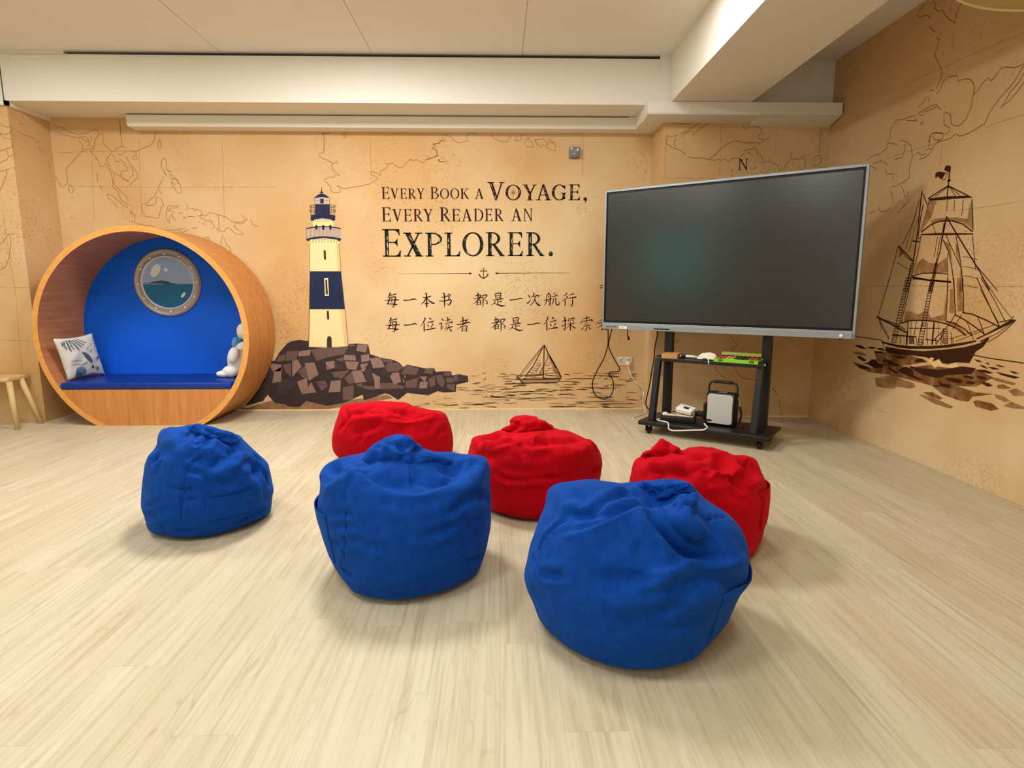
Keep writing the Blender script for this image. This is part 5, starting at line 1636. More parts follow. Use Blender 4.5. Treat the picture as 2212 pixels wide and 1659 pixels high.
fl = Flat(PLANES['b']); draw(fl, 'grid_back', I_grid, .0006); draw(fl, 'map_back', I_map, .001); fl.build('map_print', wall_back)
fl = Flat(PLANES['b'])
for k, m, d in (('text_dark',I_txt,.001),('text_green',I_txtg,.001),('text_light',I_crk,.0016),('text_brown',I_brn,.001),('text_brown2',I_cjk,.001),('text_cjk',I_cjk,.001)): draw(fl, k, m, d)
fl.build('slogan_lettering', wall_back)
fl = Flat(PLANES['b'])
for k, m, d in (('rock_shade',I_r4,.0006),('rock_dark',I_r0,.001),('rock_mid',I_r2,.0013),('rock_blue',I_r3,.0016),('rock_light',I_r1,.0019),('rock_line',I_r0,.0022)): draw(fl, k, m, d)
fl.build('rock_island_print', wall_back)
fl = Flat(PLANES['b'])
LH = (('lh_cream',I_cream,.0024),('lh_shade',I_cream2,.0026),('lh_navy',I_navy,.0030),('lh_grey',I_grey,.0028),('lh_line',I_lhl,.0033),('lh_dark',I_lhd,.0034))
for k, m, d in LH: draw(fl, k, m, d)
draw(fl, 'lh_frame', I_cream, .0032)
fl.build('lighthouse_print', wall_back)
fl = Flat(PLANES['b']); draw(fl, 'water', I_wat, .001); fl.build('sea_print', wall_back)
fl = Flat(PLANES['b'])
for k, m, d in (('boat_hull',I_bh,.0012),('boat_shade',I_bs,.0012),('boat_dark',I_bd,.0015),('boat_hl',I_bh,.0018),('boat_line',I_bl,.0021)): draw(fl, k, m, d)
fl.build('sailboat_print', wall_back)
fl = Flat(PLANES['p']); draw(fl, 'grid_pier', I_grid, .0006); draw(fl, 'map_pier', I_map_r, .001); draw(fl, 'text_pier', I_txt, .0014); fl.build('map_print', pier)
fl = Flat(PLANES['l']); draw(fl, 'grid_pil', I_grid, .0006); draw(fl, 'map_pil', I_map, .001)
fl.build('map_print', pillar)
fl = Flat(PLANES['s']); draw(fl, 'map_pils', I_map, .001); fl.build('side_map_print', pillar)
fl = Flat(PLANES['r']); draw(fl, 'grid_right', I_grid, .0006); draw(fl, 'map_right', I_map_r, .001); fl.build('map_print', wall_right)
fl = Flat(PLANES['r'])
for k, m, d in (('sea_pale',I_sp,.0006),('sea_wash',I_se,.0008),('ship_wash',I_sw,.001),('ship_dark',I_sd,.0014),('sea_light',I_slt,.0017),('ship_line',I_sl,.0018)): draw(fl, k, m, d)
fl.build('tall_ship_print', wall_right)

# ------------------------------------------------------------------ round reading nook
NX, NZ, NRO, NRI, NY0, NY1 = -3.10, .802, .925, .877, 5.29, 5.915
M_blue = mat('nook_blue_panel', (2, 92, 222), .55, spec=.25)
M_seat = mat('seat_navy_vinyl', (6, 48, 138), .42, spec=.35, var=.05)
nook = thing('reading_nook', 'round oak reading nook with blue back panel against the back wall', 'reading nook', (NX, (NY0+NY1)/2, 0))
def nk(o):
    o.parent = nook; o.matrix_parent_inverse = Matrix.Translation((-NX, -(NY0+NY1)/2, 0)); return o
mb = MB()
n = 120
def cut(r):   # angles of the ring above the floor
    a = math.asin(-NZ/r) if r > NZ else -PI/2
    return a, PI - a
pts_o = []; pts_i = []
a0, a1 = cut(NRO); b0, b1 = cut(NRI)
for i in range(n+1):
    a = a0+(a1-a0)*i/n; b = b0+(b1-b0)*i/n
    pts_o.append((NX+NRO*math.cos(a), max(0, NZ+NRO*math.sin(a)))); pts_i.append((NX+NRI*math.cos(b), max(0, NZ+NRI*math.sin(b))))
v = []
for p, q in zip(pts_o, pts_i):
    v += [(p[0],NY0,p[1]), (p[0],NY1,p[1]), (q[0],NY1,q[1]), (q[0],NY0,q[1])]
fo = []; fi = []; fe = []
for i in range(n):
    k = 4*i
    fo.append((k, k+1, k+5, k+4)); fi.append((k+2, k+3, k+7, k+6)); fe.append((k+3, k, k+4, k+7)); fe.append((k+1, k+2, k+6, k+5))
mb.add(v, fo, M_oak, True); mb.add(v, fi, M_oak_in, True); mb.add(v, fe+[(0,3,2,1), (4*n,4*n+1,4*n+2,4*n+3)], M_oak_edge)
ring = nk(mb.build('ring_shell'))
md = ring.modifiers.new('edge', 'EDGE_SPLIT'); md.split_angle = R(40)
def seg(r, z, y0, y1, m, name, lowz=0.0):
    """lower circle segment up to height z"""
    a = math.asin((z-NZ)/r); b = math.asin(max(-1, (lowz-NZ)/r))
    p = [(NX+r*math.cos(b+(a-b)*i/20), NZ+r*math.sin(b+(a-b)*i/20)) for i in range(21)]
    p += [(2*NX-x, q) for x, q in reversed(p)]
    return nk(MB().prism(p, 'y', y0, y1, m).build(name))
seg(NRI-.0005, .324, NY0+.003, NY0+.03, M_oak, 'front_panel')
seg(NRI-.001, .325, NY0+.03, NY1-.04, M_oak_in, 'seat_box')
o = nk(MB().lathe([(0, 0), (NRI-.0008, 0), (NRI-.0008, .02), (0, .02)], (NX, NY1-.04, NZ), M_blue, 96, 'y', False).build('back_panel'))
# vinyl seat pad
a = math.asin((.352-NZ)/NRI); hw = NRI*math.cos(a)-.012
seat = nk(MB().rbox(NX-hw, NX+hw, NY0-.004, NY1-.045, .326, .384, .014, M_seat).build('seat_pad'))
seat.location.x += 0
# porthole print panel on the back
PX, PY, PZ, PR = -3.143, NY1-.04, 1.256, .318
M_steel = mat('porthole_steel', (168, 158, 156), .42, .25, spec=.5, var=.18, vscale=5)
M_steel_d = mat('porthole_rim', (132, 124, 128), .45, .25, var=.1)
M_steel_l = mat('porthole_inner_rim', (206, 200, 204), .35, .2)
M_psky = mat('porthole_sky', (150, 168, 206), .3, spec=.4, var=.1, vscale=3)
M_psea = mat('porthole_sea', (12, 100, 146), .3, spec=.4, var=.3, vscale=30)
M_phill = mat('porthole_headland', (58, 70, 106), .5)
M_pglint = mat('porthole_pale_mark', (222, 220, 226), .4)
o = MB()
o.lathe([(PR*.735, .002), (PR*.76, -.012), (PR*.79, -.012)], (PX,PY,PZ), M_steel_l, 72, 'y')
o.lathe([(PR*.79, -.012), (PR*.80, -.008), (PR*.94, -.008), (PR*.95, -.013)], (PX,PY,PZ), M_steel, 72, 'y')
o.lathe([(PR*.95, -.013), (PR*.97, -.015), (PR, -.010), (PR, .001)], (PX,PY,PZ), M_steel_d, 72, 'y')
port = nk(o.build('porthole'))
def sub(o):
    o.parent = port; return o
for k in range(12):
    a = R(90 - 30*k + 2)
    sub(MB().ball((PX+PR*.868*math.cos(a), PY-.009, PZ+PR*.868*math.sin(a)), .0165, .010, .0165, M_steel_l, 14, 8).build('rivet'))
rg = PR*.74
def half(z0, up):
    h = z0-PZ; a = math.asin(h/rg)
    if up: p = [(PX+rg*math.cos(a+(PI-2*a)*i/40), PZ+rg*math.sin(a+(PI-2*a)*i/40)) for i in range(41)]
    else: p = [(PX+rg*math.cos(PI-a+(PI+2*a)*i/40), PZ+rg*math.sin(PI-a+(PI+2*a)*i/40)) for i in range(41)]
    return p
g = MB()
f2 = Flat(lambda u,w,d: (u, PY-d, w)); f2.mb = g
hz = PZ-.012
f2.poly(half(hz, True), M_psky, .001); f2.poly(half(hz, False), M_psea, .001)
f2.poly([(PX-.225,hz),(PX-.225,hz+.012),(PX-.18,hz+.010),(PX-.12,hz+.026),(PX-.06,hz+.032),(PX,hz+.026),(PX+.03,hz+.010),(PX+.055,hz+.004),(PX+.06,hz+.014),(PX+.066,hz+.003),(PX+.08,hz)], M_phill, .0018)
f2.poly([(PX-.225,hz),(PX-.225,hz+.004),(PX-.06,hz+.003),(PX-.04,hz)], M_pglint, .0022)
def ell(cx, cz, a, b, rot): return [(cx+a*math.cos(t)*math.cos(rot)-b*math.sin(t)*math.sin(rot), cz+a*math.cos(t)*math.sin(rot)+b*math.sin(t)*math.cos(rot)) for t in [2*PI*i/24 for i in range(24)]]
f2.poly(ell(PX-.105, PZ+.115, .068, .038, R(55)), M_pglint, .002); f2.poly(ell(PX-.008, PZ+.122, .019, .017, 0), M_pglint, .002); f2.poly(ell(PX+.135, PZ-.115, .03, .014, R(50)), M_pglint, .002)
sub(g.build('sea_view_picture', clean=False))

# scatter cushion leaning in the nook
def pillow_mesh(c00, c10, c11, c01, thick, m_front, m_back, name, N=24):
    """corners bottom-left, bottom-right, top-right, top-left"""
    P = [Vector(c) for c in (c00, c10, c11, c01)]
    nrm = (P[1]-P[0]).cross(P[3]-P[0]).normalized()
    mb = MB(); v = []
    for side in (1, -1):
        for j in range(N+1):
            for i in range(N+1):
                s, t = i/N, j/N
                # edges bow inwards
                bs = .045*(1-(2*t-1)**2); bt = .05*(1-(2*s-1)**2)
                s2 = s+(0.5-s)*2*bs*abs(2*s-1); t2 = t+(0.5-t)*2*bt*abs(2*t-1)
                p = P[0]*(1-s2)*(1-t2)+P[1]*s2*(1-t2)+P[2]*s2*t2+P[3]*(1-s2)*t2
                b = max(0, (1-(2*s-1)**2))*max(0, (1-(2*t-1)**2))
                h = thick*b**.42
                h += .012*b**.5*noise.noise(Vector((s*5, t*5, side*3.)))
                v.append(p+nrm*(side*h))
    f1 = []; f2 = []
    K = (N+1)*(N+1)
    for j in range(N):
        for i in range(N):
            a = j*(N+1)+i
            f1.append((a, a+1, a+N+2, a+N+1)); f2.append((K+a, K+a+N+1, K+a+N+2, K+a+1))
    mb.add(v, f1, m_front, True); mb.add(v, f2, m_back, True)
    return mb.build(name), nrm, P
M_cush = mat('cushion_pale_cotton', (212, 208, 200), .85, spec=.1, var=.12, vscale=14, bump=.15, bscale=30)
CUS = ((-3.839, 5.385, 0.386), (-3.766, 5.792, 0.386), (-3.795, 5.709, 0.792), (-3.868, 5.3, 0.774))
cush, cn, cp = pillow_mesh(*CUS, .055, M_cush, M_cush, 'scatter_cushion')
tag(cush, 'pale cushion printed with blue leaves leaning inside the round nook', 'cushion')
I_c1 = wash('cushion_print_slate', (70, 92, 116), .95); I_c2 = wash('cushion_print_blue', (72, 120, 150), .8); I_c3 = wash('cushion_print_grey', (150, 150, 160), .7); I_c4 = mat('cushion_print_ink', (34, 52, 84), .8)
def cush_pt(s, t, d):
    P = cp
    bs = .045*(1-(2*t-1)**2); bt = .05*(1-(2*s-1)**2)
    s2 = s+(0.5-s)*2*bs*abs(2*s-1); t2 = t+(0.5-t)*2*bt*abs(2*t-1)
    p = P[0]*(1-s2)*(1-t2)+P[1]*s2*(1-t2)+P[2]*s2*t2+P[3]*(1-s2)*t2
    b = max(0, (1-(2*s-1)**2))*max(0, (1-(2*t-1)**2))
    return tuple(p+cn*(.055*b**.42+.012*b**.5*noise.noise(Vector((s*5, t*5, 3.)))+d+.004))
fc = Flat(cush_pt)
def leafline(pts, w, m): 
    q = []; ww = []
    for i in range(len(pts)-1):
        for k in range(4):
            t = k/4; q.append((pts[i][0]+(pts[i+1][0]-pts[i][0])*t, pts[i][1]+(pts[i+1][1]-pts[i][1])*t)); ww.append(w)
    q.append(pts[-1]); ww.append(w*.3); fc.line(q, ww, m, 0)
for pts, w in [([(.16,.93),(.12,.82),(.14,.72)],.03),([(.22,.95),(.2,.8),(.22,.66)],.035),([(.28,.95),(.27,.8),(.3,.7)],.03),([(.3,.95),(.36,.82),(.42,.66)],.035),([(.36,.95),(.42,.85),(.5,.74)],.03),([(.42,.96),(.5,.86),(.58,.78)],.03),([(.5,.96),(.58,.88),(.66,.84)],.025),([(.1,.9),(.08,.8)],.03)]: leafline(pts, w, I_c1)
for pts, w in [([(.97,.84),(.88,.86)],.02),([(.97,.76),(.87,.78)],.024),([(.97,.7),(.86,.72)],.02),([(.97,.6),(.92,.55)],.024),([(.96,.5),(.9,.48)],.02)]: leafline(pts, w, I_c2)
fc.poly([(.44,.64),(.54,.6),(.62,.5),(.66,.38),(.62,.32),(.54,.4),(.48,.5)], I_c1, .001)
fc.poly(ell(.30,.17,.13,.12,0), I_c2, .001); fc.poly(ell(.24,.08,.10,.07,0), I_c1, .002)
fc.poly(ell(.36,.22,.03,.02,.4), I_c3, .002); fc.poly(ell(.40,.34,.10,.02,.3), I_c3, .001); fc.poly(ell(.26,.44,.14,.016,-.1), I_c3, .001); fc.poly(ell(.22,.36,.12,.016,-.1), I_c3, .001)
fc.poly(ell(.62,.24,.035,.04,0), I_c4, .002); fc.poly(ell(.74,.18,.06,.07,.3), I_c3, .001); fc.poly(ell(.76,.18,.022,.026,.3), I_c4, .002); fc.poly(ell(.86,.44,.03,.03,0), I_c4, .002); fc.poly(ell(.8,.42,.04,.03,.5), I_c3, .0015)
fc.poly(ell(.64,.7,.05,.015,.6), I_c3, .001); fc.poly(ell(.72,.62,.05,.014,1.), I_c3, .001); fc.poly(ell(.76,.76,.06,.012,.9), I_c3, .001); fc.poly(ell(.62,.06,.1,.02,0), I_c2, .001)
fc.build('leaf_print', cush)

# plush bear at the other end of the pad
M_plush = mat('white_plush', (236, 234, 230), .95, spec=.05, sheen=.3, bump=.35, bscale=90)
M_bow = mat('blue_bow_cloth', (96, 164, 214), .85, spec=.1)
M_eye = mat('plush_brown_eye', (96, 76, 64), .4)
BX, BY, BZ = -2.41, 5.68, .385
bear = thing('plush_bear', 'white plush bear with a blue bow sitting at the right end of the nook', 'plush toy', (BX, BY, BZ))
b = MB()
b.ball((-.02, 0, .150), .115, .11, .150, M_plush); b.ball((.06, 0, .425), .09, .095, .085, M_plush)
b.ball((.018, 0, .392), .048, .05, .040, M_plush); b.ball((.03, 0, .272), .075, .095, .055, M_plush)
for sy in (-1, 1):
    b.ball((-.150, sy*.075, .032), .075, .045, .032, M_plush, rot=Matrix.Rotation(R(sy*8), 3, 'Z')); b.ball((-.085, sy*.075, .055), .075, .05, .055, M_plush)
    b.ball((-.03, sy*.115, .21), .05, .035, .08, M_plush, rot=Matrix.Rotation(R(20), 3, 'Y')); b.ball((.075, sy*.075, .50), .03, .022, .032, M_plush)
body = b.build('body', bear, clean=False)
md = body.modifiers.new('merge', 'REMESH'); md.mode = 'VOXEL'; md.voxel_size = .009; md.use_smooth_shade = True
md = body.modifiers.new('soft', 'SMOOTH'); md.iterations = 4
b = MB(); b.ball((-.042, -.03, .315), .030, .036, .056, M_bow, rot=Matrix.Rotation(R(8), 3, 'Y')); b.ball((-.035, .045, .31), .03, .034, .05, M_bow); b.ball((-.038, .008, .305), .022, .018, .022, M_bow); b.ball((-.050, -.02, .258), .018, .018, .034, M_bow)
b.build('bow', bear)
for sy in (-1, 1): MB().ball((-.012, sy*.042, .428), .014, .012, .016, M_eye).build('eye', bear)
MB().ball((-.030, 0, .402), .012, .016, .010, M_eye).build('nose', bear)

# low pale bench at the left edge
bench = thing('low_bench', 'pale wooden bench with splayed legs left of the round nook', 'bench', (-4.85, 5.3, 0))
p = [(-.75,-.13)] + [( .60+.045*math.sin(t), -.105-.03*math.cos(t)) for t in (0, .5, 1.0, PI/2)] + [(.645,.14), (-.75,.14)]
bt = MB().prism(p, 'z', .412, .444, M_beech).build('bench_top', bench); bevel(bt, .006, 3)
for (x, y, dx, dy) in ((.655,-.145,.035,-.035), (.68,.10,.09,.045), (-.62,-.12,-.04,-.03), (-.62,.08,-.06,.03)):
    MB().tube([(x-dx*.0+ (0 if x<0 else .045)-.0, y, .0), (x-dx+(0 if x<0 else .045)-.01, y-dy, .413)], .0195, M_beech, 14, 0, .024).build('leg', bench)

# ------------------------------------------------------------------ interactive display on its trolley
TE = R(-36.5)                       # direction of the display's long side
ex = Vector((math.cos(TE), math.sin(TE), 0)); ey = Vector((-math.sin(TE), math.cos(TE), 0))   # ey points away from the room
def TP(a, nn): return ex*a - ey*nn  # a along the screen, nn towards the viewer
M_alu = mat('display_grey_frame', (150, 158, 164), .38, .45, spec=.5)
M_alu_l = mat('display_silver_line', (188, 194, 196), .35, .4)
M_bez = mat('display_black_bezel', (10, 10, 18), .35)
M_scr = mat('display_dark_glass', (24, 25, 28), .24, spec=.9)
M_blk = mat('trolley_black_metal', (24, 23, 26), .38, spec=.4, var=.1, bump=.05, bscale=400)
M_blk2 = mat('black_plastic', (18, 17, 19), .45, spec=.35)
M_rub = mat('castor_black', (20, 19, 20), .55)
M_whl = mat('castor_grey', (170, 168, 164), .4)
M_wpl = mat('white_plastic', (236, 234, 228), .4, spec=.4)
M_wcab = mat('white_cable', (232, 226, 212), .45)
M_bcab = mat('black_cable', (26, 14, 14), .5)
ctr = TP(-1.463, -4.864)
disp = thing('interactive_display', 'large dark flat screen display in a slim silver frame', 'screen', (ctr.x, ctr.y, .848), TE)
# local: x along, y away from the viewer, z up from lower edge
Wd, Hd = .988, 1.186
fr = MB()
fr.box(-Wd, -Wd+.013, 0, .045, 0, Hd, M_alu).box(Wd-.016, Wd, 0, .045, 0, Hd, M_alu).box(-Wd+.013, Wd-.016, 0, .045, Hd-.016, Hd, M_alu)
fr.box(-Wd+.013, Wd-.016, 0, .045, .04, .056, M_alu).box(-Wd+.013, Wd-.016, -.012, .045, 0, .040, M_alu)
frame = bevel(fr.build('frame', disp), .002)
MB().box(-Wd+.013, Wd-.016, -.014, -.003, .0405, .0445, M_alu_l).build('light_strip', disp)
MB().box(-Wd+.013, Wd-.016, .012, .04, .056, Hd-.016, M_bez).build('bezel', disp)
MB().box(-Wd+.030, Wd-.033, .0095, .013, .074, Hd-.033, M_scr).build('screen', disp)
MB().box(-Wd+.05, Wd-.05, .045, .062, .08, Hd-.1, M_blk2).build('back_cover', disp)
MB().rbox(-.50, -.36, -.0145, -.011, .013, .022, .0016, M_bez).build('sensor_slot', disp)
st = MB().box(-.815, -.745, -.0135, -.012, .006, .032, mat('sticker_white', (236,236,232), .5)).build('sticker', disp)
f3 = Flat(lambda u,w,d: (u, -.0135-d, w)); mt = mat('sticker_ink', (90, 88, 100), .6)
for q in ((-.808,.026,-.79,.026),(-.808,.021,-.794,.021),(-.785,.026,-.755,.024),(-.79,.017,-.76,.015),(-.806,.012,-.78,.012)): f3.line([(q[0],q[1]),(q[2],q[3])], [.003,.003], mt, .0004)
f3.build('sticker_print', st)
for x0, x1, zz, hh, mm_ in ((-.945,-.905,.020,.006,M_bez),(-.902,-.885,.020,.006,M_bez),(-.88,-.84,.020,.006,M_bez),(-.13,-.07,.014,.006,M_alu_l),(.22,.40,.010,.004,M_alu_l)):
    f3 = Flat(lambda u,w,d: (u, -.012-d, w)); f3.line([(x0,zz),(x1,zz)], [hh,hh], mm_, .0005); f3.build('front_mark', disp)
MB().lathe([(0,-.018),(.012,-.018),(.013,-.011)], (.905, 0, .020), mat('button_lit', (232,240,236), .4), 20, 'y').build('power_button', disp)

cc = TP(-1.466, -4.964)
cart = thing('display_trolley', 'black metal trolley on castors carrying the large screen', 'trolley', (cc.x, cc.y, 0), TE)
# local: x along, y away, z up ; front edge y=-.35
base = MB().rbox(-.515, .515, -.33, .10, .085, .112, .006, M_blk).build('base_plate', cart)
MB().box(-.515, .515, -.3285, -.322, .078, .086, M_blk).build('base_lip', cart)
for x in (-.395, .395):
    p = MB().box(x-.034, x+.034, -.028, .028, .112, 1.62, M_blk).build('post', cart); bevel(p, .004)
    MB().box(x-.055, x+.055, -.0365, -.028, 1.0, 1.5, M_blk).build('mount_bracket', cart)
    q = MB().prism([(-.275,.112),(-.215,.112),(-.115,.628),(-.150,.640),(-.165,.636)], 'x', x-.058 if x<0 else x-.030, x-.010 if x<0 else x+.018, M_blk).build('brace_leg', cart); bevel(q, .004)
    MB().box(x-.05 if x<0 else x-.03, x-.015 if x<0 else x+.018, -.150, -.02, .628, .645, M_blk).build('brace_arm', cart)
    MB().lathe([(0,-.006),(.009,-.005),(.010,0)], (x+.02, -.150, .625), M_whl, 12, 'y').build('bolt', cart)
sh = MB().box(-.41, .40, -.185, .03, .617, .630, M_blk).box(-.41, .40, -.187, -.18, .604, .630, M_blk).build('shelf', cart); bevel(sh, .003)
for x in (-.44, .445):
    for y in (-.275, .05):
        cs = MB().box(x-.022, x+.022, y-.024, y+.024, .070, .085, M_rub).box(x-.022, x-.016, y-.02, y+.022, .022, .072, M_rub).box(x+.016, x+.022, y-.02, y+.022, .022, .072, M_rub).build('castor', cart)
        w = MB().lathe([(0,-.013),(.018,-.013),(.028,-.010),(.0285,.010),(.018,.013),(0,.013)], (x, y+.004, .0285), M_rub, 24, 'x').lathe([(0,-.0145),(.013,-.0145),(.014,-.012)], (x, y+.004, .0285), M_whl, 20, 'x').lathe([(0,.0145),(.013,.0145),(.014,.012)], (x, y+.004, .0285), M_whl, 20, 'x').build('wheel', cs)
def CL(a, y, z):     # trolley local to world
    p = cc + ex*a + ey*y
    return Vector((p.x, p.y, z))
def on_cart(name, label, cat, a, y, z, rz=0.0):
    p = CL(a, y, z); return thing(name, label, cat, p[:], TE+rz)
SHZ = .630
# shelf things
t = on_cart('cardboard_box', 'small brown cardboard box at the left end of the trolley shelf', 'box', -.335, -.09, SHZ+.0005, R(6))
M_card = mat('brown_card', (190, 142, 84), .8, var=.06); 
MB().box(-.065, .065, -.085, .085, 0, .036, M_card).build('carton', t); MB().box(-.066, .066, -.086, .0, .0365, .0375, M_card).build('lid_flap', t)
t = on_cart('marker_pen', 'silver and black marker lying on the trolley shelf beside the white cable', 'pen', -.165, -.085, SHZ+.0165, R(-4))
M_sil = mat('pen_silver', (206, 210, 212), .3, .6)
MB().lathe([(0,-.055),(.013,-.055),(.014,-.05),(.014,.075),(0,.075)], (0,0,0), M_sil, 20, 'x').build('barrel', t)
MB().lathe([(0,-.09),(.013,-.09),(.0155,-.085),(.0155,-.055),(0,-.055)], (0,0,0), M_blk2, 20, 'x').build('cap', t)
MB().lathe([(0,-.10),(.011,-.10),(.013,-.09),(0,-.09)], (0,0,0), M_wpl, 20, 'x').build('end_button', t)
t = on_cart('cable_bundle', 'coiled bundle of white cable lying on the trolley shelf', 'cable', -.03, -.10, SHZ)
cb = MB(); rr = random.Random(5)
for k in range(9):
    h = .006+.005*k; w = .085-.004*k; d = .03*(1-.05*k); ph = rr.uniform(-.2,.2)
    cb.tube([(w*math.cos(a+ph)+.004*rr.uniform(-1,1), d*math.sin(a+ph), h+.010*(1-abs(math.cos(a)))) for a in [2*PI*i/16 for i in range(17)]], .0055, M_wcab, 8, 3)
cb.ball((0,0,.022), .07, .026, .022, M_wcab)
cb.build('coil', t)
MB().tube([(-.03,-.03,.012),(-.01,-.05,.024),(.02,-.065,.018),(.032,-.085,.004),(.036,-.09,-.02)], .0045, M_wcab, 8, 5).build('loose_end', t)
t = on_cart('toy_keyboard', 'lime green plastic tray set with red and black keys on the trolley shelf', 'toy', .215, -.085, SHZ+.0005, R(-1))
M_lime = mat('lime_plastic', (132, 206, 34), .4, spec=.4); M_lime_t = mat('lime_clear_lid', (150, 170, 30), .3); M_grn = mat('green_clip', (12, 134, 64), .4)
k = MB(); k.box(-.175, .16, -.095, .085, 0, .010, M_lime).box(-.175, .16, -.095, -.087, .01, .028, M_lime).box(.152, .16, -.087, .085, .01, .030, M_lime).box(-.175, -.167, -.087, .085, .01, .028, M_lime)
k.build('tray', t)
lid = MB(); lid.add([(-.175,.085,.01),(.16,.085,.01),(.16,.112,.062),(-.175,.112,.062),(-.175,.090,.01),(.16,.090,.01),(.16,.117,.062),(-.175,.117,.062)], [(0,1,2,3),(7,6,5,4),(3,2,6,7),(0,3,7,4),(1,5,6,2)], M_lime_t); lid.build('lid', t)
M_kr = mat('key_red', (196, 44, 36), .45); M_ko = mat('key_orange', (206, 140, 84), .5); M_kb = mat('key_black', (36, 32, 40), .5)
for j in range(3):
    for i in range(9):
        m = [M_kr, M_kr, M_ko, M_ko, M_kb, M_kb, M_kb, M_kr, M_kr][i] if j < 2 else M_kb
        x = -.158+i*.034; y = -.075+j*.05
        MB().rbox(x, x+.029, y, y+.043, .012, .036+.003*j, .004, m, 2).build('key', t)
for x in (-.14, .095): MB().rbox(x, x+.036, -.1005, -.094, .008, .026, .003, M_grn, 2).build('clip', t)
# base plate things
BZ0 = .1125
t = on_cart('media_box', 'flat black box holding white adapters on the trolley base', 'box', -.235, -.16, BZ0, R(14))
MB().rbox(-.135, .14, -.085, .085, 0, .044, .004, M_blk2).build('case', t)
MB().tube([(.0,-.084,.046),(.004,-.088,.040),(.002,-.090,.025),(-.004,-.0885,.018)], .004, M_blk2, 8, 4).build('short_lead', t)
BT = BZ0+.0445
t = on_cart('power_strip', 'white adapter lying flat at the left of the black box', 'adapter', -.30, -.185, BT, R(8))
MB().rbox(-.055, -.015, -.028, .02, 0, .022, .006, M_wpl).build('plug_head', t); MB().rbox(-.03, .06, -.028, .02, 0, .012, .004, mat('ivory_plastic', (216, 206, 190), .5)).build('body', t)
t = on_cart('document_scanner', 'white gadget with a tilted head standing on the flat black box', 'gadget', -.185, -.135, BT, R(6))
M_ivo = mat('ivory_base', (220, 208, 190), .5)
MB().rbox(-.075, .075, -.05, .05, 0, .010, .003, M_ivo).build('foot_plate', t)
MB().tube([(-.03,0,.010),(-.03,0,.034)], .010, M_ivo, 12, 0).build('neck', t)
b = MB().rbox(-.065, .075, -.045, .05, -.02, .02, .008, M_wpl, 3).build('head', t); b.location = (0,-.004,.053); b.rotation_euler = (R(16), R(8), R(-14))
q = MB().box(-.012, .035, -.018, .016, .0205, .0215, mat('dark_panel', (40, 58, 48), .3)).build('screen_panel', b)
MB().lathe([(0,.0245),(.004,.0245),(.005,.0205)], (-.035,.028,0), M_alu, 12).build('button', b)
t = on_cart('black_adapter', 'black power brick behind the white gadget on the trolley base', 'adapter', -.07, -.085, BT, R(-6))
MB().rbox(-.04, .04, -.03, .03, 0, .042, .006, M_blk2).build('brick', t)
MB().tube([(-.04,0,.02),(-.10,.02,.03),(-.16,.0,.014),(-.20,.03,.02),(-.25,-.01,.006)], .004, M_blk2, 8, 5).build('lead', t)
# loudspeaker
t = on_cart('portable_speaker', 'black portable loudspeaker with silver front and carrying handle on the trolley base', 'speaker', .105, -.125, BZ0, R(-1))
MB().rbox(-.115, .115, -.035, .075, 0, .268, .016, M_blk2, 4).build('cabinet', t)
M_silv = mat('speaker_silver_mesh', (192, 194, 192), .42, .2, spec=.4, bump=.08, bscale=500)
gp = []
for i in range(64):
    a = 2*PI*i/64; c, s = math.cos(a), math.sin(a)
    e = .28
    x = math.copysign(abs(c)**e, c); z = math.copysign(abs(s)**e, s)
    x *= .106*(1-.075*(1-z*z)); z *= .122*(1-.03*(1-x*x*80))
    gp.append((x, z+.139))
g = MB().prism(gp, 'y', -.050, -.034, M_silv).build('front_grille', t); bevel(g, .004, 3)
MB().add([(-.078+.024*math.cos(a), -.0508, .042+.009*math.sin(a)) for a in [2*PI*i/20 for i in range(20)]], [list(range(20))], M_blk2).build('badge', t)
MB().tube([(-.112,.02,.25),(-.112,.02,.31),(-.10,.02,.338),(-.07,.02,.348),(.07,.02,.348),(.10,.02,.338),(.112,.02,.31),(.112,.02,.25)], .007, M_blk2, 10, 5).tube([(-.07,.02,.348),(0,.02,.350),(.07,.02,.348)], .0125, M_blk2, 12, 4).build('handle', t)
MB().box(-.03, .04, -.01, .02, .267, .272, M_alu).build('top_panel', t)
MB().rbox(-.142, -.114, -.02, .055, .03, .17, .012, M_blk2).build('side_pocket', t)
MB().tube([(.116,.03,.235),(.132,.03,.20),(.135,.03,.16)], .004, M_whl, 8, 4).tube([(.134,.03,.165),(.146,.028,.12),(.150,.026,.09),(.142,.024,.05),(.146,.02,.02),(.168,.01,.004)], .0085, M_blk2, 8, 4).build('shoulder_strap', t)

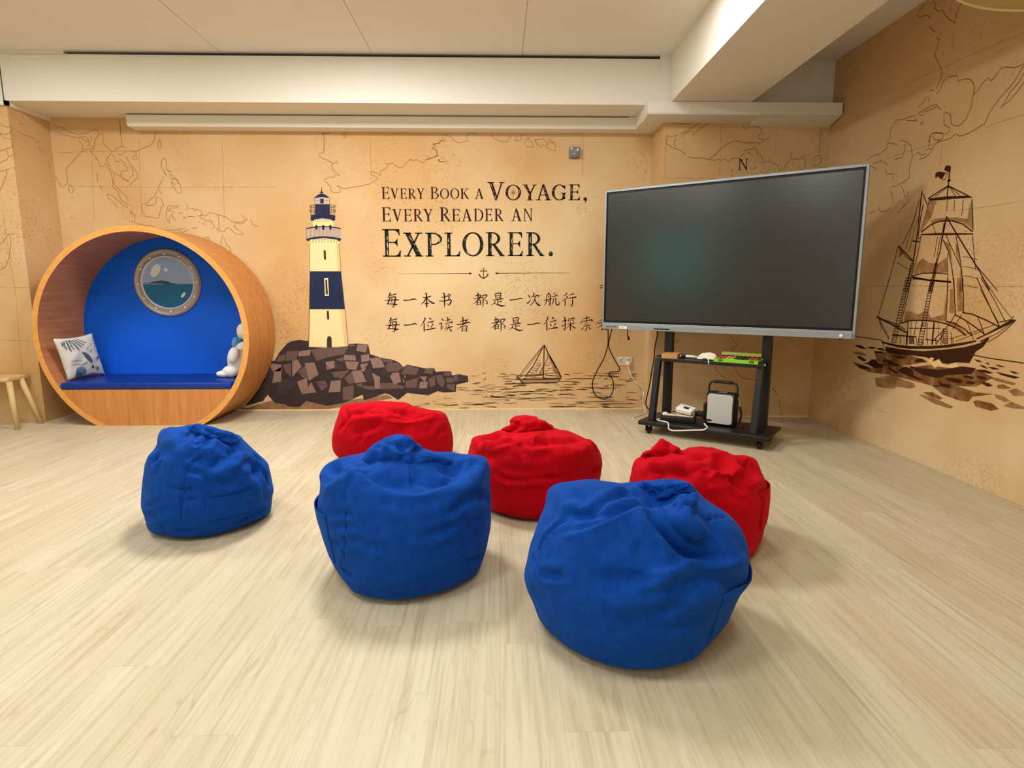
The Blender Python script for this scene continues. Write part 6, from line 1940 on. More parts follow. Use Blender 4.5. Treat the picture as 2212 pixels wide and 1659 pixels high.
# cables
def cable(name, label, pts, r, m):
    t = MB().tube(pts, r, m, 10, 6).build(name); return tag(t, label, 'cable')
cable('white_lead', 'white power lead looping over the front edge of the trolley base', [CL(*p) for p in ((-.36,-.03,BZ0+.006),(-.33,-.05,BZ0+.008),(-.315,-.09,BZ0+.006),(-.372,-.19,BZ0+.006),(-.385,-.235,BZ0+.006),(-.345,-.27,BZ0+.006),(-.285,-.29,BZ0+.007),(-.255,-.325,BZ0+.006),(-.245,-.342,.106),(-.242,-.345,.082),(-.215,-.348,.070),(-.16,-.348,.076),(-.05,-.346,.094),(.03,-.343,.106),(.055,-.33,BZ0+.006),(.050,-.28,BZ0+.006),(.030,-.245,BZ0+.006),(.010,-.22,BZ0+.010),(.0,-.20,BZ0+.014))], .0058, M_wcab)
def WP(x, z, d=.03): return (x, YB-d, z)
cable('black_cable_loop', 'black cable hanging in a loop below the left end of the screen', [(1.022, 5.62, 0.844), (1.026, 5.62, 0.761), (1.024, 5.62, 0.673), (0.991, 5.62, 0.552), (0.932, 5.62, 0.44), (0.895, 5.62, 0.351), (0.889, 5.62, 0.283), (0.915, 5.62, 0.204), (0.989, 5.62, 0.161), (1.061, 5.62, 0.19), (1.09, 5.62, 0.271), (1.077, 5.62, 0.35), (1.042, 5.62, 0.404), (1.066, 5.62, 0.422), (1.127, 5.62, 0.424), (1.146, 5.62, 0.445), (1.12, 5.62, 0.496), (1.067, 5.62, 0.585), (1.033, 5.62, 0.668), (1.044, 5.62, 0.761), (1.064, 5.62, 0.844)], .0052, M_bcab)
d_ = cable('short_black_cable', 'short black cable end dangling under the screen', [(1.139, 5.3, 0.852), (1.14, 5.3, 0.819), (1.139, 5.3, 0.795), (1.144, 5.3, 0.781)], .0045, M_bcab)
MB().tube([(1.144, 5.3, 0.785), (1.153, 5.3, 0.752)], .007, M_bcab, 10, 0, .011).build('plug_end', d_)
cable('black_power_cable', 'black cable running down behind the trolley post to the floor', [(1.425, 5.4, 0.841), (1.432, 5.4, 0.788), (1.414, 5.4, 0.693), (1.41, 5.4, 0.586), (1.396, 5.4, 0.479), (1.376, 5.4, 0.328), (1.354, 5.4, 0.209), (1.35, 5.4, 0.154), (1.38, 5.4, 0.099), (1.504, 5.685, 0.006)], .0055, M_bcab)
d_ = cable('white_power_cable', 'white power cable running from the wall socket down to the floor', [(1.278, 5.9, 0.472), (1.286, 5.9, 0.437), (1.313, 5.9, 0.354), (1.368, 5.9, 0.278), (1.429, 5.9, 0.23), (1.45, 5.9, 0.165), (1.44, 5.9, 0.093), (1.455, 5.9, 0.021), (1.429, 5.764, 0.036), (1.429, 5.714, 0.006), (1.381, 5.643, 0.006), (1.298, 5.553, 0.006), (1.248, 5.466, 0.006), (1.256, 5.415, 0.006)], .005, M_wcab)
sx0, sx1, sz0, sz1 = 1.178, 1.332, .442, .531
MB().rbox(1.262, 1.302, YB-.048, YB-.012, .449, .488, .006, M_wpl).build('plug', d_)
t = thing('wall_socket', 'white double socket on the back wall beside the trolley', 'socket', ((sx0+sx1)/2, YB, sz0))
t_l = lambda o: setattr(o, 'matrix_parent_inverse', Matrix.Translation((-(sx0+sx1)/2, -YB, -sz0)))
o = MB().rbox(sx0, sx1, YB-.011, YB-.0005, sz0, sz1, .004, mat('socket_plate', (214, 196, 170), .45)).build('plate', t); t_l(o)
for x in (1.215, 1.29):
    o = MB().box(x-.004, x+.004, YB-.0125, YB-.0105, .494, .504, M_blk2).box(x-.014, x-.006, YB-.0125, YB-.0105, .478, .482, M_blk2).box(x+.006, x+.014, YB-.0125, YB-.0105, .478, .482, M_blk2).build('socket_holes', t); t_l(o)
    o = MB().rbox(x-.009, x+.009, YB-.016, YB-.010, .508, .524, .002, M_wpl, 2).build('rocker_switch', t); t_l(o)
# grey control box high on the back wall
t = thing('control_box', 'small grey box with white markings high on the back wall', 'control box', (.72, YB, 2.418))
t_l = lambda o: setattr(o, 'matrix_parent_inverse', Matrix.Translation((-.72, -YB, -2.418)))
o = MB().rbox(.670, .769, YB-.045, YB-.0005, 2.418, 2.512, .008, mat('box_grey', (112, 116, 118), .5)).build('housing', t); t_l(o)
mk = mat('box_mark', (206, 200, 190), .5); f4 = Flat(lambda u,w,d: (u, YB-.0455-d, w))
f4.poly([(.678,2.505),(.700,2.505),(.700,2.488),(.692,2.492),(.684,2.484),(.678,2.488)], mk, .001); f4.poly([(.738,2.500),(.756,2.500),(.756,2.474),(.738,2.474)], mk, .001); f4.poly([(.700,2.455),(.722,2.455),(.722,2.446),(.700,2.446)], mk, .001); f4.line([(.71,2.482),(.722,2.474),(.735,2.472)], [.004]*3, mk, .001)
o = f4.build('markings', t); t_l(o)

# pendant lamp at the top right, in front of the right wall
M_shade = mat('lamp_cream_shade', (222, 204, 150), .6); M_diff = mat('lamp_diffuser', (206, 186, 128), .6)
lx, ly, lz, lr = 2.28, 2.22, 2.41, .62
t = thing('pendant_lamp', 'cream drum lamp hanging near the right wall', 'lamp', (lx, ly, lz))
MB().lathe([(lr-.012, .004), (lr-.006, -.002), (lr, .004), (lr+.004, .16), (lr-.004, .16), (lr-.012, .004)], (0,0,0), M_shade, 72).build('shade', t)
MB().lathe([(0, .008), (lr-.012, .006), (lr-.012, .012), (0, .014)], (0,0,0), M_diff, 72).build('diffuser', t)
MB().lathe([(0, .30), (.012, .30), (.012, ZC-lz), (0, ZC-lz)], (0,0,0), M_wpl, 16).lathe([(.0, .15), (.06, .15), (.012, .30)], (0,0,0), M_wpl, 24).lathe([(0, ZC-lz-.025), (.055, ZC-lz-.02), (.06, ZC-lz), (0, ZC-lz)], (0,0,0), M_wpl, 24).build('stem', t)

# unseen glowing teal panel on the left wall, added to reflect in the display
M_teal = bpy.data.materials.new('teal_emission'); M_teal.use_nodes = True
nb = M_teal.node_tree.nodes; nb.remove(nb['Principled BSDF']); em = nb.new('ShaderNodeEmission'); em.inputs[0].default_value = (.10, .85, .72, 1); em.inputs[1].default_value = 3.0
M_teal.node_tree.links.new(em.outputs[0], nb['Material Output'].inputs[0])
wn = struct(MB().box(XW-.005, XW+.012, -.62, .62, 1.30, 2.36, M_teal).build('teal_glow_panel'))
wf = MB()
for y in (-.66, .62): wf.box(XW, XW+.05, y, y+.04, 1.26, 2.40, M_white)
for z in (1.26, 2.36): wf.box(XW, XW+.05, -.62, .62, z, z+.04, M_white)
wf.build('glow_panel_frame', wn)

# ------------------------------------------------------------------ bean bags
def fabric(name, c, hi, bump=.06):
    m = bpy.data.materials.new(name); m.use_nodes = True
    nt = m.node_tree; b = nt.nodes['Principled BSDF']; L = nt.links.new
    tc = nt.nodes.new('ShaderNodeTexCoord')
    n = nt.nodes.new('ShaderNodeTexNoise'); n.inputs['Scale'].default_value = 26; n.inputs['Detail'].default_value = 6; n.inputs['Roughness'].default_value = .65
    L(tc.outputs['Object'], n.inputs['Vector'])
    x = nt.nodes.new('ShaderNodeMix'); x.data_type = 'RGBA'; x.inputs[6].default_value = lin(c); x.inputs[7].default_value = lin(hi)
    r = nt.nodes.new('ShaderNodeMapRange'); r.inputs[1].default_value = .35; r.inputs[2].default_value = .72; L(n.outputs['Fac'], r.inputs[0])
    L(r.outputs[0], x.inputs[0]); L(x.outputs[2], b.inputs['Base Color'])
    b.inputs['Roughness'].default_value = .85; b.inputs['Specular IOR Level'].default_value = .08
    b.inputs['Sheen Weight'].default_value = .25; b.inputs['Sheen Roughness'].default_value = .5
    b.inputs['Sheen Tint'].default_value = lin(tuple(min(255, q*1.0+60) for q in hi))
    n2 = nt.nodes.new('ShaderNodeTexNoise'); n2.inputs['Scale'].default_value = 18; n2.inputs['Detail'].default_value = 5; n2.inputs['Distortion'].default_value = .6
    L(tc.outputs['Object'], n2.inputs['Vector'])
    n3 = nt.nodes.new('ShaderNodeTexNoise'); n3.inputs['Scale'].default_value = 420; L(tc.outputs['Object'], n3.inputs['Vector'])
    ad = nt.nodes.new('ShaderNodeMath'); ad.operation = 'MULTIPLY_ADD'; ad.inputs[1].default_value = .06; L(n3.outputs['Fac'], ad.inputs[0]); L(n2.outputs['Fac'], ad.inputs[2])
    bp = nt.nodes.new('ShaderNodeBump'); bp.inputs['Strength'].default_value = bump; bp.inputs['Distance'].default_value = .02
    L(ad.outputs[0], bp.inputs['Height']); L(bp.outputs['Normal'], b.inputs['Normal'])
    return m
M_bb = fabric('blue_cotton', (6, 56, 138), (12, 68, 156)); M_rb = fabric('red_cotton', (170, 0, 16), (184, 4, 24))
NU, NV = 32, 17
# control cages: 17 rings of 32 points (9 of 16 for the gathered tops), millimetres from the bag's place on the floor
CAGES = {
 'BL': '-1 2 0 -1 2 0 -1 2 0 -1 2 0 -1 2 0 -1 2 0 -1 2 0 -1 2 0 -1 2 0 -1 2 0 -1 2 0 -1 2 0 -1 2 0 -1 2 0 -1 2 0 -1 2 0 -1 2 0 -1 2 0 -1 2 0 -1 2 0 -1 2 0 -1 2 0 -1 2 0 -1 2 0 -1 2 0 -1 2 0 -1 2 0 -1 2 0 -1 2 0 -1 2 0 -1 2 0 -1 2 0 114 1 0 111 24 0 105 46 0 94 67 0 79 86 0 61 101 0 41 112 0 19 119 0 -3 122 0 -25 120 0 -47 113 0 -67 102 0 -85 87 0 -100 69 0 -110 49 0 -117 26 0 -119 3 0 -116 -20 0 -109 -42 0 -98 -63 0 -83 -81 0 -65 -96 0 -44 -107 0 -22 -115 0 1 -118 0 23 -116 0 45 -108 0 65 -97 0 82 -83 0 96 -65 0 106 -45 0 112 -22 0 214 -1 0 210 42 0 198 84 0 179 123 0 152 157 0 118 185 0 80 206 0 39 219 0 -4 224 0 -46 221 0 -87 208 0 -125 187 0 -158 160 0 -184 127 0 -203 90 0 -215 49 0 -218 6 0 -213 -37 0 -199 -78 0 -178 -117 0 -150 -150 0 -117 -179 0 -80 -200 0 -40 -214 0 3 -219 0 44 -216 0 85 -204 0 121 -183 0 153 -156 0 178 -123 0 197 -86 0 211 -44 0 273 -2 10 271 54 6 253 106 7 227 155 7 192 198 6 151 234 5 104 260 4 51 277 4 -4 282 5 -58 278 5 -109 262 4 -157 236 3 -199 202 4 -232 161 6 -257 112 5 -272 60 6 -273 8 10 -266 -46 12 -250 -99 12 -227 -150 9 -190 -191 12 -147 -225 15 -99 -252 16 -49 -270 15 3 -277 13 57 -272 14 107 -258 14 153 -232 17 193 -198 19 225 -156 19 251 -109 15 265 -57 15 303 -2 27 294 58 29 270 114 33 237 167 35 201 214 33 157 254 31 108 284 28 57 304 24 -3 310 24 -63 304 24 -120 287 24 -172 259 24 -218 221 24 -255 175 24 -280 124 28 -291 70 32 -293 13 35 -283 -45 38 -266 -103 39 -239 -158 38 -207 -210 33 -163 -250 32 -109 -277 36 -53 -296 36 4 -304 34 62 -299 35 118 -283 34 169 -255 37 211 -218 40 248 -172 38 275 -120 36 294 -62 32 312 -5 84 302 58 85 283 119 84 254 176 82 215 227 81 168 269 79 115 300 77 56 321 76 -5 328 75 -65 323 73 -127 305 73 -183 274 73 -232 234 73 -267 188 76 -294 133 78 -307 75 80 -309 14 83 -300 -49 85 -280 -110 86 -248 -165 89 -209 -216 90 -166 -261 88 -119 -298 81 -56 -315 84 5 -324 83 66 -319 83 126 -302 81 180 -272 84 225 -232 87 265 -184 84 296 -128 81 316 -66 78 321 -7 142 312 59 141 286 119 142 250 176 142 206 226 141 158 270 140 107 304 137 51 327 135 -8 336 134 -69 332 133 -130 314 132 -188 283 132 -236 243 133 -272 195 135 -295 141 136 -306 82 139 -304 21 142 -295 -43 144 -278 -108 145 -251 -169 146 -215 -224 145 -166 -267 146 -113 -302 145 -61 -329 137 5 -335 140 68 -331 138 130 -312 137 186 -281 140 235 -240 140 276 -190 139 308 -132 137 316 -71 143 313 -13 213 301 51 212 281 115 210 250 174 208 208 227 206 156 269 204 100 302 202 41 324 200 -18 335 199 -76 332 199 -133 317 201 -190 287 202 -237 247 201 -270 199 200 -290 145 201 -300 86 202 -299 23 205 -292 -43 207 -273 -108 210 -243 -168 212 -203 -221 214 -159 -267 215 -112 -306 214 -55 -330 212 4 -342 208 69 -336 207 132 -318 206 190 -286 208 241 -244 207 281 -193 208 307 -136 210 319 -75 212 311 -16 278 297 47 276 268 106 273 230 161 270 183 210 265 129 251 260 72 282 254 20 307 251 -31 322 251 -81 324 254 -133 313 259 -186 286 265 -232 246 265 -260 200 260 -284 145 262 -292 86 262 -290 24 264 -279 -41 267 -261 -105 271 -233 -165 274 -196 -220 277 -151 -265 279 -101 -302 281 -48 -327 281 8 -340 279 69 -337 278 132 -318 277 191 -287 277 241 -245 278 277 -195 279 298 -141 280 310 -80 280 277 -32 337 262 27 332 236 85 327 200 139 321 157 186 314 110 227 307 59 260 300 9 284 294 -36 301 295 -82 305 298 -128 298 310 -176 274 320 -222 237 326 -251 191 322 -261 141 313 -266 85 314 -276 21 322 -271 -43 327 -250 -104 330 -218 -161 333 -180 -212 336 -134 -255 339 -86 -290 342 -38 -316 345 14 -328 347 70 -326 348 128 -309 348 185 -279 348 230 -240 347 261 -195 346 278 -145 344 281 -91 341 245 -47 379 232 10 374 209 65 368 179 118 362 142 165 355 100 206 348 57 239 344 10 262 338 -37 274 331 -78 279 334 -119 275 350 -162 255 363 -200 222 367 -239 179 381 -251 130 372 -252 77 367 -248 20 367 -238 -39 371 -224 -98 378 -201 -154 384 -167 -204 389 -124 -245 392 -76 -277 395 -30 -300 399 21 -311 402 70 -309 407 124 -294 409 172 -269 404 208 -237 399 230 -199 394 241 -156 387 248 -103 384 215 -54 415 204 -2 410 185 48 405 159 97 399 128 141 395 92 179 390 51 207 382 9 227 375 -29 242 377 -67 247 381 -105 242 392 -142 224 402 -175 196 407 -201 158 412 -230 113 429 -238 63 428 -228 12 420 -216 -40 421 -196 -91 423 -169 -140 425 -137 -184 429 -99 -221 432 -58 -251 436 -20 -272 444 17 -283 456 67 -281 456 115 -268 454 155 -249 444 183 -225 433 203 -191 428 213 -151 422 218 -104 419 186 -53 444 177 -9 440 161 34 436 138 75 431 110 111 424 78 142 417 46 169 413 13 189 414 -21 202 415 -54 206 421 -87 201 431 -119 187 440 -146 163 445 -168 131 448 -185 93 454 -202 50 469 -207 5 476 -196 -41 474 -177 -85 471 -152 -126 471 -123 -163 473 -92 -196 478 -59 -221 484 -24 -238 492 23 -245 486 64 -244 484 102 -235 481 135 -221 468 157 -202 455 172 -174 450 183 -139 447 188 -97 447 147 -53 460 139 -19 456 127 16 453 110 48 449 89 79 447 67 106 445 41 127 445 15 143 445 -12 153 448 -39 156 453 -65 153 462 -91 142 470 -112 123 474 -130 98 478 -141 68 480 -148 35 483 -151 0 491 -150 -36 500 -140 -71 505 -124 -104 509 -101 -134 510 -73 -159 509 -40 -178 504 -6 -191 501 26 -198 500 56 -199 499 85 -192 495 109 -182 487 128 -165 479 141 -143 473 148 -116 469 150 -86 464 107 -44 477 101 -20 474 93 3 472 81 25 470 67 46 469 51 64 468 34 79 468 15 89 469 -4 96 472 -22 99 477 -41 96 483 -58 88 488 -72 76 492 -84 59 495 -92 39 497 -96 17 500 -96 -6 502 -92 -31 503 -84 -54 505 -72 -77 507 -57 -97 508 -40 -114 510 -21 -127 511 0 -137 511 22 -142 510 42 -142 509 61 -138 506 78 -131 500 91 -120 493 101 -105 488 107 -87 484 108 -66 480 61 -33 492 58 -21 490 54 -10 489 48 1 488 41 12 487 33 21 487 24 28 488 14 34 490 4 37 492 -5 38 494 -15 37 497 -23 33 500 -31 27 503 -36 19 505 -40 9 507 -42 -2 508 -42 -14 509 -40 -26 511 -36 -37 512 -30 -49 512 -23 -59 513 -14 -67 514 -4 -74 514 6 -79 513 16 -82 513 27 -82 511 36 -80 509 45 -77 506 52 -71 503 57 -64 500 60 -55 496 61 -44 494 11 -22 510 11 -22 510 11 -22 510 11 -22 510 11 -22 510 11 -22 510 11 -22 510 11 -22 510 11 -22 510 11 -22 510 11 -22 510 11 -22 510 11 -22 510 11 -22 510 11 -22 510 11 -22 510 11 -22 510 11 -22 510 11 -22 510 11 -22 510 11 -22 510 11 -22 510 11 -22 510 11 -22 510 11 -22 510 11 -22 510 11 -22 510 11 -22 510 11 -22 510 11 -22 510 11 -22 510 11 -22 510',
 'BLk': '109 -122 455 109 -122 455 109 -122 455 109 -122 455 109 -122 455 109 -122 455 109 -122 455 109 -122 455 109 -122 455 109 -122 455 109 -122 455 109 -122 455 109 -122 455 109 -122 455 109 -122 455 109 -122 455 130 -126 451 128 -116 450 123 -108 449 115 -102 451 106 -99 454 99 -99 455 94 -103 457 91 -109 458 92 -118 459 95 -127 459 99 -135 460 106 -142 461 112 -145 461 119 -145 460 124 -141 458 128 -134 456 146 -128 462 173 -102 436 172 -84 430 130 -81 450 106 -79 457 91 -81 458 82 -87 462 77 -100 463 76 -116 463 81 -133 464 91 -148 467 104 -159 470 116 -165 470 128 -165 469 138 -158 465 145 -145 463 220 -108 446 209 -85 454 195 -65 457 158 -58 462 117 -61 466 87 -68 469 69 -80 470 62 -97 471 63 -118 473 69 -140 474 82 -160 476 101 -174 479 119 -180 482 134 -180 481 150 -170 474 199 -140 446 198 -116 487 161 -105 489 139 -88 488 122 -71 486 103 -63 485 84 -65 486 58 -80 492 38 -104 492 30 -132 491 47 -152 489 74 -167 490 96 -181 492 116 -189 492 136 -187 492 167 -170 483 196 -141 483 156 -135 505 149 -113 503 134 -94 500 116 -80 497 100 -72 495 87 -72 496 67 -82 509 35 -107 523 3 -142 531 17 -164 522 45 -178 516 75 -188 513 105 -189 511 134 -183 509 151 -171 508 157 -155 507 141 -137 512 136 -120 510 127 -105 508 115 -93 507 104 -86 506 93 -86 508 82 -93 514 67 -107 527 55 -128 535 44 -150 545 56 -165 543 82 -172 535 110 -173 527 130 -170 520 138 -165 514 142 -153 513 128 -134 518 125 -125 517 121 -117 516 115 -110 516 108 -106 516 102 -106 518 97 -110 521 92 -116 524 90 -125 529 90 -135 532 96 -143 532 105 -149 529 115 -152 525 122 -152 523 127 -149 520 129 -143 519 112 -129 523 112 -129 523 112 -129 523 112 -129 523 112 -129 523 112 -129 523 112 -129 523 112 -129 523 112 -129 523 112 -129 523 112 -129 523 112 -129 523 112 -129 523 112 -129 523 112 -129 523 112 -129 523',
 'BM': '0 2 0 0 2 0 0 2 0 0 2 0 0 2 0 0 2 0 0 2 0 0 2 0 0 2 0 0 2 0 0 2 0 0 2 0 0 2 0 0 2 0 0 2 0 0 2 0 0 2 0 0 2 0 0 2 0 0 2 0 0 2 0 0 2 0 0 2 0 0 2 0 0 2 0 0 2 0 0 2 0 0 2 0 0 2 0 0 2 0 0 2 0 0 2 0 122 2 0 120 26 0 113 50 0 102 71 0 86 90 0 68 106 0 46 118 0 23 125 0 -1 128 0 -25 125 0 -48 118 0 -69 106 0 -87 91 0 -102 73 0 -113 51 0 -120 27 0 -122 3 0 -120 -21 0 -112 -44 0 -100 -66 0 -85 -85 0 -68 -101 0 -46 -113 0 -24 -120 0 0 -123 0 24 -120 0 46 -113 0 67 -101 0 85 -86 0 101 -67 0 113 -46 0 120 -23 0 231 1 0 228 46 0 216 90 0 194 130 0 165 166 0 129 195 0 88 217 0 44 230 0 -1 235 0 -46 230 0 -89 217 0 -128 196 0 -160 169 0 -184 135 0 -202 97 0 -212 55 0 -214 10 0 -209 -35 0 -198 -79 0 -181 -121 0 -157 -159 0 -123 -188 0 -84 -209 0 -43 -225 0 1 -229 0 45 -225 0 86 -211 0 124 -190 0 160 -162 0 188 -127 0 210 -88 0 224 -44 0 296 0 0 290 58 0 272 113 0 245 164 0 208 209 0 164 245 0 113 273 0 57 290 1 -1 296 1 -58 290 1 -112 274 2 -159 248 5 -198 214 8 -230 171 11 -252 122 14 -263 69 17 -264 13 21 -257 -43 25 -242 -98 26 -220 -150 25 -191 -197 21 -155 -238 14 -105 -265 17 -54 -284 14 1 -290 14 56 -284 14 108 -267 17 158 -241 14 201 -205 12 237 -162 10 267 -112 6 288 -57 1 324 0 20 317 63 20 299 124 20 269 180 20 229 229 20 180 269 20 124 299 20 63 318 20 -1 324 20 -63 318 20 -123 300 21 -174 272 24 -218 233 26 -253 186 28 -276 132 31 -289 74 35 -291 13 38 -283 -49 41 -264 -109 44 -238 -165 46 -205 -215 44 -167 -260 37 -116 -293 34 -58 -311 35 2 -318 33 62 -312 34 119 -294 36 174 -266 31 221 -226 31 262 -178 27 297 -124 22 319 -63 19 344 0 67 339 67 66 319 132 67 287 191 67 244 243 67 192 286 67 132 318 67 67 337 67 0 344 67 -67 337 67 -130 318 68 -186 287 69 -234 246 70 -271 195 71 -296 138 74 -308 76 77 -310 11 80 -303 -55 83 -283 -119 86 -252 -177 89 -213 -229 92 -170 -274 89 -123 -311 80 -61 -331 81 2 -339 78 66 -333 79 127 -313 80 185 -283 77 237 -241 75 283 -191 69 319 -132 67 336 -67 68 356 0 123 350 69 123 332 136 122 301 198 122 256 251 123 201 295 123 138 328 123 71 348 123 1 355 123 -69 348 123 -136 328 123 -196 295 123 -246 252 123 -284 199 124 -310 139 125 -325 74 127 -327 7 130 -317 -61 132 -293 -125 136 -262 -186 139 -220 -239 142 -172 -283 144 -123 -320 138 -65 -344 132 1 -351 131 68 -345 131 132 -325 132 192 -293 130 248 -250 126 295 -197 123 327 -136 124 349 -69 123 367 1 189 362 71 190 341 139 190 307 201 191 264 257 191 209 301 192 145 335 193 77 356 194 -1 359 188 -70 352 188 -138 333 191 -203 299 192 -255 255 190 -298 200 190 -328 138 190 -340 72 190 -339 4 192 -328 -65 194 -306 -131 195 -271 -192 198 -225 -245 202 -177 -291 203 -122 -325 203 -65 -350 197 1 -358 195 70 -351 195 136 -331 194 198 -299 192 255 -255 190 300 -200 190 334 -138 190 356 -70 190 369 2 258 366 73 258 349 141 260 315 204 261 268 259 262 222 307 268 150 338 266 68 352 255 -3 356 249 -69 350 250 -134 331 252 -202 300 259 -264 255 263 -301 200 258 -332 138 258 -351 70 257 -355 1 257 -342 -69 257 -314 -135 258 -277 -196 260 -234 -250 261 -182 -294 263 -125 -328 264 -63 -350 263 1 -359 260 70 -352 260 137 -332 259 200 -299 258 255 -255 257 301 -200 257 339 -137 257 362 -69 257 368 4 328 360 73 329 342 139 331 320 204 337 282 260 344 210 298 337 131 321 322 60 336 311 -3 343 310 -66 337 311 -128 319 312 -188 289 318 -252 248 329 -307 195 335 -333 134 330 -345 68 326 -349 0 325 -341 -68 324 -320 -133 324 -285 -193 324 -239 -246 325 -184 -289 325 -126 -321 326 -64 -341 326 1 -349 326 68 -342 325 134 -323 325 195 -290 325 250 -246 325 296 -193 325 331 -132 325 356 -65 326 355 7 395 362 77 402 354 144 411 316 201 412 250 242 399 181 274 383 117 299 372 54 314 362 -4 322 364 -62 317 365 -119 299 367 -174 271 371 -228 233 379 -282 185 392 -324 128 398 -345 66 397 -343 0 392 -328 -65 388 -307 -127 387 -275 -184 386 -233 -234 386 -183 -275 386 -126 -306 386 -64 -325 386 0 -331 386 64 -325 386 128 -306 387 187 -275 387 241 -233 388 285 -182 389 318 -124 390 341 -60 391 342 17 468 331 74 467 301 125 461 254 169 447 205 208 436 154 240 426 98 262 412 48 279 410 -3 287 413 -55 282 413 -106 267 415 -153 241 417 -198 206 424 -241 164 434 -280 115 446 -307 60 453 -320 2 456 -317 -57 457 -295 -114 452 -262 -166 449 -222 -211 448 -175 -248 447 -122 -276 447 -60 -293 444 2 -299 440 58 -294 439 113 -277 440 170 -246 446 228 -205 452 273 -157 456 309 -102 459 332 -44 464 261 3 492 251 50 488 231 95 482 202 136 475 166 170 467 124 197 455 84 220 451 42 236 452 -2 242 454 -47 238 453 -90 225 455 -129 203 457 -166 173 461 -198 137 467 -224 94 473 -248 49 484 -259 1 491 -259 -49 494 -246 -96 495 -222 -141 494 -188 -180 493 -145 -212 490 -96 -237 485 -45 -252 481 3 -258 479 50 -254 479 94 -241 477 137 -216 480 177 -183 484 213 -142 488 241 -95 492 258 -46 494 191 -7 507 185 31 504 171 66 498 150 98 491 125 126 485 97 151 484 67 170 484 34 183 485 -1 188 487 -36 184 486 -70 174 487 -102 157 489 -129 133 490 -152 104 493 -171 71 498 -183 34 502 -189 -4 505 -186 -43 508 -177 -80 510 -159 -114 511 -134 -145 510 -103 -171 509 -69 -190 508 -33 -202 506 3 -207 506 40 -203 506 74 -193 505 105 -176 502 133 -152 502 157 -120 505 177 -84 508 188 -46 508 122 -15 508 119 11 507 112 37 506 101 60 505 86 81 505 67 99 505 46 112 506 24 121 507 0 124 507 -24 121 506 -47 114 506 -68 102 508 -87 86 509 -102 66 510 -113 43 511 -120 18 513 -123 -8 515 -120 -34 516 -113 -59 517 -101 -83 518 -85 -103 518 -66 -121 519 -44 -133 519 -21 -141 520 3 -145 519 28 -142 519 51 -135 519 72 -124 517 90 -108 515 104 -88 513 114 -66 511 120 -41 509 63 -13 520 61 0 520 58 13 520 52 25 519 44 35 519 35 44 520 24 51 520 13 54 519 1 56 519 -11 55 519 -22 51 518 -33 45 519 -42 37 520 -50 27 520 -55 16 521 -59 3 522 -60 -10 523 -58 -23 523 -55 -36 524 -49 -47 524 -41 -58 524 -31 -66 524 -21 -73 524 -9 -77 524 3 -79 524 15 -77 524 26 -74 525 37 -68 525 46 -60 524 53 -50 523 59 -39 522 62 -26 521 2 -12 529 2 -12 529 2 -12 529 2 -12 529 2 -12 529 2 -12 529 2 -12 529 2 -12 529 2 -12 529 2 -12 529 2 -12 529 2 -12 529 2 -12 529 2 -12 529 2 -12 529 2 -12 529 2 -12 529 2 -12 529 2 -12 529 2 -12 529 2 -12 529 2 -12 529 2 -12 529 2 -12 529 2 -12 529 2 -12 529 2 -12 529 2 -12 529 2 -12 529 2 -12 529 2 -12 529 2 -12 529',
 'BMk': '3 -16 442 3 -16 442 3 -16 442 3 -16 442 3 -16 442 3 -16 442 3 -16 442 3 -16 442 3 -16 442 3 -16 442 3 -16 442 3 -16 442 3 -16 442 3 -16 442 3 -16 442 3 -16 442 39 -19 440 36 -3 439 28 11 439 16 20 440 2 24 442 -10 23 445 -20 15 446 -25 2 447 -27 -13 449 -24 -29 450 -17 -43 451 -7 -53 450 5 -57 450 17 -55 447 28 -47 445 36 -34 442 87 -22 443 87 8 439 66 33 442 32 51 449 3 57 450 -23 53 453 -44 37 453 -56 13 455 -58 -16 458 -53 -45 459 -37 -69 463 -15 -85 468 7 -93 467 30 -89 463 52 -74 458 68 -50 454 135 -19 464 162 23 459 133 57 464 66 75 471 5 80 475 -36 72 474 -84 47 472 -126 9 467 -131 -30 465 -93 -61 473 -52 -88 484 -23 -110 487 8 -118 490 39 -113 484 74 -93 477 112 -60 468 170 -13 506 75 15 507 49 49 502 39 78 505 3 88 506 -38 80 509 -83 56 512 -129 17 514 -147 -28 510 -149 -73 505 -116 -108 501 -36 -122 509 7 -130 513 45 -123 510 94 -98 504 199 -52 493 76 -29 534 80 13 535 59 45 532 33 68 532 4 80 540 -35 73 543 -71 51 545 -107 17 551 -121 -23 550 -119 -63 550 -92 -96 547 -45 -116 544 4 -123 542 41 -116 542 59 -97 539 67 -67 536 65 -28 558 60 2 557 48 28 557 28 46 559 4 56 568 -26 51 573 -54 35 576 -71 9 574 -81 -21 577 -78 -51 578 -57 -76 576 -27 -93 572 4 -99 571 33 -94 568 52 -80 564 62 -56 560 40 -26 578 37 -10 578 31 6 582 20 16 586 4 20 587 -12 18 591 -26 9 592 -36 -5 593 -41 -20 595 -38 -37 595 -27 -50 593 -12 -60 591 4 -63 590 20 -61 588 33 -52 586 38 -41 580 4 -22 594 4 -22 594 4 -22 594 4 -22 594 4 -22 594 4 -22 594 4 -22 594 4 -22 594 4 -22 594 4 -22 594 4 -22 594 4 -22 594 4 -22 594 4 -22 594 4 -22 594 4 -22 594',
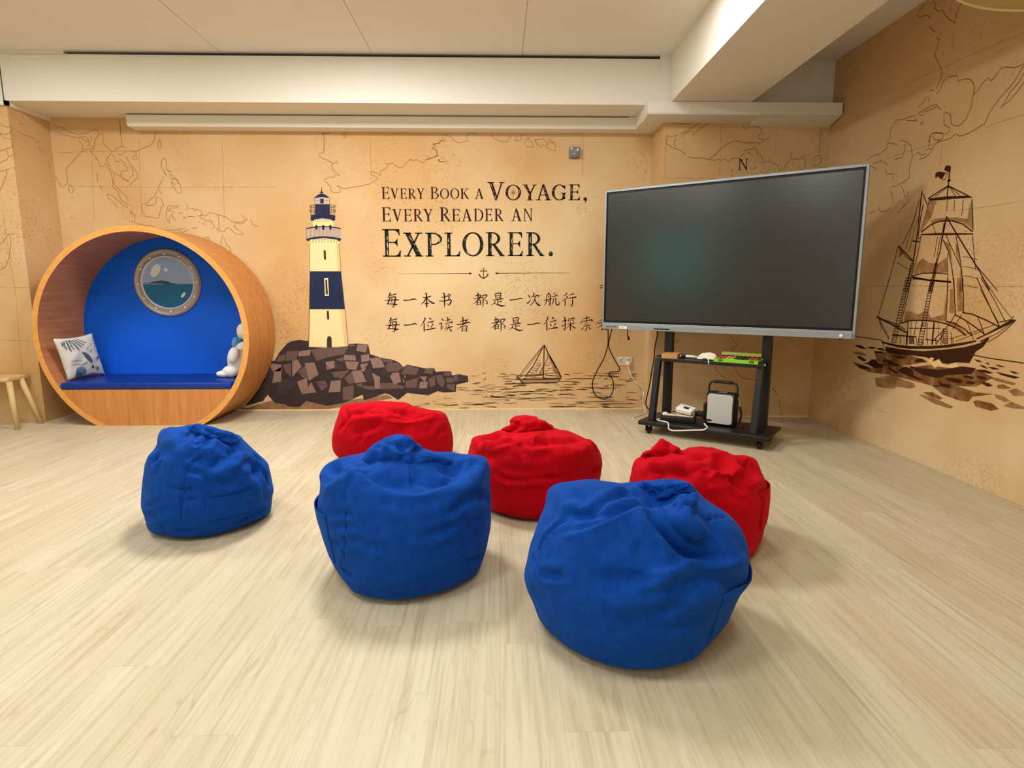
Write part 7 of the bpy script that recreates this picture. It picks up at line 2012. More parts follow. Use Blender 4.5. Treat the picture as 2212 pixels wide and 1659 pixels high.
 'BR': '1 2 0 1 2 0 1 2 0 1 2 0 1 2 0 1 2 0 1 2 0 1 2 0 1 2 0 1 2 0 1 2 0 1 2 0 1 2 0 1 2 0 1 2 0 1 2 0 1 2 0 1 2 0 1 2 0 1 2 0 1 2 0 1 2 0 1 2 0 1 2 0 1 2 0 1 2 0 1 2 0 1 2 0 1 2 0 1 2 0 1 2 0 1 2 0 124 6 0 122 31 0 116 54 0 105 76 0 90 94 0 71 110 0 49 122 0 26 128 0 1 130 0 -24 128 0 -48 121 0 -70 109 0 -90 92 0 -106 73 0 -117 50 0 -124 26 0 -126 2 0 -123 -23 0 -115 -47 0 -104 -69 0 -89 -89 0 -70 -105 0 -48 -116 0 -24 -123 0 0 -123 0 24 -121 0 47 -114 0 69 -102 0 87 -84 0 102 -64 0 113 -42 0 121 -18 0 219 14 0 218 58 0 208 101 0 190 140 0 164 175 0 132 202 0 92 223 0 47 236 0 1 241 0 -46 236 0 -91 222 0 -134 200 0 -171 170 0 -200 134 0 -222 92 0 -234 47 0 -237 1 0 -230 -46 0 -217 -91 0 -194 -131 0 -163 -166 0 -130 -196 0 -89 -218 0 -46 -230 0 -2 -231 0 43 -228 0 83 -210 0 121 -186 0 154 -156 0 179 -117 0 198 -74 0 212 -31 0 274 16 18 273 72 14 262 126 10 239 175 7 207 219 5 165 255 4 115 281 2 59 298 1 1 304 1 -59 298 0 -118 280 0 -171 252 0 -218 215 0 -257 169 0 -285 116 0 -301 59 0 -303 0 0 -293 -59 4 -273 -114 7 -246 -167 7 -206 -210 13 -163 -248 12 -113 -275 13 -58 -290 16 -2 -293 20 53 -286 22 103 -265 26 150 -235 26 187 -193 32 220 -147 30 246 -95 27 264 -40 23 301 15 36 301 77 31 288 136 27 264 191 25 228 239 23 181 279 22 127 308 21 65 327 20 0 333 20 -66 327 19 -131 308 18 -191 277 17 -242 236 17 -283 185 17 -314 128 17 -333 65 16 -338 0 17 -326 -65 20 -302 -126 25 -269 -183 28 -228 -232 30 -179 -272 33 -124 -302 33 -64 -319 36 -3 -323 39 56 -313 44 114 -293 43 161 -257 49 203 -213 51 242 -163 47 271 -107 44 291 -47 40 323 12 77 324 77 73 312 140 70 286 199 68 247 251 68 195 294 67 135 327 67 69 347 67 -1 353 67 -71 347 67 -141 328 66 -208 296 65 -269 252 63 -317 199 61 -346 137 61 -356 69 64 -360 0 64 -353 -69 63 -325 -135 68 -287 -195 73 -245 -248 73 -189 -289 80 -132 -322 78 -68 -340 81 -3 -345 83 58 -332 91 118 -310 92 167 -273 97 216 -229 93 258 -177 89 291 -118 85 313 -54 81 346 6 126 349 74 124 334 140 123 303 203 123 259 258 123 203 303 123 138 337 122 71 357 122 0 365 123 -72 358 123 -143 338 124 -209 305 123 -267 260 123 -319 205 121 -363 143 118 -388 75 115 -383 1 117 -365 -71 120 -342 -140 120 -302 -202 124 -253 -256 128 -197 -301 131 -137 -334 131 -71 -352 134 -3 -358 135 62 -347 140 116 -319 149 172 -284 147 224 -240 143 269 -187 138 305 -126 134 329 -61 130 366 1 190 363 72 190 345 141 191 310 205 191 260 262 190 201 307 187 139 341 187 72 360 184 1 369 189 -75 364 192 -142 342 191 -208 309 191 -268 263 191 -319 208 191 -356 145 190 -381 76 188 -398 4 185 -388 -69 183 -350 -141 187 -312 -206 188 -260 -261 191 -203 -307 193 -140 -340 195 -72 -360 197 -4 -364 200 61 -353 205 120 -329 207 178 -294 205 232 -249 201 280 -195 198 323 -135 194 354 -70 191 375 -1 258 367 72 259 343 141 258 303 206 256 251 261 250 199 306 250 137 338 247 72 356 242 4 364 248 -72 363 257 -148 346 262 -204 307 257 -264 263 258 -312 207 259 -351 144 259 -376 76 258 -384 3 257 -380 -69 255 -364 -138 253 -319 -205 254 -264 -262 256 -204 -307 259 -140 -341 260 -72 -361 261 -3 -367 263 61 -356 266 124 -334 266 184 -299 264 244 -256 261 299 -203 258 338 -141 258 363 -72 258 362 0 326 350 70 324 323 137 320 281 198 313 239 251 311 191 295 312 130 324 304 69 340 299 7 346 302 -65 346 316 -140 333 327 -211 305 333 -255 254 325 -300 200 325 -336 139 326 -357 72 326 -367 2 326 -362 -67 325 -342 -135 325 -307 -198 324 -264 -252 323 -201 -298 324 -137 -331 325 -70 -352 326 -3 -357 327 63 -349 327 129 -329 326 195 -297 325 251 -253 325 299 -200 325 337 -138 326 358 -71 326 334 0 383 319 66 378 291 128 370 261 185 366 227 236 370 176 275 364 120 302 354 64 316 348 8 321 349 -56 321 364 -124 309 378 -194 287 391 -257 250 398 -288 192 389 -313 129 386 -336 67 387 -344 1 387 -338 -65 387 -318 -129 387 -287 -188 387 -244 -240 387 -191 -283 386 -131 -314 386 -66 -334 386 0 -340 386 66 -334 386 131 -315 386 192 -283 387 245 -241 387 287 -190 387 318 -131 387 333 -66 386 285 -1 429 274 57 422 258 113 419 236 165 420 201 210 418 155 243 409 106 266 400 57 279 395 7 282 393 -46 279 403 -106 271 422 -164 250 434 -220 220 446 -270 180 454 -300 127 453 -307 63 446 -308 1 443 -300 -60 442 -283 -118 442 -255 -171 442 -217 -217 442 -172 -255 443 -117 -284 442 -61 -302 441 -2 -307 441 58 -301 442 117 -284 442 170 -255 442 215 -217 442 251 -170 440 275 -117 438 287 -60 434 236 -4 465 233 46 463 223 95 465 201 139 463 168 175 456 130 203 447 89 223 440 47 234 436 5 236 434 -39 232 440 -86 222 452 -134 205 466 -177 178 476 -216 144 484 -248 104 492 -270 59 498 -275 8 497 -269 -44 496 -252 -95 495 -225 -142 492 -187 -185 488 -144 -221 484 -98 -247 478 -53 -261 479 -3 -264 482 44 -259 481 90 -244 479 132 -220 478 170 -187 477 199 -147 474 219 -103 471 232 -54 467 188 -6 499 187 34 500 174 71 495 154 105 490 129 133 483 100 155 477 69 170 472 36 180 469 2 181 467 -32 176 468 -66 166 475 -100 151 484 -133 131 495 -162 104 503 -183 71 508 -197 35 512 -202 -4 515 -199 -44 515 -187 -83 514 -167 -120 513 -141 -154 509 -110 -182 504 -78 -201 501 -43 -211 503 -6 -213 506 33 -207 509 71 -194 510 103 -176 507 130 -150 504 153 -120 502 171 -84 500 183 -46 499 124 -9 514 121 17 511 113 42 507 101 64 503 85 83 499 66 98 495 45 109 492 23 115 490 0 116 489 -23 112 488 -46 104 490 -67 92 494 -87 76 499 -103 57 504 -117 35 508 -125 11 512 -129 -16 514 -127 -42 515 -120 -69 514 -108 -94 512 -92 -115 511 -74 -133 509 -54 -144 511 -31 -150 513 -7 -151 515 18 -147 517 43 -138 519 66 -124 520 87 -106 520 103 -85 520 115 -61 518 122 -35 516 57 -14 515 56 -1 513 53 11 512 47 22 510 39 31 508 30 39 506 20 44 505 9 48 505 -3 48 504 -14 46 503 -25 41 503 -36 34 503 -45 26 504 -52 15 504 -58 3 506 -62 -9 507 -64 -22 508 -63 -36 509 -60 -48 509 -55 -60 510 -48 -70 511 -39 -77 512 -29 -83 513 -18 -86 514 -7 -86 515 5 -84 516 17 -79 516 28 -72 517 38 -63 517 46 -52 517 52 -40 517 56 -28 516 -5 -20 516 -5 -20 516 -5 -20 516 -5 -20 516 -5 -20 516 -5 -20 516 -5 -20 516 -5 -20 516 -5 -20 516 -5 -20 516 -5 -20 516 -5 -20 516 -5 -20 516 -5 -20 516 -5 -20 516 -5 -20 516 -5 -20 516 -5 -20 516 -5 -20 516 -5 -20 516 -5 -20 516 -5 -20 516 -5 -20 516 -5 -20 516 -5 -20 516 -5 -20 516 -5 -20 516 -5 -20 516 -5 -20 516 -5 -20 516 -5 -20 516 -5 -20 516',
 'BRk': '100 -202 421 100 -202 421 100 -202 421 100 -202 421 100 -202 421 100 -202 421 100 -202 421 100 -202 421 100 -202 421 100 -202 421 100 -202 421 100 -202 421 100 -202 421 100 -202 421 100 -202 421 100 -202 421 131 -206 418 127 -194 421 120 -183 425 111 -177 426 101 -175 427 90 -177 426 82 -183 426 76 -191 427 73 -202 426 75 -212 425 82 -220 427 90 -226 426 101 -229 424 111 -228 423 122 -224 418 129 -217 417 161 -208 430 153 -187 434 137 -168 437 119 -156 438 101 -152 439 82 -156 439 67 -167 439 57 -183 440 54 -201 440 57 -220 441 65 -237 437 82 -247 438 101 -252 435 125 -253 428 142 -241 431 155 -226 431 156 -198 458 153 -174 457 142 -155 456 125 -142 456 101 -137 457 73 -141 456 44 -153 455 34 -175 455 40 -202 458 43 -226 458 57 -247 458 76 -261 456 103 -269 451 131 -265 451 164 -257 446 157 -225 458 149 -195 475 146 -171 472 137 -151 470 128 -136 481 101 -132 478 69 -135 480 52 -153 478 35 -174 478 18 -198 476 32 -227 477 52 -251 478 74 -266 478 102 -273 476 131 -268 476 141 -247 480 150 -223 478 141 -198 489 136 -175 484 147 -156 500 127 -139 508 100 -137 500 83 -147 493 54 -155 500 35 -174 501 37 -202 499 42 -226 499 54 -247 499 76 -261 499 99 -265 499 115 -258 499 127 -242 496 136 -221 493 135 -201 505 147 -183 518 148 -162 539 122 -151 532 99 -148 527 82 -156 518 69 -169 514 67 -190 508 60 -207 511 62 -224 513 67 -237 516 82 -246 519 101 -251 518 106 -246 508 115 -235 505 122 -219 502 139 -198 548 137 -186 553 124 -179 543 113 -171 545 100 -169 543 88 -173 539 81 -182 531 76 -191 529 74 -202 529 76 -211 530 81 -218 534 91 -224 536 103 -226 536 118 -223 543 126 -219 539 132 -210 539 102 -197 546 102 -197 546 102 -197 546 102 -197 546 102 -197 546 102 -197 546 102 -197 546 102 -197 546 102 -197 546 102 -197 546 102 -197 546 102 -197 546 102 -197 546 102 -197 546 102 -197 546 102 -197 546',
 'BRl': '89 -21 471 89 -21 471 89 -21 471 89 -21 471 89 -21 471 89 -21 471 89 -21 471 89 -21 471 89 -21 471 89 -21 471 89 -21 471 89 -21 471 89 -21 471 89 -21 471 89 -21 471 89 -21 471 108 -20 477 107 -11 476 103 -5 474 97 0 473 89 1 472 80 -1 471 71 -7 468 65 -15 467 64 -23 468 68 -31 473 73 -38 475 80 -43 475 88 -44 475 95 -42 476 101 -36 478 106 -28 477 125 -20 484 123 -4 483 116 9 482 104 17 481 87 20 479 71 17 479 57 7 479 48 -7 479 44 -23 479 47 -40 478 58 -54 480 73 -62 485 87 -64 486 100 -59 488 111 -49 487 120 -35 486 136 -20 497 141 -2 495 132 15 495 110 29 495 87 33 495 63 30 495 41 18 494 21 1 491 23 -22 492 35 -45 495 47 -63 495 67 -75 499 86 -77 501 103 -71 502 122 -60 499 130 -41 499 176 -30 516 155 -2 517 131 20 514 110 33 512 89 37 512 63 34 515 13 31 520 5 8 515 19 -21 513 22 -45 512 44 -66 514 65 -80 515 86 -83 516 107 -78 516 129 -66 514 177 -57 513 158 -25 538 139 -2 532 126 16 530 107 27 525 91 29 524 70 26 529 48 16 532 28 1 535 7 -14 538 15 -38 536 41 -61 533 66 -75 533 90 -80 533 118 -78 534 138 -66 535 157 -48 537 129 -23 547 125 -7 545 113 5 539 102 13 537 90 15 537 77 11 538 63 3 542 52 -9 545 47 -25 547 50 -41 547 59 -55 546 72 -64 546 86 -67 546 104 -63 548 117 -54 547 126 -40 547 105 -25 549 104 -17 548 101 -10 547 95 -6 546 89 -5 546 82 -7 546 76 -12 547 71 -19 548 69 -28 549 70 -37 550 74 -44 550 79 -48 550 86 -49 551 93 -47 551 99 -41 551 104 -34 550 87 -27 551 87 -27 551 87 -27 551 87 -27 551 87 -27 551 87 -27 551 87 -27 551 87 -27 551 87 -27 551 87 -27 551 87 -27 551 87 -27 551 87 -27 551 87 -27 551 87 -27 551 87 -27 551',
 'R1': '0 0 0 0 0 0 0 0 0 0 0 0 0 0 0 0 0 0 0 0 0 0 0 0 0 0 0 0 0 0 0 0 0 0 0 0 0 0 0 0 0 0 0 0 0 0 0 0 0 0 0 0 0 0 0 0 0 0 0 0 0 0 0 0 0 0 0 0 0 0 0 0 0 0 0 0 0 0 0 0 0 0 0 0 0 0 0 0 0 0 0 0 0 0 0 0 125 0 0 123 23 0 116 46 0 104 68 0 87 86 0 68 102 0 46 113 0 24 120 0 0 123 0 -24 120 0 -47 114 0 -67 103 0 -85 88 0 -100 70 0 -110 49 0 -117 26 0 -119 2 0 -116 -21 0 -109 -44 0 -98 -65 0 -84 -84 0 -66 -100 0 -45 -111 0 -23 -119 0 0 -122 0 24 -120 0 47 -113 0 68 -102 0 86 -86 0 101 -68 0 113 -47 0 121 -24 0 241 -1 0 240 44 0 227 87 0 203 126 0 170 160 0 132 189 0 91 210 0 45 223 0 0 228 0 -44 223 0 -86 211 0 -124 191 0 -158 162 0 -186 128 0 -206 89 0 -219 46 0 -222 2 0 -218 -42 0 -204 -85 0 -183 -124 0 -155 -158 0 -120 -185 0 -83 -207 0 -42 -220 0 0 -226 0 44 -223 0 87 -210 0 125 -189 0 162 -161 0 197 -128 0 220 -88 0 233 -45 0 328 0 0 326 56 0 307 110 0 275 160 0 231 203 0 176 238 0 115 265 0 59 281 0 0 287 1 -56 282 0 -109 266 3 -157 240 4 -200 204 3 -236 160 2 -265 110 3 -284 55 4 -290 -1 4 -282 -56 5 -262 -109 5 -231 -156 7 -195 -200 9 -153 -235 10 -103 -261 13 -52 -278 11 1 -285 7 56 -281 1 109 -265 2 159 -238 1 209 -204 0 250 -161 0 280 -111 0 311 -57 0 371 1 0 369 64 0 349 123 0 312 177 0 262 224 0 201 262 1 133 291 9 65 309 16 0 315 19 -61 309 19 -119 292 22 -173 263 22 -222 223 20 -266 173 16 -302 117 12 -325 56 10 -331 -5 9 -321 -66 11 -298 -123 14 -261 -175 20 -215 -220 26 -168 -259 28 -114 -287 31 -57 -306 30 1 -313 27 61 -309 20 120 -291 22 176 -262 17 232 -224 6 274 -176 6 318 -121 0 357 -61 0 407 4 29 404 71 31 382 134 35 341 191 40 286 240 45 220 281 51 148 310 56 73 328 60 1 334 65 -65 328 66 -127 309 67 -187 277 65 -247 233 60 -301 179 55 -345 118 51 -372 53 47 -382 -14 45 -371 -78 45 -341 -138 48 -295 -191 55 -240 -238 63 -181 -276 71 -123 -306 73 -61 -325 75 1 -332 72 65 -328 67 127 -308 68 190 -279 60 246 -237 56 304 -186 44 357 -127 33 390 -62 29 422 8 94 413 76 98 387 140 103 344 199 107 288 250 111 223 291 114 151 321 117 76 339 119 2 345 120 -67 338 121 -134 318 120 -200 285 119 -261 240 117 -314 185 115 -357 123 112 -387 56 109 -401 -14 105 -399 -83 102 -376 -147 100 -335 -205 100 -270 -252 107 -198 -289 116 -129 -317 124 -64 -336 126 1 -343 126 67 -338 122 132 -318 121 197 -287 114 262 -244 106 326 -190 96 377 -128 92 413 -61 90 417 10 176 407 78 180 378 143 183 335 202 185 279 253 187 215 295 188 145 326 188 71 344 188 -4 349 185 -68 343 185 -135 323 187 -199 290 188 -259 246 188 -312 191 188 -357 128 187 -390 59 185 -404 -11 182 -402 -81 180 -381 -147 177 -342 -206 175 -291 -258 174 -225 -299 175 -144 -326 181 -67 -343 188 1 -349 189 68 -343 187 135 -324 185 205 -291 179 275 -246 173 336 -190 170 380 -127 171 407 -60 173 397 9 254 387 77 256 361 142 257 319 200 258 262 251 256 188 289 251 109 316 241 41 334 233 -13 343 231 -66 339 233 -122 322 238 -188 291 249 -253 247 255 -303 193 257 -345 131 258 -372 64 257 -386 -6 257 -386 -75 255 -370 -142 254 -338 -203 252 -288 -255 250 -224 -297 249 -152 -328 249 -77 -346 250 0 -350 253 68 -343 253 137 -323 251 208 -290 248 272 -244 248 327 -189 248 366 -127 250 390 -60 252 363 5 324 344 69 322 306 128 317 250 180 307 186 224 294 123 261 280 66 290 266 22 312 261 -19 323 263 -62 321 266 -108 307 274 -158 280 286 -214 240 300 -282 189 319 -324 129 324 -350 65 325 -362 -3 326 -361 -70 326 -343 -134 325 -310 -192 324 -263 -243 322 -205 -285 321 -141 -315 320 -71 -334 320 -1 -340 319 66 -333 319 131 -313 319 195 -281 320 253 -237 321 302 -184 322 338 -125 323 359 -61 324 270 -14 358 252 45 350 221 100 340 184 152 330 141 198 318 96 235 305 56 266 297 18 288 293 -20 297 290 -57 296 291 -94 284 298 -132 260 308 -175 224 324 -221 179 342 -271 124 362 -314 63 378 -334 -1 385 -330 -64 386 -312 -125 385 -282 -180 385 -239 -229 384 -187 -268 383 -127 -298 381 -58 -316 376 8 -323 370 62 -319 366 109 -304 364 155 -276 365 200 -236 366 238 -187 367 265 -132 367 275 -74 363 201 -30 375 191 24 369 171 76 360 144 124 350 113 167 341 83 204 335 51 233 331 17 253 327 -17 262 326 -50 261 327 -83 250 332 -115 228 341 -146 197 351 -178 157 365 -207 109 378 -229 57 390 -246 1 403 -254 -56 414 -246 -110 420 -222 -161 422 -183 -205 420 -133 -241 414 -81 -269 408 -30 -288 401 16 -296 397 57 -295 392 92 -283 388 119 -262 382 145 -229 380 172 -186 382 192 -137 382 202 -84 380 154 -38 386 148 9 382 135 54 377 118 97 372 96 136 367 71 168 363 44 193 360 15 209 356 -13 218 356 -42 217 357 -69 207 361 -96 189 368 -120 162 376 -142 128 384 -160 88 394 -175 44 405 -182 -3 413 -180 -51 419 -169 -97 424 -149 -140 425 -121 -178 425 -86 -211 421 -48 -236 415 -13 -253 411 20 -262 406 50 -261 402 76 -251 401 100 -232 401 121 -204 399 137 -170 397 149 -129 394 155 -85 391 121 -39 403 116 -2 400 107 35 396 93 69 392 77 99 389 57 124 386 36 144 382 13 157 381 -9 164 381 -32 163 382 -53 156 385 -73 141 389 -92 120 396 -107 93 402 -118 62 407 -125 27 413 -128 -9 419 -125 -47 423 -115 -83 426 -100 -117 428 -80 -148 428 -58 -173 427 -33 -193 426 -7 -207 423 18 -214 420 41 -214 417 61 -206 416 80 -191 414 96 -169 414 109 -142 412 117 -110 409 121 -75 406 83 -36 412 80 -11 410 74 13 407 64 36 404 53 57 402 40 74 400 26 88 399 11 97 398 -4 101 398 -20 101 399 -34 96 401 -47 86 403 -59 72 406 -69 54 411 -76 33 415 -80 9 419 -81 -16 423 -78 -41 425 -71 -66 427 -62 -89 429 -49 -110 429 -35 -127 429 -19 -141 427 -2 -151 426 14 -155 425 29 -155 423 44 -149 422 56 -139 421 67 -125 419 75 -107 417 81 -85 416 84 -61 414 44 -33 417 42 -20 416 39 -8 415 35 4 414 29 14 413 23 23 412 16 29 411 8 34 411 0 36 411 -7 36 412 -14 33 413 -21 28 414 -26 21 415 -31 12 417 -34 2 418 -36 -10 420 -35 -22 421 -34 -35 422 -31 -47 423 -26 -59 424 -20 -69 425 -14 -78 425 -6 -85 425 2 -90 425 10 -92 424 17 -92 424 24 -89 423 31 -84 422 36 -77 422 40 -68 421 43 -57 419 44 -45 418 5 -29 423 5 -29 423 5 -29 423 5 -29 423 5 -29 423 5 -29 423 5 -29 423 5 -29 423 5 -29 423 5 -29 423 5 -29 423 5 -29 423 5 -29 423 5 -29 423 5 -29 423 5 -29 423 5 -29 423 5 -29 423 5 -29 423 5 -29 423 5 -29 423 5 -29 423 5 -29 423 5 -29 423 5 -29 423 5 -29 423 5 -29 423 5 -29 423 5 -29 423 5 -29 423 5 -29 423 5 -29 423',
 'R2': '0 2 0 0 2 0 0 2 0 0 2 0 0 2 0 0 2 0 0 2 0 0 2 0 0 2 0 0 2 0 0 2 0 0 2 0 0 2 0 0 2 0 0 2 0 0 2 0 0 2 0 0 2 0 0 2 0 0 2 0 0 2 0 0 2 0 0 2 0 0 2 0 0 2 0 0 2 0 0 2 0 0 2 0 0 2 0 0 2 0 0 2 0 0 2 0 121 3 0 119 27 0 113 50 0 102 72 0 87 91 0 68 107 0 47 118 0 24 124 0 0 127 0 -24 125 0 -47 118 0 -67 106 0 -85 91 0 -100 72 0 -111 51 0 -117 27 0 -120 3 0 -117 -22 0 -111 -45 0 -100 -67 0 -86 -86 0 -68 -102 0 -46 -114 0 -24 -120 0 0 -123 0 24 -122 0 47 -114 0 67 -102 0 85 -86 0 101 -67 0 112 -46 0 119 -22 0 224 3 0 220 49 0 208 92 0 188 132 0 161 167 0 126 196 0 88 217 0 45 230 0 0 235 0 -44 231 0 -86 218 0 -125 196 0 -159 167 0 -188 131 0 -208 91 0 -221 47 0 -224 2 0 -219 -43 0 -205 -87 0 -183 -126 0 -155 -161 0 -123 -191 0 -86 -213 0 -44 -226 0 0 -231 0 44 -227 0 85 -212 0 124 -191 0 157 -161 0 184 -126 0 206 -86 0 219 -42 0 285 3 7 281 60 6 266 115 5 239 166 4 203 210 4 160 247 4 111 274 3 57 290 3 0 296 3 -55 291 4 -109 274 4 -160 246 4 -204 210 4 -240 165 4 -266 114 4 -281 59 6 -285 2 7 -278 -56 9 -259 -110 13 -232 -161 14 -196 -204 17 -154 -241 18 -108 -269 14 -55 -285 14 0 -292 11 54 -285 13 107 -268 13 155 -240 15 197 -204 14 232 -159 14 259 -108 12 277 -54 10 320 1 22 316 64 20 299 124 19 269 180 20 227 230 21 177 270 22 122 300 22 63 318 21 0 324 21 -61 318 22 -121 300 21 -177 270 21 -227 229 20 -269 180 19 -299 124 20 -314 64 21 -318 1 23 -308 -62 26 -288 -122 28 -255 -177 32 -216 -225 34 -169 -265 38 -118 -295 34 -61 -314 32 -1 -321 29 59 -313 34 118 -295 32 169 -264 34 216 -224 33 255 -175 32 287 -121 28 309 -61 25 355 -2 61 347 65 62 326 130 63 292 190 64 248 242 64 194 285 65 131 318 66 67 337 67 0 344 67 -66 337 67 -133 317 65 -195 286 64 -250 243 64 -295 191 63 -328 131 62 -348 66 62 -354 -1 61 -338 -67 66 -311 -131 70 -276 -189 73 -231 -240 77 -181 -283 79 -125 -314 79 -65 -334 76 0 -342 73 63 -334 77 124 -314 78 181 -282 77 231 -239 76 276 -188 73 315 -131 67 343 -68 63 366 -2 118 359 68 118 338 134 119 304 196 120 258 250 120 201 294 121 137 327 121 69 348 121 0 355 121 -71 348 121 -140 328 121 -205 295 120 -263 251 119 -310 197 118 -344 136 118 -363 69 117 -368 0 117 -360 -70 116 -337 -136 117 -292 -197 122 -244 -250 126 -189 -293 129 -130 -325 131 -68 -346 127 0 -353 125 66 -346 128 129 -325 129 188 -292 128 245 -249 124 299 -198 119 338 -138 117 359 -71 117 378 -2 185 371 69 186 348 137 187 311 200 188 261 254 188 200 299 187 133 332 185 66 352 182 2 358 181 -65 352 184 -140 333 188 -200 299 187 -260 255 187 -312 201 187 -353 139 186 -377 71 185 -384 1 184 -373 -70 183 -346 -138 184 -309 -200 184 -259 -255 185 -196 -299 189 -134 -332 191 -69 -352 191 0 -359 189 68 -352 191 133 -331 191 200 -299 187 262 -256 184 309 -201 184 345 -139 184 369 -72 185 379 -1 254 369 70 255 341 138 255 295 200 252 240 254 248 179 297 241 118 328 234 60 347 229 4 352 227 -52 345 229 -117 327 239 -190 297 249 -263 256 256 -303 200 254 -333 138 253 -362 71 254 -377 1 254 -376 -69 253 -354 -137 252 -315 -200 251 -263 -255 251 -204 -299 252 -137 -332 254 -69 -353 255 0 -360 254 69 -353 254 140 -333 252 205 -300 252 264 -256 251 314 -201 252 351 -139 252 373 -71 253 348 0 319 330 68 315 298 132 309 254 191 301 204 241 291 152 282 281 101 310 271 52 327 263 6 332 261 -40 324 261 -90 306 271 -151 278 287 -207 238 297 -280 192 314 -337 136 324 -352 69 322 -353 1 320 -343 -68 319 -326 -133 319 -297 -193 320 -254 -246 319 -200 -290 319 -136 -323 319 -68 -342 319 0 -349 319 69 -343 319 138 -323 319 202 -291 319 258 -247 320 304 -194 320 336 -134 321 352 -68 321 296 -2 364 278 61 357 250 120 346 215 175 336 173 221 323 128 258 310 87 285 301 46 301 294 6 305 292 -34 297 293 -75 279 300 -121 252 312 -173 216 330 -218 170 342 -255 116 352 -301 60 368 -327 -1 378 -334 -63 383 -319 -125 384 -285 -183 382 -241 -233 382 -187 -275 381 -122 -307 377 -60 -327 375 -2 -332 375 59 -326 376 121 -306 377 178 -276 377 227 -234 377 264 -184 376 288 -127 374 299 -66 370 236 -8 395 227 48 387 207 102 378 178 150 365 145 191 354 113 225 346 76 249 336 41 264 332 5 268 331 -31 261 331 -66 244 335 -102 218 343 -138 183 354 -176 142 369 -209 95 383 -230 42 391 -240 -14 398 -240 -71 404 -229 -125 408 -208 -175 411 -177 -220 413 -138 -257 412 -92 -285 408 -48 -302 408 -5 -306 409 41 -299 411 89 -281 413 133 -253 413 172 -216 411 202 -171 408 225 -120 405 236 -65 401 185 -15 415 177 33 406 162 78 397 143 120 389 121 156 383 93 185 374 64 205 368 34 218 364 4 221 363 -27 215 364 -56 200 366 -85 177 371 -112 147 378 -137 110 387 -159 69 397 -175 24 406 -184 -23 415 -184 -71 421 -174 -118 424 -154 -162 424 -127 -201 422 -97 -233 419 -68 -256 418 -38 -268 421 -6 -272 422 27 -265 424 61 -250 425 93 -225 425 126 -193 427 154 -153 428 173 -110 426 184 -63 421 134 -22 425 131 16 420 123 53 415 110 85 410 92 113 403 72 136 397 50 153 393 27 163 391 2 166 390 -22 161 391 -45 149 392 -67 130 394 -87 106 398 -104 76 404 -118 43 410 -127 7 415 -132 -31 421 -130 -69 425 -123 -106 428 -111 -140 430 -94 -169 430 -74 -194 430 -53 -211 431 -30 -222 432 -6 -224 433 19 -219 434 44 -207 435 69 -187 437 91 -162 437 109 -131 435 123 -97 433 131 -60 429 86 -26 432 85 -1 428 79 24 424 71 46 419 60 65 416 48 81 413 33 92 411 17 99 410 1 101 409 -15 98 410 -31 90 411 -46 77 412 -59 60 414 -70 40 416 -78 17 419 -84 -8 422 -86 -34 425 -85 -60 428 -81 -85 431 -73 -107 433 -63 -127 434 -51 -143 436 -37 -155 437 -21 -162 438 -5 -164 438 12 -160 439 28 -152 439 44 -139 439 58 -122 438 70 -101 438 79 -77 437 84 -52 434 41 -31 432 40 -18 431 38 -6 429 34 6 428 29 15 427 23 23 425 15 29 424 8 33 424 0 34 424 -9 32 424 -17 28 424 -24 22 425 -31 13 426 -36 3 427 -40 -9 428 -43 -21 429 -44 -34 431 -43 -47 432 -41 -59 434 -38 -71 435 -33 -81 436 -26 -88 437 -19 -94 438 -12 -98 438 -3 -99 438 5 -97 438 13 -93 438 20 -87 438 27 -78 437 33 -68 436 37 -56 435 39 -44 434 -2 -33 436 -2 -33 436 -2 -33 436 -2 -33 436 -2 -33 436 -2 -33 436 -2 -33 436 -2 -33 436 -2 -33 436 -2 -33 436 -2 -33 436 -2 -33 436 -2 -33 436 -2 -33 436 -2 -33 436 -2 -33 436 -2 -33 436 -2 -33 436 -2 -33 436 -2 -33 436 -2 -33 436 -2 -33 436 -2 -33 436 -2 -33 436 -2 -33 436 -2 -33 436 -2 -33 436 -2 -33 436 -2 -33 436 -2 -33 436 -2 -33 436 -2 -33 436',
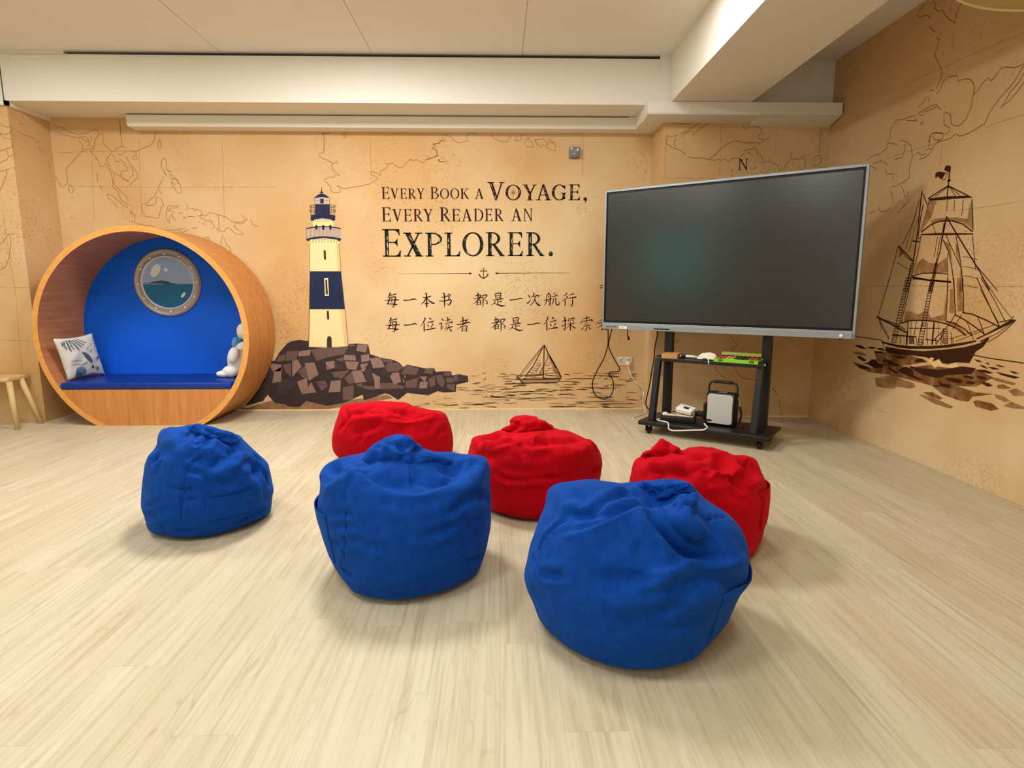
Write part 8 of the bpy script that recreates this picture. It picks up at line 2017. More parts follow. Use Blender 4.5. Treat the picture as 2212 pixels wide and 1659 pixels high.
 'R2k': '-55 -24 394 -55 -24 394 -55 -24 394 -55 -24 394 -55 -24 394 -55 -24 394 -55 -24 394 -55 -24 394 -55 -24 394 -55 -24 394 -55 -24 394 -55 -24 394 -55 -24 394 -55 -24 394 -55 -24 394 -55 -24 394 -33 -23 399 -35 -11 398 -40 0 398 -46 7 397 -55 9 395 -64 6 393 -74 -2 390 -81 -14 388 -83 -27 388 -80 -39 391 -73 -49 396 -65 -55 398 -56 -57 401 -47 -54 402 -40 -47 401 -35 -36 401 -10 -25 406 -13 -2 404 -24 18 404 -38 31 403 -55 35 400 -77 29 396 -104 15 390 -129 -7 381 -132 -31 382 -110 -52 396 -93 -71 401 -74 -83 409 -56 -86 413 -41 -81 414 -27 -68 412 -16 -48 409 22 -28 417 20 2 416 4 29 415 -25 46 416 -55 53 416 -94 46 414 -139 29 410 -173 2 405 -192 -31 398 -183 -63 392 -130 -88 404 -83 -103 421 -56 -107 430 -36 -100 430 -12 -84 424 10 -59 420 99 -32 443 86 4 449 30 34 448 -21 53 443 -55 59 442 -90 53 443 -106 32 440 -103 3 440 -133 -29 443 -179 -62 438 -144 -91 437 -96 -111 439 -56 -116 446 -25 -110 444 13 -92 442 70 -65 439 30 -29 471 8 2 465 8 29 474 -26 46 467 -55 52 467 -87 47 470 -119 30 473 -131 2 470 -132 -29 468 -122 -61 468 -106 -87 468 -86 -104 470 -55 -110 470 -19 -104 471 30 -86 476 57 -59 479 13 -28 498 5 -5 495 -15 14 488 -33 28 489 -55 32 488 -77 28 488 -100 16 494 -110 -6 490 -119 -28 494 -115 -52 494 -98 -73 491 -79 -86 493 -56 -92 491 -33 -87 491 -8 -72 495 8 -52 497 -24 -30 503 -26 -17 504 -33 -6 504 -43 1 503 -55 3 502 -67 1 502 -77 -7 501 -84 -17 504 -88 -29 506 -85 -42 505 -77 -54 503 -67 -61 504 -56 -64 504 -43 -61 505 -33 -53 505 -27 -43 504 -56 -30 507 -56 -30 507 -56 -30 507 -56 -30 507 -56 -30 507 -56 -30 507 -56 -30 507 -56 -30 507 -56 -30 507 -56 -30 507 -56 -30 507 -56 -30 507 -56 -30 507 -56 -30 507 -56 -30 507 -56 -30 507',
 'R3': '2 7 0 2 7 0 2 7 0 2 7 0 2 7 0 2 7 0 2 7 0 2 7 0 2 7 0 2 7 0 2 7 0 2 7 0 2 7 0 2 7 0 2 7 0 2 7 0 2 7 0 2 7 0 2 7 0 2 7 0 2 7 0 2 7 0 2 7 0 2 7 0 2 7 0 2 7 0 2 7 0 2 7 0 2 7 0 2 7 0 2 7 0 2 7 0 120 3 0 118 26 0 111 49 0 100 70 0 86 89 0 68 104 0 48 117 0 28 126 0 8 129 0 -11 127 0 -28 120 0 -44 108 0 -59 93 0 -71 74 0 -80 54 0 -86 32 0 -88 9 0 -89 -13 0 -86 -35 0 -80 -56 0 -71 -74 0 -58 -90 0 -42 -103 0 -23 -113 0 -1 -117 0 22 -115 0 44 -108 0 65 -98 0 84 -83 0 99 -65 0 110 -44 0 117 -21 0 217 7 0 215 50 0 205 91 0 187 128 0 159 163 0 126 191 0 87 212 0 50 227 0 14 231 0 -26 225 0 -63 210 0 -95 188 0 -122 159 0 -144 124 0 -162 85 0 -173 43 0 -176 1 0 -168 -40 0 -155 -78 0 -143 -113 0 -128 -145 0 -107 -173 0 -80 -196 0 -44 -215 0 -2 -221 0 41 -217 0 82 -205 0 120 -183 0 155 -156 0 182 -121 0 201 -80 0 212 -37 0 266 13 16 264 67 13 253 118 10 231 164 7 201 205 3 159 240 2 110 266 3 61 284 13 11 288 14 -36 281 18 -79 262 23 -119 234 27 -153 197 32 -182 153 37 -205 103 42 -218 51 48 -225 -3 52 -227 -57 53 -217 -107 55 -190 -152 69 -163 -190 77 -136 -223 67 -102 -251 49 -56 -274 22 -4 -280 18 51 -275 12 103 -258 13 152 -232 11 190 -193 15 219 -146 19 242 -95 20 258 -41 19 286 16 37 285 75 34 274 130 30 252 181 26 218 226 23 174 263 21 120 292 21 67 311 29 10 315 29 -42 307 32 -93 287 35 -138 256 39 -175 215 45 -208 167 48 -233 112 53 -247 54 59 -250 -6 67 -247 -65 71 -240 -120 71 -216 -170 78 -179 -211 94 -150 -247 86 -112 -277 67 -62 -302 39 -4 -308 35 56 -303 31 114 -285 30 164 -254 32 202 -209 39 236 -159 40 262 -103 40 279 -44 39 298 18 81 298 79 77 287 138 74 264 192 71 229 240 69 184 279 67 128 309 66 67 328 68 7 333 69 -52 325 71 -107 304 73 -156 271 76 -195 227 81 -229 175 85 -256 117 89 -272 55 93 -278 -8 98 -268 -72 107 -252 -131 113 -235 -185 112 -196 -230 125 -160 -266 125 -121 -297 107 -66 -322 81 -3 -329 76 60 -322 76 119 -302 76 165 -264 84 209 -220 86 245 -167 86 271 -108 86 289 -46 83 307 16 129 306 80 126 294 141 124 271 197 122 236 247 121 189 288 121 132 319 121 68 338 121 3 344 121 -60 336 121 -118 314 122 -171 280 124 -217 236 126 -253 182 129 -279 122 132 -292 57 137 -294 -10 142 -287 -76 147 -267 -138 154 -240 -194 160 -212 -242 158 -169 -279 165 -126 -310 150 -68 -334 130 -3 -341 127 62 -334 128 116 -308 135 165 -271 138 208 -225 139 248 -172 137 279 -114 134 300 -50 131 309 14 188 309 80 185 298 142 184 273 199 183 236 250 183 190 292 184 132 322 181 72 340 181 5 347 184 -63 341 185 -126 320 186 -183 287 186 -227 240 187 -263 185 188 -290 124 190 -311 59 192 -316 -9 195 -305 -77 199 -283 -142 204 -258 -199 206 -221 -249 209 -178 -288 210 -130 -319 204 -69 -341 192 -2 -348 190 58 -337 195 113 -312 199 162 -275 200 212 -231 197 252 -178 195 281 -117 193 300 -52 190 307 12 246 302 79 243 289 142 241 265 199 240 232 249 242 177 289 231 129 318 233 75 332 228 17 337 232 -50 333 240 -122 317 248 -181 285 249 -232 241 249 -274 188 250 -305 127 252 -318 59 253 -322 -9 254 -315 -77 256 -301 -140 257 -271 -199 259 -232 -250 261 -185 -291 261 -132 -322 260 -69 -343 254 -4 -347 256 55 -337 259 112 -314 259 162 -278 258 208 -233 256 249 -180 254 280 -120 251 300 -55 249 289 11 301 285 75 297 273 136 296 253 191 297 202 239 278 163 275 274 121 302 276 73 314 271 24 314 270 -32 307 279 -94 291 291 -162 267 303 -221 230 310 -264 180 313 -294 121 314 -315 59 315 -323 -7 317 -318 -72 318 -300 -135 318 -271 -192 319 -233 -242 320 -186 -283 320 -129 -314 320 -67 -332 319 -5 -337 320 53 -328 320 108 -306 319 157 -272 317 202 -228 314 240 -176 312 268 -118 309 284 -54 305 270 8 351 269 68 349 254 126 345 212 178 322 179 221 311 147 254 309 110 277 309 68 288 305 26 285 302 -22 278 312 -75 261 324 -129 235 337 -185 202 350 -235 161 361 -274 111 368 -297 53 371 -305 -8 373 -301 -70 375 -286 -128 376 -260 -182 377 -224 -230 378 -176 -269 378 -122 -299 377 -65 -316 378 -7 -321 377 47 -312 375 98 -291 372 142 -259 369 184 -217 365 219 -168 362 246 -113 359 263 -53 355 243 4 399 231 59 387 203 110 366 182 155 356 159 193 352 131 223 352 97 244 351 59 253 348 21 251 344 -19 241 346 -63 224 357 -107 199 368 -149 166 379 -188 127 389 -220 82 398 -243 32 406 -254 -21 411 -254 -74 415 -242 -126 417 -219 -175 418 -187 -218 417 -150 -252 416 -110 -274 418 -65 -288 418 -16 -291 419 39 -283 422 83 -265 418 122 -236 413 160 -198 410 193 -154 407 219 -105 404 237 -51 403 182 0 413 174 45 400 166 87 394 153 126 390 134 158 387 110 185 388 81 202 387 49 210 384 15 209 382 -18 197 378 -52 181 384 -88 159 394 -121 130 402 -150 94 410 -174 54 418 -190 11 424 -198 -35 429 -198 -81 432 -188 -126 432 -172 -167 432 -151 -200 433 -125 -227 433 -96 -242 441 -60 -252 442 -25 -254 438 11 -246 435 54 -229 439 96 -205 442 133 -173 443 161 -135 441 179 -93 435 186 -47 426 132 -8 427 133 28 424 128 61 420 117 91 417 104 118 418 84 138 416 61 152 416 36 158 413 9 158 412 -18 149 410 -43 133 407 -68 114 411 -93 90 419 -115 62 426 -132 30 431 -144 -5 436 -150 -41 439 -150 -78 442 -144 -112 443 -133 -144 442 -118 -170 442 -101 -188 447 -78 -201 451 -53 -208 452 -26 -209 450 2 -202 448 30 -188 447 56 -168 444 80 -143 442 100 -113 439 116 -79 435 126 -44 430 86 -15 441 86 9 439 84 32 439 77 53 438 67 70 437 54 84 435 38 94 435 21 98 434 2 97 432 -16 92 432 -34 82 431 -51 67 430 -66 49 430 -79 28 432 -89 6 436 -97 -18 438 -101 -43 441 -102 -67 443 -100 -89 446 -94 -108 451 -85 -124 454 -72 -137 456 -57 -146 459 -39 -151 460 -20 -151 460 -2 -146 458 16 -137 455 34 -124 453 50 -107 451 63 -86 449 74 -64 447 82 -40 444 39 -21 454 39 -9 453 37 2 452 34 12 451 29 21 450 22 28 450 14 33 449 5 35 448 -4 35 448 -13 32 447 -22 27 447 -31 20 447 -39 11 448 -46 1 449 -51 -10 450 -55 -22 452 -57 -35 453 -57 -47 454 -56 -58 456 -52 -68 457 -47 -76 458 -41 -83 460 -33 -87 461 -24 -89 462 -15 -90 461 -6 -87 461 4 -83 460 13 -76 460 21 -67 459 27 -57 458 33 -46 456 37 -34 455 -10 -28 461 -10 -28 461 -10 -28 461 -10 -28 461 -10 -28 461 -10 -28 461 -10 -28 461 -10 -28 461 -10 -28 461 -10 -28 461 -10 -28 461 -10 -28 461 -10 -28 461 -10 -28 461 -10 -28 461 -10 -28 461 -10 -28 461 -10 -28 461 -10 -28 461 -10 -28 461 -10 -28 461 -10 -28 461 -10 -28 461 -10 -28 461 -10 -28 461 -10 -28 461 -10 -28 461 -10 -28 461 -10 -28 461 -10 -28 461 -10 -28 461 -10 -28 461',
 'R3k': '-188 15 394 -188 15 394 -188 15 394 -188 15 394 -188 15 394 -188 15 394 -188 15 394 -188 15 394 -188 15 394 -188 15 394 -188 15 394 -188 15 394 -188 15 394 -188 15 394 -188 15 394 -188 15 394 -170 16 398 -170 25 398 -174 32 397 -179 36 396 -187 37 394 -196 35 391 -204 29 389 -209 21 390 -211 12 390 -208 3 393 -203 -3 396 -196 -8 398 -189 -9 399 -182 -6 400 -176 0 400 -172 7 399 -152 16 404 -153 32 403 -160 45 402 -172 54 402 -188 56 399 -209 53 395 -236 44 387 -251 31 383 -245 12 388 -226 -5 402 -218 -19 401 -204 -27 407 -191 -29 409 -178 -24 409 -165 -15 407 -156 -1 406 -129 11 414 -135 34 414 -148 53 414 -166 65 415 -191 70 414 -225 68 412 -262 60 407 -273 40 405 -260 14 409 -261 -8 403 -228 -29 416 -209 -41 419 -192 -43 422 -173 -38 420 -152 -27 417 -132 -11 413 -97 4 436 -103 29 439 -145 56 433 -164 70 434 -187 73 432 -206 67 432 -216 51 431 -226 30 433 -261 14 433 -278 -5 427 -237 -32 432 -212 -46 434 -190 -50 435 -163 -46 433 -145 -32 434 -128 -13 433 -130 12 453 -133 34 454 -147 53 453 -165 66 456 -187 68 450 -203 61 446 -216 47 446 -230 30 449 -234 8 450 -232 -14 451 -225 -30 452 -210 -42 453 -187 -46 453 -152 -45 455 -119 -35 459 -115 -14 458 -141 12 472 -146 29 470 -155 43 472 -170 54 477 -189 56 470 -201 49 460 -212 39 460 -219 24 460 -222 7 461 -221 -9 462 -216 -21 465 -205 -29 470 -188 -32 470 -170 -29 470 -154 -20 471 -144 -5 472 -162 12 484 -164 22 484 -169 30 487 -178 36 490 -189 38 488 -197 34 479 -204 27 475 -207 18 473 -209 9 473 -209 1 475 -205 -5 479 -198 -9 485 -187 -11 485 -178 -10 483 -170 -5 483 -164 3 483 -188 14 492 -188 14 492 -188 14 492 -188 14 492 -188 14 492 -188 14 492 -188 14 492 -188 14 492 -188 14 492 -188 14 492 -188 14 492 -188 14 492 -188 14 492 -188 14 492 -188 14 492 -188 14 492',
}
# folds: kind (v valley, r ridge, s step, d dent), height mm, width mm, points on the cloth
FOLDS = {
 'BM': [
  ('s',35,80,[[-296,-94,463],[-198,-188,484],[-140,-203,495],[-81,-245,482],[12,-280,461],[101,-279,443],[158,-245,453],[213,-186,472],[253,-100,487],[293,15,485]]),
  ('d',-30,100,[[70,-230,490]]),
  ('d',-25,80,[[161,-180,489]]),
  ('d',-30,50,[[-224,-131,496]]),
  ('d',-40,60,[[224,-96,497]]),
  ('d',-20,80,[[-21,-235,493]]),
  ('r',20,25,[[-213,-127,501],[-210,-172,487]]),
  ('r',20,30,[[-198,-119,505],[-158,-182,500],[-105,-215,495]]),
  ('v',20,20,[[-262,-74,491],[-248,-132,484]]),
  ('r',25,25,[[293,12,486],[262,-81,488],[220,-157,481]]),
  ('v',30,30,[[300,-3,485],[243,-152,474],[177,-209,472]]),
  ('v',16,20,[[356,-60,335],[300,-163,381],[248,-236,364],[204,-279,345]]),
  ('v',12,18,[[296,-188,337],[226,-273,304],[119,-335,288]]),
  ('v',10,18,[[324,-159,287],[260,-246,283]]),
  ('r',10,30,[[330,-136,321],[268,-228,325],[197,-295,300]]),
  ('v',12,15,[[334,-115,112],[263,-240,144]]),
  ('v',6,7,[[-178,-212,477],[-174,-286,371],[-180,-294,236],[-211,-240,116]]),
  ('v',8,14,[[-222,-257,348],[-134,-309,367]]),
  ('v',8,14,[[-228,-257,297],[-129,-320,322]]),
  ('v',10,16,[[-243,-232,223],[-106,-335,275]]),
  ('v',8,14,[[-208,-242,113],[-157,-290,107]]),
  ('r',14,40,[[-260,-194,410],[-188,-223,463],[-145,-244,467]]),
  ('v',10,20,[[-278,-154,439],[-195,-203,475],[-149,-217,486]]),
  ('v',6,20,[[-43,-312,420],[79,-315,400],[183,-267,407]]),
  ('v',6,20,[[-94,-341,256],[-15,-359,244]])],
 'BMk': [
  ('v',30,16,[[-10,-94,575],[21,-116,551],[16,-129,518],[26,-104,473]]),
  ('r',30,30,[[-94,-75,561],[-108,-104,526],[-114,-108,499]]),
  ('v',20,20,[[-77,-68,573],[-85,-108,536],[-89,-111,496]]),
  ('r',20,25,[[122,-69,518],[164,-61,506],[200,-42,497]]),
  ('v',20,20,[[97,-93,488],[151,-76,494],[203,-44,495]]),
  ('r',20,30,[[52,-115,493],[91,-85,477],[140,-70,480]]),
  ('d',-30,50,[[-13,-110,484]]),
  ('r',18,18,[[-2,-50,593],[38,-56,582],[65,-41,553]]),
  ('v',22,14,[[-15,-90,576],[28,-96,569],[52,-77,565]]),
  ('r',16,14,[[79,-81,530],[104,-68,524],[97,-96,508]]),
  ('v',20,12,[[87,-85,526],[93,-97,512]]),
  ('r',14,20,[[-56,-71,579],[-64,-111,543],[-65,-119,506]]),
  ('v',16,14,[[-39,-63,587],[-39,-118,544],[-32,-116,495]]),
  ('v',12,12,[[42,-106,553],[69,-97,531],[52,-112,488]])],
 'BR': [
  ('r',35,35,[[-256,-152,456],[-146,-130,513],[-33,-30,512]]),
  ('v',35,22,[[-266,-123,463],[-201,-161,494],[-120,-125,512],[-34,-55,512]]),
  ('s',30,50,[[-280,-172,412],[-215,-216,445],[-115,-221,489],[-7,-171,513]]),
  ('v',20,20,[[-271,-137,445],[-172,-191,491],[-86,-172,506],[-7,-151,515]]),
  ('d',-50,70,[[48,-102,520]]),
  ('v',40,20,[[-11,-183,512],[-1,-249,492],[37,-281,465],[86,-299,436],[151,-296,405],[192,-283,387]]),
  ('d',-50,70,[[150,-279,430]]),
  ('d',-30,70,[[65,-297,445]]),
  ('s',35,50,[[-56,-344,364],[-5,-343,379],[45,-336,390],[122,-313,397],[216,-273,372],[298,-192,357]]),
  ('r',16,20,[[215,-272,376],[254,-238,376],[277,-220,357]]),
  ('d',-30,90,[[-103,-311,412]]),
  ('r',18,30,[[-126,-314,390],[-55,-343,368],[-9,-344,376]]),
  ('v',24,35,[[-186,-311,308],[-116,-338,329],[-52,-348,353],[-5,-347,369]]),
  ('r',24,35,[[-168,-326,280],[-96,-349,310],[-24,-354,339],[53,-342,368]]),
  ('v',20,30,[[-37,-360,307],[54,-351,324],[162,-315,322],[281,-224,267]]),
  ('v',6,7,[[164,-198,475],[210,-163,465],[261,-117,448]]),
  ('v',14,16,[[-356,-151,266],[-284,-236,302]]),
  ('v',8,12,[[-373,-73,287],[-360,-138,275]]),
  ('v',8,8,[[-271,-132,449],[-328,-102,387],[-359,-89,321]]),
  ('v',10,20,[[17,-363,206],[80,-347,206],[135,-321,211]]),
  ('v',10,20,[[-11,-367,254],[49,-359,262]]),
  ('r',12,30,[[-68,-286,457],[-113,-305,415],[-122,-316,390]]),
  ('r',14,30,[[-10,-284,466],[3,-321,422],[-9,-339,390]]),
  ('d',-20,60,[[-203,-123,506]]),
  ('v',10,20,[[-223,-133,497],[-198,-88,512]])],
 'BRk': [
  ('v',18,10,[[100,-224,537],[113,-234,529],[118,-230,515]]),
  ('r',14,12,[[66,-206,517],[94,-205,542],[139,-192,551]]),
  ('v',12,12,[[56,-209,509],[78,-202,533],[128,-196,551]]),
  ('v',14,14,[[38,-174,503],[25,-198,488],[20,-205,475]]),
  ('r',10,20,[[58,-250,500],[100,-269,491],[142,-264,456]])],
 'BRl': [
  ('d',-40,50,[[59,-74,530]]),
  ('d',-30,40,[[26,-50,533]]),
  ('d',-30,40,[[111,-77,536]]),
  ('r',16,14,[[6,-20,536],[56,-40,548],[112,-51,549],[156,-44,539]]),
  ('r',12,12,[[5,15,517],[24,-44,507],[68,-66,489],[106,-71,502],[157,-47,537]])],
 'BL': [
  ('r',25,25,[[62,-146,505],[114,-155,486],[163,-151,459],[209,-126,428]]),
  ('v',30,22,[[82,-163,499],[157,-155,463],[220,-144,416]]),
  ('v',6,7,[[139,-258,449],[112,-292,422],[74,-318,379],[54,-336,305],[40,-341,207],[25,-332,121]]),
  ('v',28,35,[[215,-163,420],[198,-254,392],[157,-294,356]]),
  ('r',22,35,[[219,-147,416],[222,-239,369],[159,-298,331]]),
  ('v',24,20,[[213,-142,424],[231,-202,391],[223,-237,372]]),
  ('v',14,18,[[19,-318,382],[67,-323,363],[125,-312,340],[173,-297,290],[218,-267,269]]),
  ('r',12,20,[[12,-320,375],[88,-322,348],[157,-303,313]]),
  ('d',-35,30,[[-131,-241,389]]),
  ('d',-35,40,[[305,-93,292]]),
  ('r',18,18,[[-145,-240,359],[-111,-264,371],[-107,-253,398]]),
  ('v',14,14,[[236,-211,67],[288,-137,72],[316,-39,81]]),
  ('v',10,14,[[-10,-338,280],[49,-340,269],[109,-327,273]]),
  ('v',8,12,[[49,-340,225],[105,-328,220]]),
  ('v',8,15,[[-167,-265,176],[-51,-331,221]]),
  ('v',10,12,[[-7,-318,66],[65,-312,63]]),
  ('v',8,18,[[-173,-260,120],[-32,-336,178]]),
  ('v',12,20,[[1,-151,509],[13,-218,496],[33,-271,470]]),
  ('v',12,20,[[39,-153,508],[73,-229,489],[94,-271,460]]),
  ('v',12,20,[[259,-201,343],[281,-77,340]]),
  ('v',10,15,[[260,-36,359],[289,-1,311]]),
  ('v',24,18,[[110,-177,487],[122,-243,469]]),
  ('d',-20,50,[[119,-291,419]]),
  ('v',10,14,[[314,-47,271],[315,-7,191]])],
 'BLk': [
  ('v',20,16,[[87,-176,531],[136,-183,508],[197,-145,464]]),
  ('r',14,14,[[87,-167,536],[159,-160,505],[213,-115,470]]),
  ('v',12,12,[[33,-164,537],[45,-176,511]]),
  ('v',14,12,[[122,-189,505],[105,-178,482]]),
  ('v',16,14,[[91,-169,534],[155,-162,507],[216,-118,462]])],
 'R1': [
  ('d',-45,100,[[147,-279,366]]),
  ('d',-20,80,[[266,-183,354]]),
  ('v',12,20,[[-272,-225,344],[-134,-268,402],[-74,-186,425]]),
  ('v',8,18,[[-224,-238,387],[-92,-295,393],[19,-293,399]]),
  ('r',14,30,[[-229,-271,317],[-68,-315,374],[9,-301,394]]),
  ('r',18,35,[[27,-331,349],[157,-297,333],[275,-198,339],[322,-119,340]]),
  ('v',14,20,[[-289,-142,397],[-257,-235,352],[-311,-229,265]]),
  ('v',8,20,[[-201,-307,258],[-102,-334,294],[-26,-337,327]]),
  ('v',8,20,[[-169,-322,213],[-129,-334,253]]),
  ('r',14,30,[[132,-115,403],[238,-164,372],[334,-76,339]]),
  ('v',10,20,[[46,-236,411],[155,-184,388]]),
  ('v',10,20,[[388,-77,242],[349,-163,235],[311,-216,185]])],
 'R2': [
  ('r',28,30,[[-296,-161,386],[-239,-208,396],[-190,-232,406],[-108,-238,418]]),
  ('v',40,28,[[-292,-153,391],[-255,-132,402],[-215,-127,411],[-205,-216,405]]),
  ('s',25,50,[[-210,-261,378],[-98,-271,413],[-8,-199,436],[45,-161,439],[79,-185,436]]),
  ('v',16,20,[[-17,-286,418],[37,-285,418],[76,-277,417]]),
  ('r',14,20,[[-19,-279,420],[12,-221,433],[49,-211,435]]),
  ('v',12,18,[[-91,-281,410],[-73,-319,383],[-59,-333,359]]),
  ('v',10,18,[[-79,-289,409],[-5,-308,408],[55,-293,413]]),
  ('r',24,50,[[53,-331,367],[130,-315,354],[236,-242,361],[301,-133,362]]),
  ('v',16,25,[[57,-280,419],[181,-216,408],[241,-154,395]]),
  ('v',14,16,[[-212,-293,264],[-158,-324,241],[-82,-351,242],[34,-358,254],[131,-336,248]]),
  ('r',10,20,[[-196,-302,216],[-82,-351,227],[73,-352,242]]),
  ('v',8,20,[[-195,-298,298],[-43,-353,283],[22,-353,295]]),
  ('d',-14,30,[[25,-332,372]]),
  ('v',16,14,[[303,-216,239],[343,-155,244]]),
  ('v',10,20,[[154,-264,400],[237,-227,374]]),
  ('r',16,20,[[260,-128,390],[308,-134,356],[328,-137,332]])],
 'R2k': [
  ('v',30,16,[[-97,-94,472],[-136,-96,431],[-170,-72,395]]),
  ('r',22,16,[[-128,-95,414],[-31,-108,469],[61,-66,473]]),
  ('d',-30,30,[[-90,-110,454]]),
  ('v',18,14,[[-60,-113,464],[-13,-104,467],[30,-83,480]]),
  ('r',14,14,[[61,-66,473],[84,-53,449],[87,-51,441]]),
  ('v',12,12,[[-176,-68,440],[-161,-83,424]])],
 'R3': [
  ('r',20,18,[[-280,-103,393],[-255,-114,411],[-240,-73,421]]),
  ('v',28,35,[[-279,-150,373],[-224,-212,395],[-165,-258,402],[-123,-273,413]]),
  ('r',26,40,[[-239,-168,407],[-167,-201,429],[-123,-243,431],[-105,-277,418]]),
  ('v',20,30,[[-115,-192,442],[-60,-157,458],[-30,-125,461]]),
  ('r',22,30,[[-30,-136,461],[22,-134,455],[92,-126,440]]),
  ('r',28,28,[[96,-126,440],[87,-218,439],[139,-220,411],[170,-220,381]]),
  ('d',-50,50,[[150,-198,420]]),
  ('v',26,20,[[160,-152,438],[139,-205,423]]),
  ('r',24,30,[[-62,-305,398],[8,-287,422],[96,-242,425],[135,-230,407]]),
  ('v',24,30,[[-41,-290,418],[-17,-299,410],[35,-289,418]]),
  ('v',30,22,[[59,-290,406],[83,-299,373],[113,-290,355]]),
  ('d',-40,60,[[81,-285,398]]),
  ('r',26,22,[[47,-294,407],[73,-302,377],[88,-301,363],[148,-260,359],[211,-181,363]]),
  ('v',6,7,[[199,-231,315],[190,-253,225],[177,-260,132]]),
  ('d',-30,30,[[-254,-192,377]]),
  ('r',14,16,[[-273,-167,370],[-246,-193,386],[-235,-215,381]]),
  ('v',18,20,[[-124,-32,439],[-93,-69,445],[-58,-63,455]]),
  ('r',12,30,[[-44,-309,395],[-84,-292,409],[-103,-271,424]]),
  ('v',16,30,[[-79,-270,431],[-72,-303,397],[-47,-317,381]]),
  ('v',12,30,[[14,-320,373],[41,-325,345],[70,-321,327]]),
  ('d',-30,70,[[24,-236,438]])],
 'R3k': [
  ('r',16,16,[[-196,-5,487],[-217,-19,466],[-235,-32,437]]),
  ('v',14,14,[[-168,-12,479],[-161,-45,456],[-177,-50,441]]),
  ('v',24,14,[[-272,-11,428],[-254,-18,412],[-235,-33,432]]),
  ('v',12,14,[[-221,-41,439],[-175,-44,425]])],
}
SEAMS = {
 'BL': [[[139,-254,452],[132,-277,432],[113,-293,419],[94,-307,402],[74,-318,379],[63,-327,348],[54,-336,305],[49,-341,261],[40,-341,207],[25,-332,121]]],
 'BM': [[[-172,-197,489],[-177,-244,450],[-174,-286,371],[-176,-298,286],[-187,-283,206],[-208,-242,110]]],
 'BR': [[[154,-206,475],[185,-186,470],[217,-167,461],[261,-117,448]],[[-271,-132,449],[-298,-120,422],[-329,-106,383],[-348,-92,349],[-360,-89,317]]],
 'R3': [[[200,-232,311],[191,-250,261],[194,-250,210],[177,-260,132]]]
}
def catmull(P, axis, f, periodic):
    P = np.moveaxis(P, axis, 0); n = len(P)
    if periodic:
        idx = lambda i: P[np.mod(i, n)]; N = n
    else:
        Q = np.concatenate([[2*P[0]-P[1]], P, [2*P[-1]-P[-2]]]); idx = lambda i: Q[np.clip(i+1, 0, n+1)]; N = n-1
    i = np.repeat(np.arange(N), f); t = np.tile(np.arange(f)/f, N).reshape((-1,)+(1,)*(P.ndim-1))
    a, b, c, d = idx(i-1), idx(i), idx(i+1), idx(i+2)
    r = .5*((2*b)+(-a+c)*t+(2*a-5*b+4*c-d)*t*t+(-a+3*b-3*c+d)*t**3)
    if not periodic: r = np.concatenate([r, P[-1:]])
    return np.moveaxis(r, 0, axis)
def normals(P):
    du = np.roll(P, -1, 1)-np.roll(P, 1, 1); dv = np.gradient(P, axis=0)
    n = np.cross(du, dv); n[0] = (0,0,-1); n[-1] = n[-2].mean(0)
    return n/np.maximum(np.linalg.norm(n, axis=-1, keepdims=True), 1e-9)
def apply_folds(P, folds, gain=1.4):
    n = normals(P); V = P.reshape(-1,3); Nn = n.reshape(-1,3); D = np.zeros(len(V))
    for kind, a, w, pts in folds:
        a = a/1000.*gain; w = w/1000.; q = np.array(pts, float)/1000.
        if kind == 'd':
            d2 = ((V-q[0])**2).sum(1); D += a*np.exp(-d2/(w*w)); continue
        best = np.full(len(V), 9.); side = np.zeros(len(V)); tt = np.zeros(len(V))
        # smooth the polyline
        if len(q) > 2: q = catmull(q, 0, 4, False)
        sl = np.linalg.norm(np.diff(q, axis=0), axis=1); tot = sl.sum() or 1; s0 = 0
        for k in range(len(q)-1):
            e = q[k+1]-q[k]; L2 = (e*e).sum() or 1e-9
            t = np.clip(((V-q[k])@e)/L2, 0, 1); c = q[k]+t[:,None]*e; r = V-c; d = np.linalg.norm(r, axis=1)
            m = d < best; best = np.where(m, d, best); tt = np.where(m, (s0+t*sl[k])/tot, tt)
            sd = (r*np.cross(Nn, e/math.sqrt(L2))).sum(1); side = np.where(m, sd, side); s0 += sl[k]
        tap = np.clip(np.minimum(tt, 1-tt)/.22, 0, 1); tap = .25+.75*tap*tap*(3-2*tap) if kind != 's' else .15+.85*tap
        x = best/w
        if kind == 'v': f = -a*np.exp(-(x*1.15)**2)+.28*a*np.exp(-((x-2.0)/.8)**2)
        elif kind == 'r': f = a*np.exp(-x**1.4)-.18*a*np.exp(-((x-2.4)/.9)**2)
        else:
            h = np.clip(side/(.20*w), -1, 1)*.5+.5      # 0 raised side, 1 low side
            f = (1-h)*a*np.exp(-x)-h*.45*a*np.exp(-(x*1.5)**2)
        D += f*tap
    return P+n*D.reshape(P.shape[:2])[...,None]
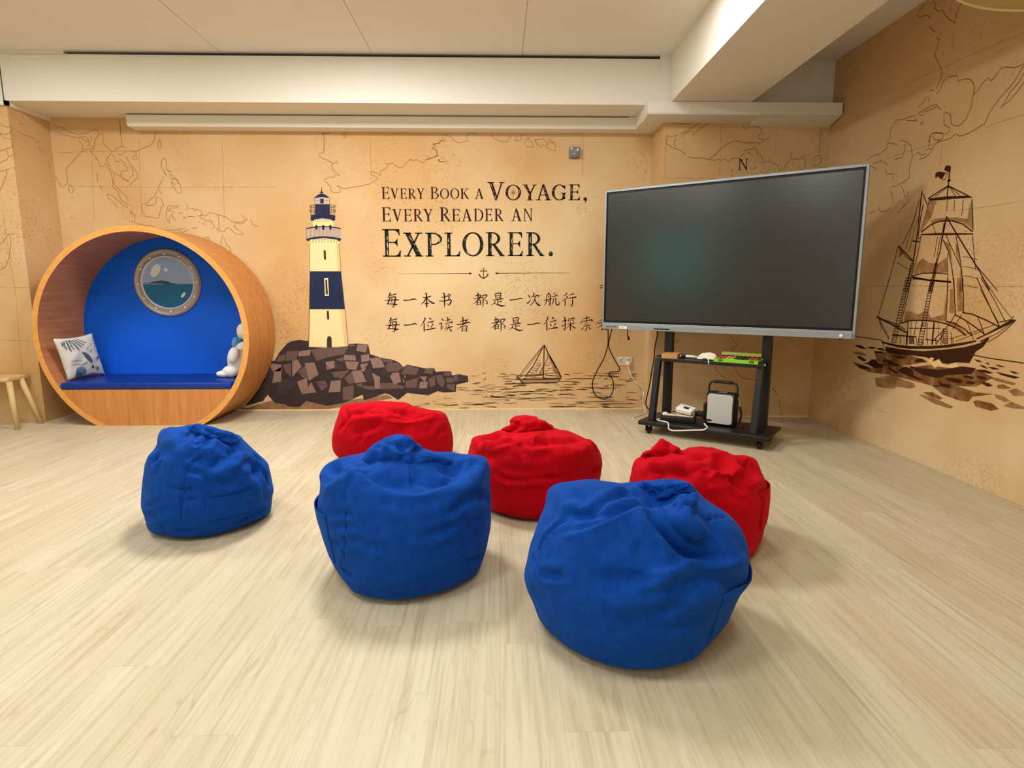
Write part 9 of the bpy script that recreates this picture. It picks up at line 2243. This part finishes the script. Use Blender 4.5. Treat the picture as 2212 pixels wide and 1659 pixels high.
def drape(B, T, seed, eu, ev, iters):
    """settle loose cloth: edges want to be a little longer than on the plain form B,
    so the cloth buckles into folds around the target form T"""
    rng = np.random.default_rng(seed); nv, nu = B.shape[:2]
    ru = np.linalg.norm(np.roll(B, -1, 1)-B, axis=-1)*(1+eu); rv = np.linalg.norm(B[1:]-B[:-1], axis=-1)*(1+ev)
    r1 = np.linalg.norm(np.roll(B, -1, 1)[1:]-B[:-1], axis=-1)*(1+(eu[:-1]+ev)/2)
    r2 = np.linalg.norm(np.roll(B, 1, 1)[1:]-B[:-1], axis=-1)*(1+(eu[:-1]+ev)/2)
    n = normals(T)
    h = rng.standard_normal((nv, nu))
    for _ in range(6):
        h = (h+np.roll(h,1,1)+np.roll(h,-1,1))/3; h[1:-1] = (h[:-2]+h[1:-1]+h[2:])/3
    X = T+n*(h*.012)[...,None]
    fix = (B[...,2] < .004)
    for it in range(iters):
        C = np.zeros_like(X)
        def edge(d, r, k):
            l = np.maximum(np.linalg.norm(d, axis=-1), 1e-7)
            return d*((l-r)/l*k)[...,None]
        c = edge(np.roll(X,-1,1)-X, ru, .25); C += c-np.roll(c,1,1)
        c = edge(X[1:]-X[:-1], rv, .25); C[:-1] += c; C[1:] -= c
        c = edge(np.roll(X,-1,1)[1:]-X[:-1], r1, .10); C[:-1] += c; C[1:] -= np.roll(c,1,1)
        c = edge(np.roll(X,1,1)[1:]-X[:-1], r2, .10); C[:-1] += c; C[1:] -= np.roll(c,-1,1)
        X = X+C
        # bending
        D = X-T
        for _ in range(2):
            Lp = (np.roll(D,1,1)+np.roll(D,-1,1))/2-D
            Lv = np.zeros_like(D); Lv[1:-1] = (D[:-2]+D[2:])/2-D[1:-1]
            D = D+.045*(Lp+Lv)
        D *= 1-.005
        X = T+D
        X[0] = X[0].mean(0); X[-1] = X[-1].mean(0)
        X[...,2] = np.maximum(X[...,2], .002)
        X[fix] = T[fix]
    return X
def grid_mesh(name, P, m, parent, closed=True):
    nv, nu = P.shape[:2]
    v = P.reshape(-1,3); f = []
    for j in range(nv-1):
        for i in range(nu if closed else nu-1):
            f.append((j*nu+i, j*nu+(i+1)%nu, (j+1)*nu+(i+1)%nu, (j+1)*nu+i))
    me = bpy.data.meshes.new(name); me.from_pydata(v.tolist(), [], f); me.materials.append(m)
    bm = bmesh.new(); bm.from_mesh(me); bmesh.ops.remove_doubles(bm, verts=bm.verts[:], dist=1e-5); bmesh.ops.recalc_face_normals(bm, faces=bm.faces[:]); bm.to_mesh(me); bm.free()
    me.polygons.foreach_set('use_smooth', [True]*len(me.polygons)); me.update()
    return new_obj(name, me, parent)
def cage(k):
    return np.array([int(q) for q in CAGES[k].split()], float).reshape((NV, NU, 3) if k in ('BL','BM','BR','R1','R2','R3') else (9, 16, 3))/1000.
def bean_bag(key, loc, m, label, knots, pocket=None, f=10):
    t = thing('bean_bag', label, 'bean bag', (loc[0], loc[1], 0), 0, 'bean bags on the floor')
    B = catmull(catmull(cage(key), 1, 5, True), 0, 5, False)
    T = apply_folds(B, FOLDS.get(key, []))
    v = np.linspace(0, 1, B.shape[0])[:,None]*np.ones((1, B.shape[1]))
    side = np.clip((v-.28)/.12, 0, 1); top = np.clip((v-.60)/.15, 0, 1)*(1-np.clip((v-.76)/.14, 0, 1)); side = side*(1-np.clip((v-.88)/.1, 0, 1))
    T[...,2] = np.maximum(T[...,2], .002); T[B[...,2] < .004] = B[B[...,2] < .004]; T[...,2][B[...,2] < .004] = .002
    P = drape(B, T, ord(key[0])+ord(key[1]), (.05*side+.11*top), (.05*side+.07*top)[:-1], 260)
    P = catmull(catmull(P, 1, 2, True), 0, 2, False)
    P[...,2] = np.maximum(P[...,2], .002)
    grid_mesh('cover', P, m, t)
    for k in knots:
        K = catmull(catmull(cage(k), 1, 5, True), 0, 6, False)
        T = apply_folds(K, FOLDS.get(k, []), .8)
        e = np.full(K.shape[:2], .10)
        K = drape(K, T, ord(k[1])+3, e, e[:-1], 260)
        K = catmull(catmull(K, 1, 2, True), 0, 2, False)
        grid_mesh('gathered_top', K, m, t)
    W = P.reshape(-1,3)
    for q in SEAMS.get(key, []):
        c = catmull(np.array(q, float)/1000., 0, 5, False)
        pts = []
        for p in c:
            d2 = ((W-p)**2).sum(1); k4 = np.argsort(d2)[:4]; w4 = 1/(d2[k4]+1e-6)
            pts.append((W[k4]*w4[:,None]).sum(0)/w4.sum())
        MB().tube(pts, .0022, m, 6, 2).build('seam', t)
    if pocket:
        (v0, u0), (v1, u1) = pocket            # in cage steps x 8
        j0, j1 = int(v0*f/8), int(v1*f/8); i0, i1 = int(u0*f/8), int(u1*f/8)
        nrm = normals(P); I = [i % (NU*f) for i in range(i0, i1+1)]; J = list(range(j0, j1+1))
        A = P[np.ix_(J, I)]; B = nrm[np.ix_(J, I)]
        # opening gapes a little along the upper edge
        g = np.linspace(0, 1, len(J))[:,None,None]; e = np.linspace(0, 1, len(I))[None,:,None]
        off = .0045+.010*g**4*np.sin(PI*e)**.7
        top = A+B*off
        rows = [A[0]+B[0]*.0005]+[top[k] for k in range(len(J))]+[top[-1]-B[-1]*.004-np.array([0,0,.004])]
        G = np.stack(rows); G = np.concatenate([(G[:,:1]-B[:1,:1]*.004), G, (G[:,-1:]-B[:1,-1:]*.004)], 1)
        G[...,2] = np.maximum(G[...,2], .003)
        grid_mesh('side_pocket', G, m, t, closed=False)
    return t
bag_bl = bean_bag('BL', (-1.523, 3.063), M_bb, 'blue bean bag standing alone left of the others, before the round nook', ['BLk'], ((44, 209), (58, 244)))
bag_bm = bean_bag('BM', (-0.407, 2.471), M_bb, 'blue bean bag with a knotted crumpled top between the other two blue ones', ['BMk'], ((47, 118), (73, 156)))
bag_br = bean_bag('BR', (0.491, 2.019), M_bb, 'largest looking blue bean bag, nearest the viewer, with deep creases on top', ['BRk', 'BRl'], ((43, 218), (64, 262)))
bag_r1 = bean_bag('R1', (-0.752, 4.171), M_rb, 'red bean bag with a smooth rounded top, nearest the back wall', [], None)
bag_r2 = bean_bag('R2', (0.194, 3.281), M_rb, 'red bean bag with a big twisted cloth knot on top', ['R2k'], None)
bag_r3 = bean_bag('R3', (0.960, 2.751), M_rb, 'red bean bag with a pointed corner sticking up, nearest the trolley', ['R3k'], ((49, 221), (72, 262)))
MB().prism([(-0.313,.004),(-0.263,.006),(-0.263,.03),(-0.301,.022)], 'y', -0.077, -0.075, M_wpl).build('care_label', bag_bl)
